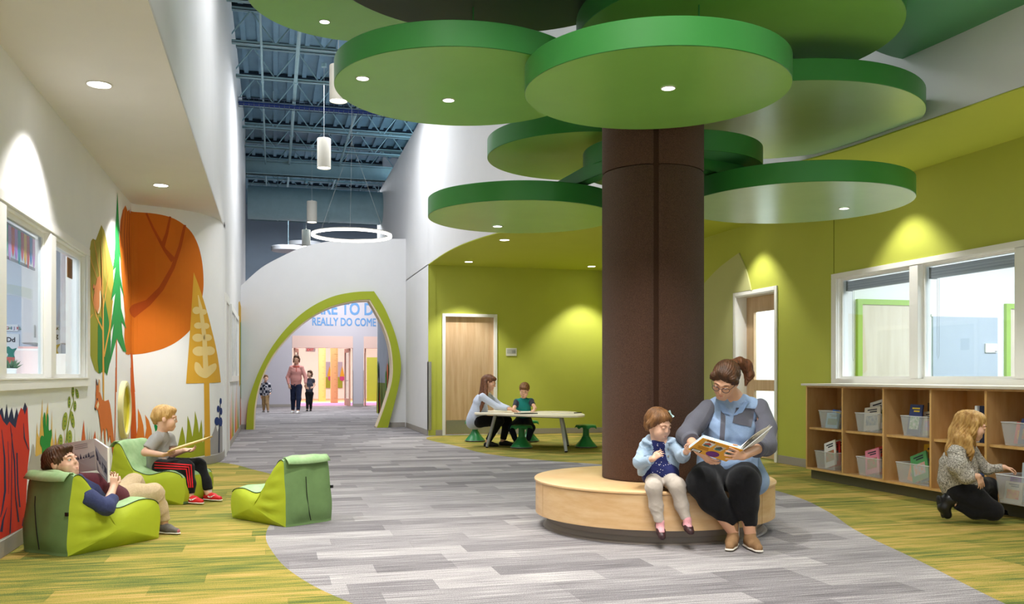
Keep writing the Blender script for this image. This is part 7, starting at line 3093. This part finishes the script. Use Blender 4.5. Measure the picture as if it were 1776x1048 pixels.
S.chain([shN, J(259, 778, 8.54)], [.062, .062], .02, 0)
S.chain([shF, J(298, 777, 8.82)], [.058, .058], .02, 0)
S.cut(J(257, 780, 8.535), unit(elN - shN), .09)
S.cut(J(298, 778, 8.82), unit(elF - shF), .09)
sdf_object('tee_shirt', S, .0075, [HEATHER], C2, wrinkle(.0035, 50, 3))
S = Sdf()
S.chain([J(280, 812, 8.62), knN], [.088, .074], .03)
S.chain([J(286, 808, 8.78), knF], [.086, .070], .03)
S.chain([knN, J(328, 840, 8.43), J(330, 854, 8.42)], [.074, .060, .044], .03)
S.chain([knF, J(355, 836, 8.64), J(361, 848, 8.62)], [.070, .058, .044], .03)
S.cut(J(330, 856, 8.42), -UP, .07)
S.cut(J(361, 850, 8.62), unit(RT * .2 - UP), .07)
tr3 = sdf_object('track_trousers', S, .007, BLACKF, C2, wrinkle(.002, 60, 3))
tt = bvh_of(tr3)
REDST = mat('stripe_red', 'D81F26', .7)
for k in range(3):
    d = 4.2 * k
    decal('side_stripe', tr3, tt, [[(268, 801.5 + d * 1.1), (288, 803 + d), (288, 805 + d), (268, 803.5 + d * 1.1)], [(288, 803 + d), (332 - 4 * k, 806 + d * .85), (331 - 4 * k, 808 + d * .85), (288, 805 + d)],
                                   [(330 - 4 * k, 806 + d * .85), (332 - 4 * k, 806 + d * .85), (335 - 3.2 * k, 846), (333 - 3.2 * k, 846)]], REDST, 12, 10, .003)
for an_, td in ((anN, RT * .92 - FW * .40), (anF, RT * .93 - FW * .38)):
    o, A, t_, up_, sd_, gh, mid, toe = shoe(C2, Vector((an_.x, an_.y, .075)), td, .20, REDSH, SOLEW, 'sneaker', vox=.005)
    S = Sdf()
    S.cap(A - up_ * .02, A + up_ * .03, .034, .032, .01)
    sdf_object('sock', S, .006, WHITES, C2)
    laces(o, A, t_, up_, sd_, .20, SOLEW, 3)
    mk = MB()
    pts = [(-.02, .0), (.0, -.012), (.03, -.006), (.075, .022), (.03, .006), (.0, .002), (-.006, .010)]
    near_side = -1 if sd_.dot(FW) > 0 else 1
    ot = bvh_of(o)
    pp_ = []
    for a_, b_ in pts:
        q = A + t_ * (.035 + a_) + up_ * (b_ - .026) + sd_ * near_side * .08
        h_ = ot.ray_cast(q, -sd_ * near_side)
        pp_.append((h_[0] if h_[0] is not None else q - sd_ * near_side * .05) + sd_ * near_side * .002)
    mk.add(pp_, [(0, 1, 6), (1, 5, 6), (1, 2, 4, 5), (2, 3, 4)])
    mk.build('side_mark', mat('mark_white', 'F0EEEA', .5), o)
S = Sdf()
S.ell(P_(0, -.020, .038), (r_, f_, u_), (.084 * HS, .100 * HS, .086 * HS), .02)
S.ell(P_(0, .045, .078), (r_, f_, u_), (.060 * HS, .042 * HS, .028 * HS), .02)
S.chain([P_(0, -.082, .0), P_(0, -.080, -.04)], [.050, .026], .02)
for q in (-1, 1):
    S.cap(P_(q * .076, .012, .035), P_(q * .078, .006, .008), .014, .008, .012)
S.sub(P_(0, .110, -.016), (r_, f_, u_), (.082, .058, .090), .01)
S.sub(P_(0, .025, -.072), (r_, f_, u_), (.12, .062, .066), .01)
sdf_object('hair', S, .0052, HAIR_BLOND, C2, strands(P_(0, -.03, .12), u_, .0020, 34, 8))
bk = thing('picture_book', J(320, 776, 8.5), 'thin golden picture book held flat by the blond boy in the grey shirt', 'book')
p0, p1 = J(290, 785, 8.36), J(354, 765, 8.50)
dd = FW * .24 + UP * .02
mb = MB()
mb.slab([p0, p1, p1 + dd, p0 + dd], UP * .008)
mb.build('cover', mat('cover_gold', 'D2A64C', .5, noise=.2, nscale=30), bk)
mb = MB()
mb.slab([p0 + UP * .0085 + RT * .004, p1 + UP * .0085 - RT * .004, p1 + dd + UP * .0085, p0 + dd + UP * .0085], UP * .006)
mb.build('pages', mat('page_golden', 'D9BE86', .7), bk)


# ================================================================== SMALLER FIGURES FARTHER AWAY
def simple_person(label, base, joints, skin, hair, head_spec, top_c, bot_c, shoe_c, h=.010, s=1.0, top_extra=None, hair_extra=None, sleeves=1.0, top_w=1.0, group=None, top_mats=None):
    j = joints
    t = person(label, base, group)
    hc, hf, hu, hs = head_spec
    S = Sdf()
    c_, f_, u_, r_, P_ = head(S, hc, hf, hu, hs, kid=s < .9)
    S.cap(hc - u_ * .05, j['neck'], .05 * s, .052 * s, .03)
    S.chain([j['neck'], j['chest'], j['pel']], [.055 * s, .11 * s, .10 * s], .03, sq=(j.get('flat', FW), .72))
    S.cap(j['shL'], j['shR'], .045 * s, None, .03)
    for q in 'LR':
        S.chain([j['sh' + q], j['el' + q], j['wr' + q]], [.045 * s, .036 * s, .026 * s], .015)
        d = unit(j['hd' + q] - j['wr' + q])
        hand(S, j['wr' + q], d, j.get('pn' + q, FW), .95 * s, .45, side=1 if q == 'L' else -1)
        S.chain([j['pel'], j['hip' + q], j['kn' + q], j['an' + q]], [.10 * s, .085 * s, .06 * s, .042 * s], .03)
    body = sdf_object('body', S, h * .72, [skin], t)
    body['skin_m'] = skin.name
    face(body, P_, (r_, f_, u_), hs, hair)
    S = Sdf()
    ch, pe, ne = j['chest'], j['pel'], j['neck']
    S.chain([ne.lerp(ch, .35), ch, ch.lerp(pe, .55), ch.lerp(pe, .95)], [.10 * s * top_w, .15 * s * top_w, .15 * s * top_w, .145 * s * top_w], .05, 0, sq=(j.get('flat', FW), .78))
    S.cap(j['shL'], j['shR'], .062 * s, None, .04, 0)
    for q in 'LR':
        e = j['sh' + q].lerp(j['el' + q], min(1, sleeves * 2))
        S.cap(j['sh' + q], e, .062 * s * top_w, .056 * s * top_w, .03, 1)
        if sleeves > .5:
            w_ = j['el' + q].lerp(j['wr' + q], (sleeves - .5) * 1.9)
            S.cap(j['el' + q], w_, .056 * s * top_w, .040 * s, .02, 1)
            S.cut(w_, unit(j['wr' + q] - j['el' + q]), .07 * s)
        else:
            S.cut(e, unit(j['el' + q] - j['sh' + q]), .09 * s)
    if top_extra:
        top_extra(S)
    top_mats = top_mats or [top_c, top_c]
    top = sdf_object('top', S, h, top_mats, t, wrinkle(.003, 50, 2))
    S = Sdf()
    for q in 'LR':
        S.chain([j['pel'], j['hip' + q], j['kn' + q]], [.115 * s, .105 * s, .078 * s], .03)
        m_ = j['kn' + q].lerp(j['an' + q], .95)
        S.cap(j['kn' + q], m_, .078 * s, .054 * s, .03)
        S.cut(m_, unit(j['an' + q] - j['kn' + q]), .08 * s)
    sdf_object('trousers', S, h, bot_c, t, wrinkle(.002, 50, 5))
    for q in 'LR':
        shoe(t, j['an' + q], j['toe' + q], .245 * s, shoe_c[0], shoe_c[1], 'shoe', vox=h * .75)
    S = Sdf()
    S.ell(P_(0, -.022, .038), (r_, f_, u_), (.085 * hs, .099 * hs, .088 * hs), .02)
    S.ell(P_(0, .045, .080), (r_, f_, u_), (.060 * hs, .042 * hs, .028 * hs), .02)
    S.chain([P_(0, -.082, .0), P_(0, -.080, -.045)], [.052 * hs, .030 * hs], .02)
    if hair_extra:
        hair_extra(S, P_)
    S.sub(P_(0, .110, -.028), (r_, f_, u_), (.074 * hs, .060 * hs, .086 * hs), .01)
    sdf_object('hair', S, h * .75, hair, t, strands(P_(0, -.02, .12), u_, .002, 26, 2))
    return t, top


# woman at the table
Z0 = 15.35
ZW = Z0
j = dict(pel=J(828, 728, ZW), chest=J(833, 699, ZW), neck=J(842, 682, ZW), shL=J(837, 689, ZW - .17), shR=J(846, 687, ZW + .17),
         elL=J(862, 706, ZW - .25), wrL=J(884, 710, ZW - .35), hdL=J(900, 713, ZW - .4), elR=J(868, 704, ZW + .2), wrR=J(886, 709, ZW - .05), hdR=J(900, 713.5, ZW - .1),
         hipL=J(832, 731, ZW - .1), hipR=J(832, 731, ZW + .1), knL=J(866, 730, ZW - .15), knR=J(880, 730, ZW + .12), anL=J(846, 769, ZW - .12), anR=J(872, 766, ZW + .10), flat=RT)
for q in 'LR':
    j['toe' + q] = RT * .95 - FW * .2
    j['an' + q].z = .085
    j['pn' + q] = -UP


def longhair(S, P):
    S.chain([P(0, -.08, .02), J(838, 686, ZW - .02), J(828, 700, ZW - .05), J(824, 716, ZW - .05)], [.07, .075, .055, .015], .03)
    S.chain([P(.07, -.04, .0), J(842, 688, ZW - .16), J(835, 706, ZW - .18), J(833, 716, ZW - .18)], [.035, .04, .03, .01], .02)


def tunic(S):
    S.chain([J(831, 712, ZW), J(826, 728, ZW), J(819, 734, ZW)], [.15, .17, .10], .04, 0)


WOMAN_TOP = fabric('tunic_pale_blue', 'C3CBDC', 'AEB9CF')
simple_person('long-haired woman in pale blue tunic sitting at the left end of the low table', camw((828 - CXP) / FOC * ZW, ZW, 0), j, SKIN, HAIR_AUB, (J(849, 664, ZW), RT * .88 - UP * .30 - FW * .28, UP * .93 + RT * .3, 1.12),
              WOMAN_TOP, BLACKF, (BOOTB, mat('sole_black', '232325', .6)), h=.011, s=1.0, top_extra=tunic, hair_extra=longhair, sleeves=.95)
# boy at the table
ZB = 15.75
s_ = .80
j = dict(pel=J(908, 728, ZB), chest=J(908, 706, ZB), neck=J(908, 691, ZB), shL=J(896, 697, ZB), shR=J(921, 696, ZB),
         elL=J(890, 712, ZB - .2), wrL=J(898, 714, ZB - .45), hdL=J(905, 715, ZB - .62), elR=J(928, 708, ZB - .2), wrR=J(926, 711.5, ZB - .5), hdR=J(922, 713, ZB - .65),
         hipL=J(902, 730, ZB), hipR=J(914, 730, ZB), knL=J(886, 741, ZB - .3), knR=J(922, 742, ZB - .3), anL=J(895, 768, ZB - .25), anR=J(915, 768, ZB - .3))
for q in 'LR':
    j['toe' + q] = -FW + RT * (-.4 if q == 'L' else .2)
    j['an' + q].z = .07
    j['pn' + q] = -UP
simple_person('boy in teal and charcoal T-shirt sitting behind the low table', camw((908 - CXP) / FOC * ZB, ZB, 0), j, SKIN2, HAIR_LBROWN, (J(909.5, 677, ZB - .05), -FW * .85 - RT * .15 - UP * .5, UP * .9 - FW * .3, 1.06),
              fabric('tee_teal', '1E7F78', '176860'), fabric('jeans_dark', '2A3144', '1E2434'), (GREYSH, SOLEW), h=.010, s=s_, sleeves=.28,
              top_mats=[fabric('tee_teal', '1E7F78', '176860'), fabric('tee_charcoal', '3A3E48', '2C3038')])

# hall walkers
ZH = 28.8
S1 = 1.0
j = dict(pel=J(513, 667, ZH), chest=J(514, 645, ZH), neck=J(514, 633, ZH), shL=J(505.5, 638, ZH), shR=J(523, 638, ZH),
         elL=J(499, 655, ZH), wrL=J(501, 668, ZH - .1), hdL=J(503, 675, ZH - .12), elR=J(530, 655, ZH), wrR=J(530, 667, ZH - .1), hdR=J(531, 673, ZH - .1),
         hipL=J(509, 671, ZH), hipR=J(518, 671, ZH), knL=J(508.5, 692, ZH), knR=J(518, 692, ZH - .12), anL=J(508, 713, ZH), anR=J(517, 713, ZH - .25), toeL=-FW, toeR=-FW)
j['anL'].z = .085
j['anR'].z = .085
t, top = simple_person('woman in pink half-zip sweatshirt and dark jeans walking down the hall', camw((513 - CXP) / FOC * ZH, ZH, 0), j, SKIN, HAIR_BROWN, (J(514, 623, ZH - .03), -FW - UP * .1, UP, 1.1),
              fabric('sweat_pink', 'D99A92', 'C98880'), fabric('jeans_navy', '1F2740', '171E34'), (WHITES, SOLEW), h=.013, s=1.05, sleeves=.98, top_w=1.08,
              hair_extra=lambda S, P: (S.chain([P(.08, -.03, .0), P(.085, .0, -.09)], [.03, .02], .02), S.chain([P(-.08, -.03, .0), P(-.085, .0, -.09)], [.03, .02], .02)))
tt_ = bvh_of(top)
decal('collar_trim', top, tt_, [[(508, 635), (520, 635), (519, 637.5), (509, 637.5)], [(513.4, 637), (514.6, 637), (514.6, 645), (513.4, 645)]], fabric('trim_coral', 'B5574A'), 6, 3, .01)
ZK = 29.4
s_ = .72
j = dict(pel=J(460, 686, ZK), chest=J(460, 673, ZK), neck=J(460, 663.5, ZK), shL=J(453.5, 667, ZK), shR=J(466.5, 667, ZK),
         elL=J(451.5, 678, ZK), wrL=J(453, 688, ZK - .05), hdL=J(454, 692, ZK - .05), elR=J(469, 677, ZK), wrR=J(469, 683, ZK - .2), hdR=J(468, 684, ZK - .3),
         hipL=J(457.5, 688, ZK), hipR=J(463, 688, ZK), knL=J(457.5, 701, ZK), knR=J(463.5, 700, ZK - .1), anL=J(457.5, 713, ZK), anR=J(465, 713, ZK - .15), toeL=-FW, toeR=-FW + RT * .3)
j['anL'].z = .065
j['anR'].z = .065
PL2 = mat('plaid_flannel', '2A2E3C', .9, .1)
nt = PL2.node_tree
tc = nt.nodes.new('ShaderNodeTexCoord')
ck = nt.nodes.new('ShaderNodeTexChecker')
ck.inputs['Scale'].default_value = 11
ck.inputs[1].default_value = lin('2A2E3C')
ck.inputs[2].default_value = lin('B9B6BC')
nt.links.new(tc.outputs['Object'], ck.inputs['Vector'])
nt.links.new(ck.outputs[0], nt.nodes['Principled BSDF'].inputs['Base Color'])
simple_person('small boy in black and white plaid shirt and tan trousers in the hall', camw((460 - CXP) / FOC * ZK, ZK, 0), j, SKIN2, HAIR_LBROWN, (J(461, 656, ZK - .03), -FW * .8 + RT * .4, UP, .93),
              PL2, fabric('trouser_tan', 'A88960', '927550'), (GREYSH, SOLEW), h=.012, s=s_, sleeves=.95, top_w=1.15)
ZL = 30.2
s_ = .78
j = dict(pel=J(536, 681, ZL), chest=J(537, 666, ZL), neck=J(537.5, 656, ZL), shL=J(531.5, 659.5, ZL), shR=J(543.5, 659.5, ZL),
         elL=J(530, 669, ZL), wrL=J(532, 674, ZL - .15), hdL=J(535, 674, ZL - .2), elR=J(545.5, 668, ZL), wrR=J(543, 672, ZL - .15), hdR=J(540, 673, ZL - .2),
         hipL=J(533.5, 683, ZL), hipR=J(539.5, 683, ZL), knL=J(533.5, 697, ZL - .05), knR=J(539, 697, ZL), anL=J(533, 711, ZL - .1), anR=J(539, 709, ZL + .05), toeL=-FW, toeR=-FW)
j['anL'].z = .07
j['anR'].z = .07
simple_person('girl in dark T-shirt and black leggings walking beside the woman in the hall', camw((536 - CXP) / FOC * ZL, ZL, 0), j, SKIN2, HAIR_BROWN, (J(537, 648.5, ZL - .03), -FW * .9 - RT * .3, UP, .98),
              fabric('tee_slate', '4A4C58', '3A3C48'), BLACKF, (BOOTB, SOLEW), h=.012, s=s_, sleeves=.28,
              hair_extra=lambda S, P: (S.chain([P(.08, -.03, .0), P(.085, .0, -.10)], [.03, .02], .02), S.chain([P(-.08, -.03, .0), P(-.085, .0, -.10)], [.03, .02], .02)))
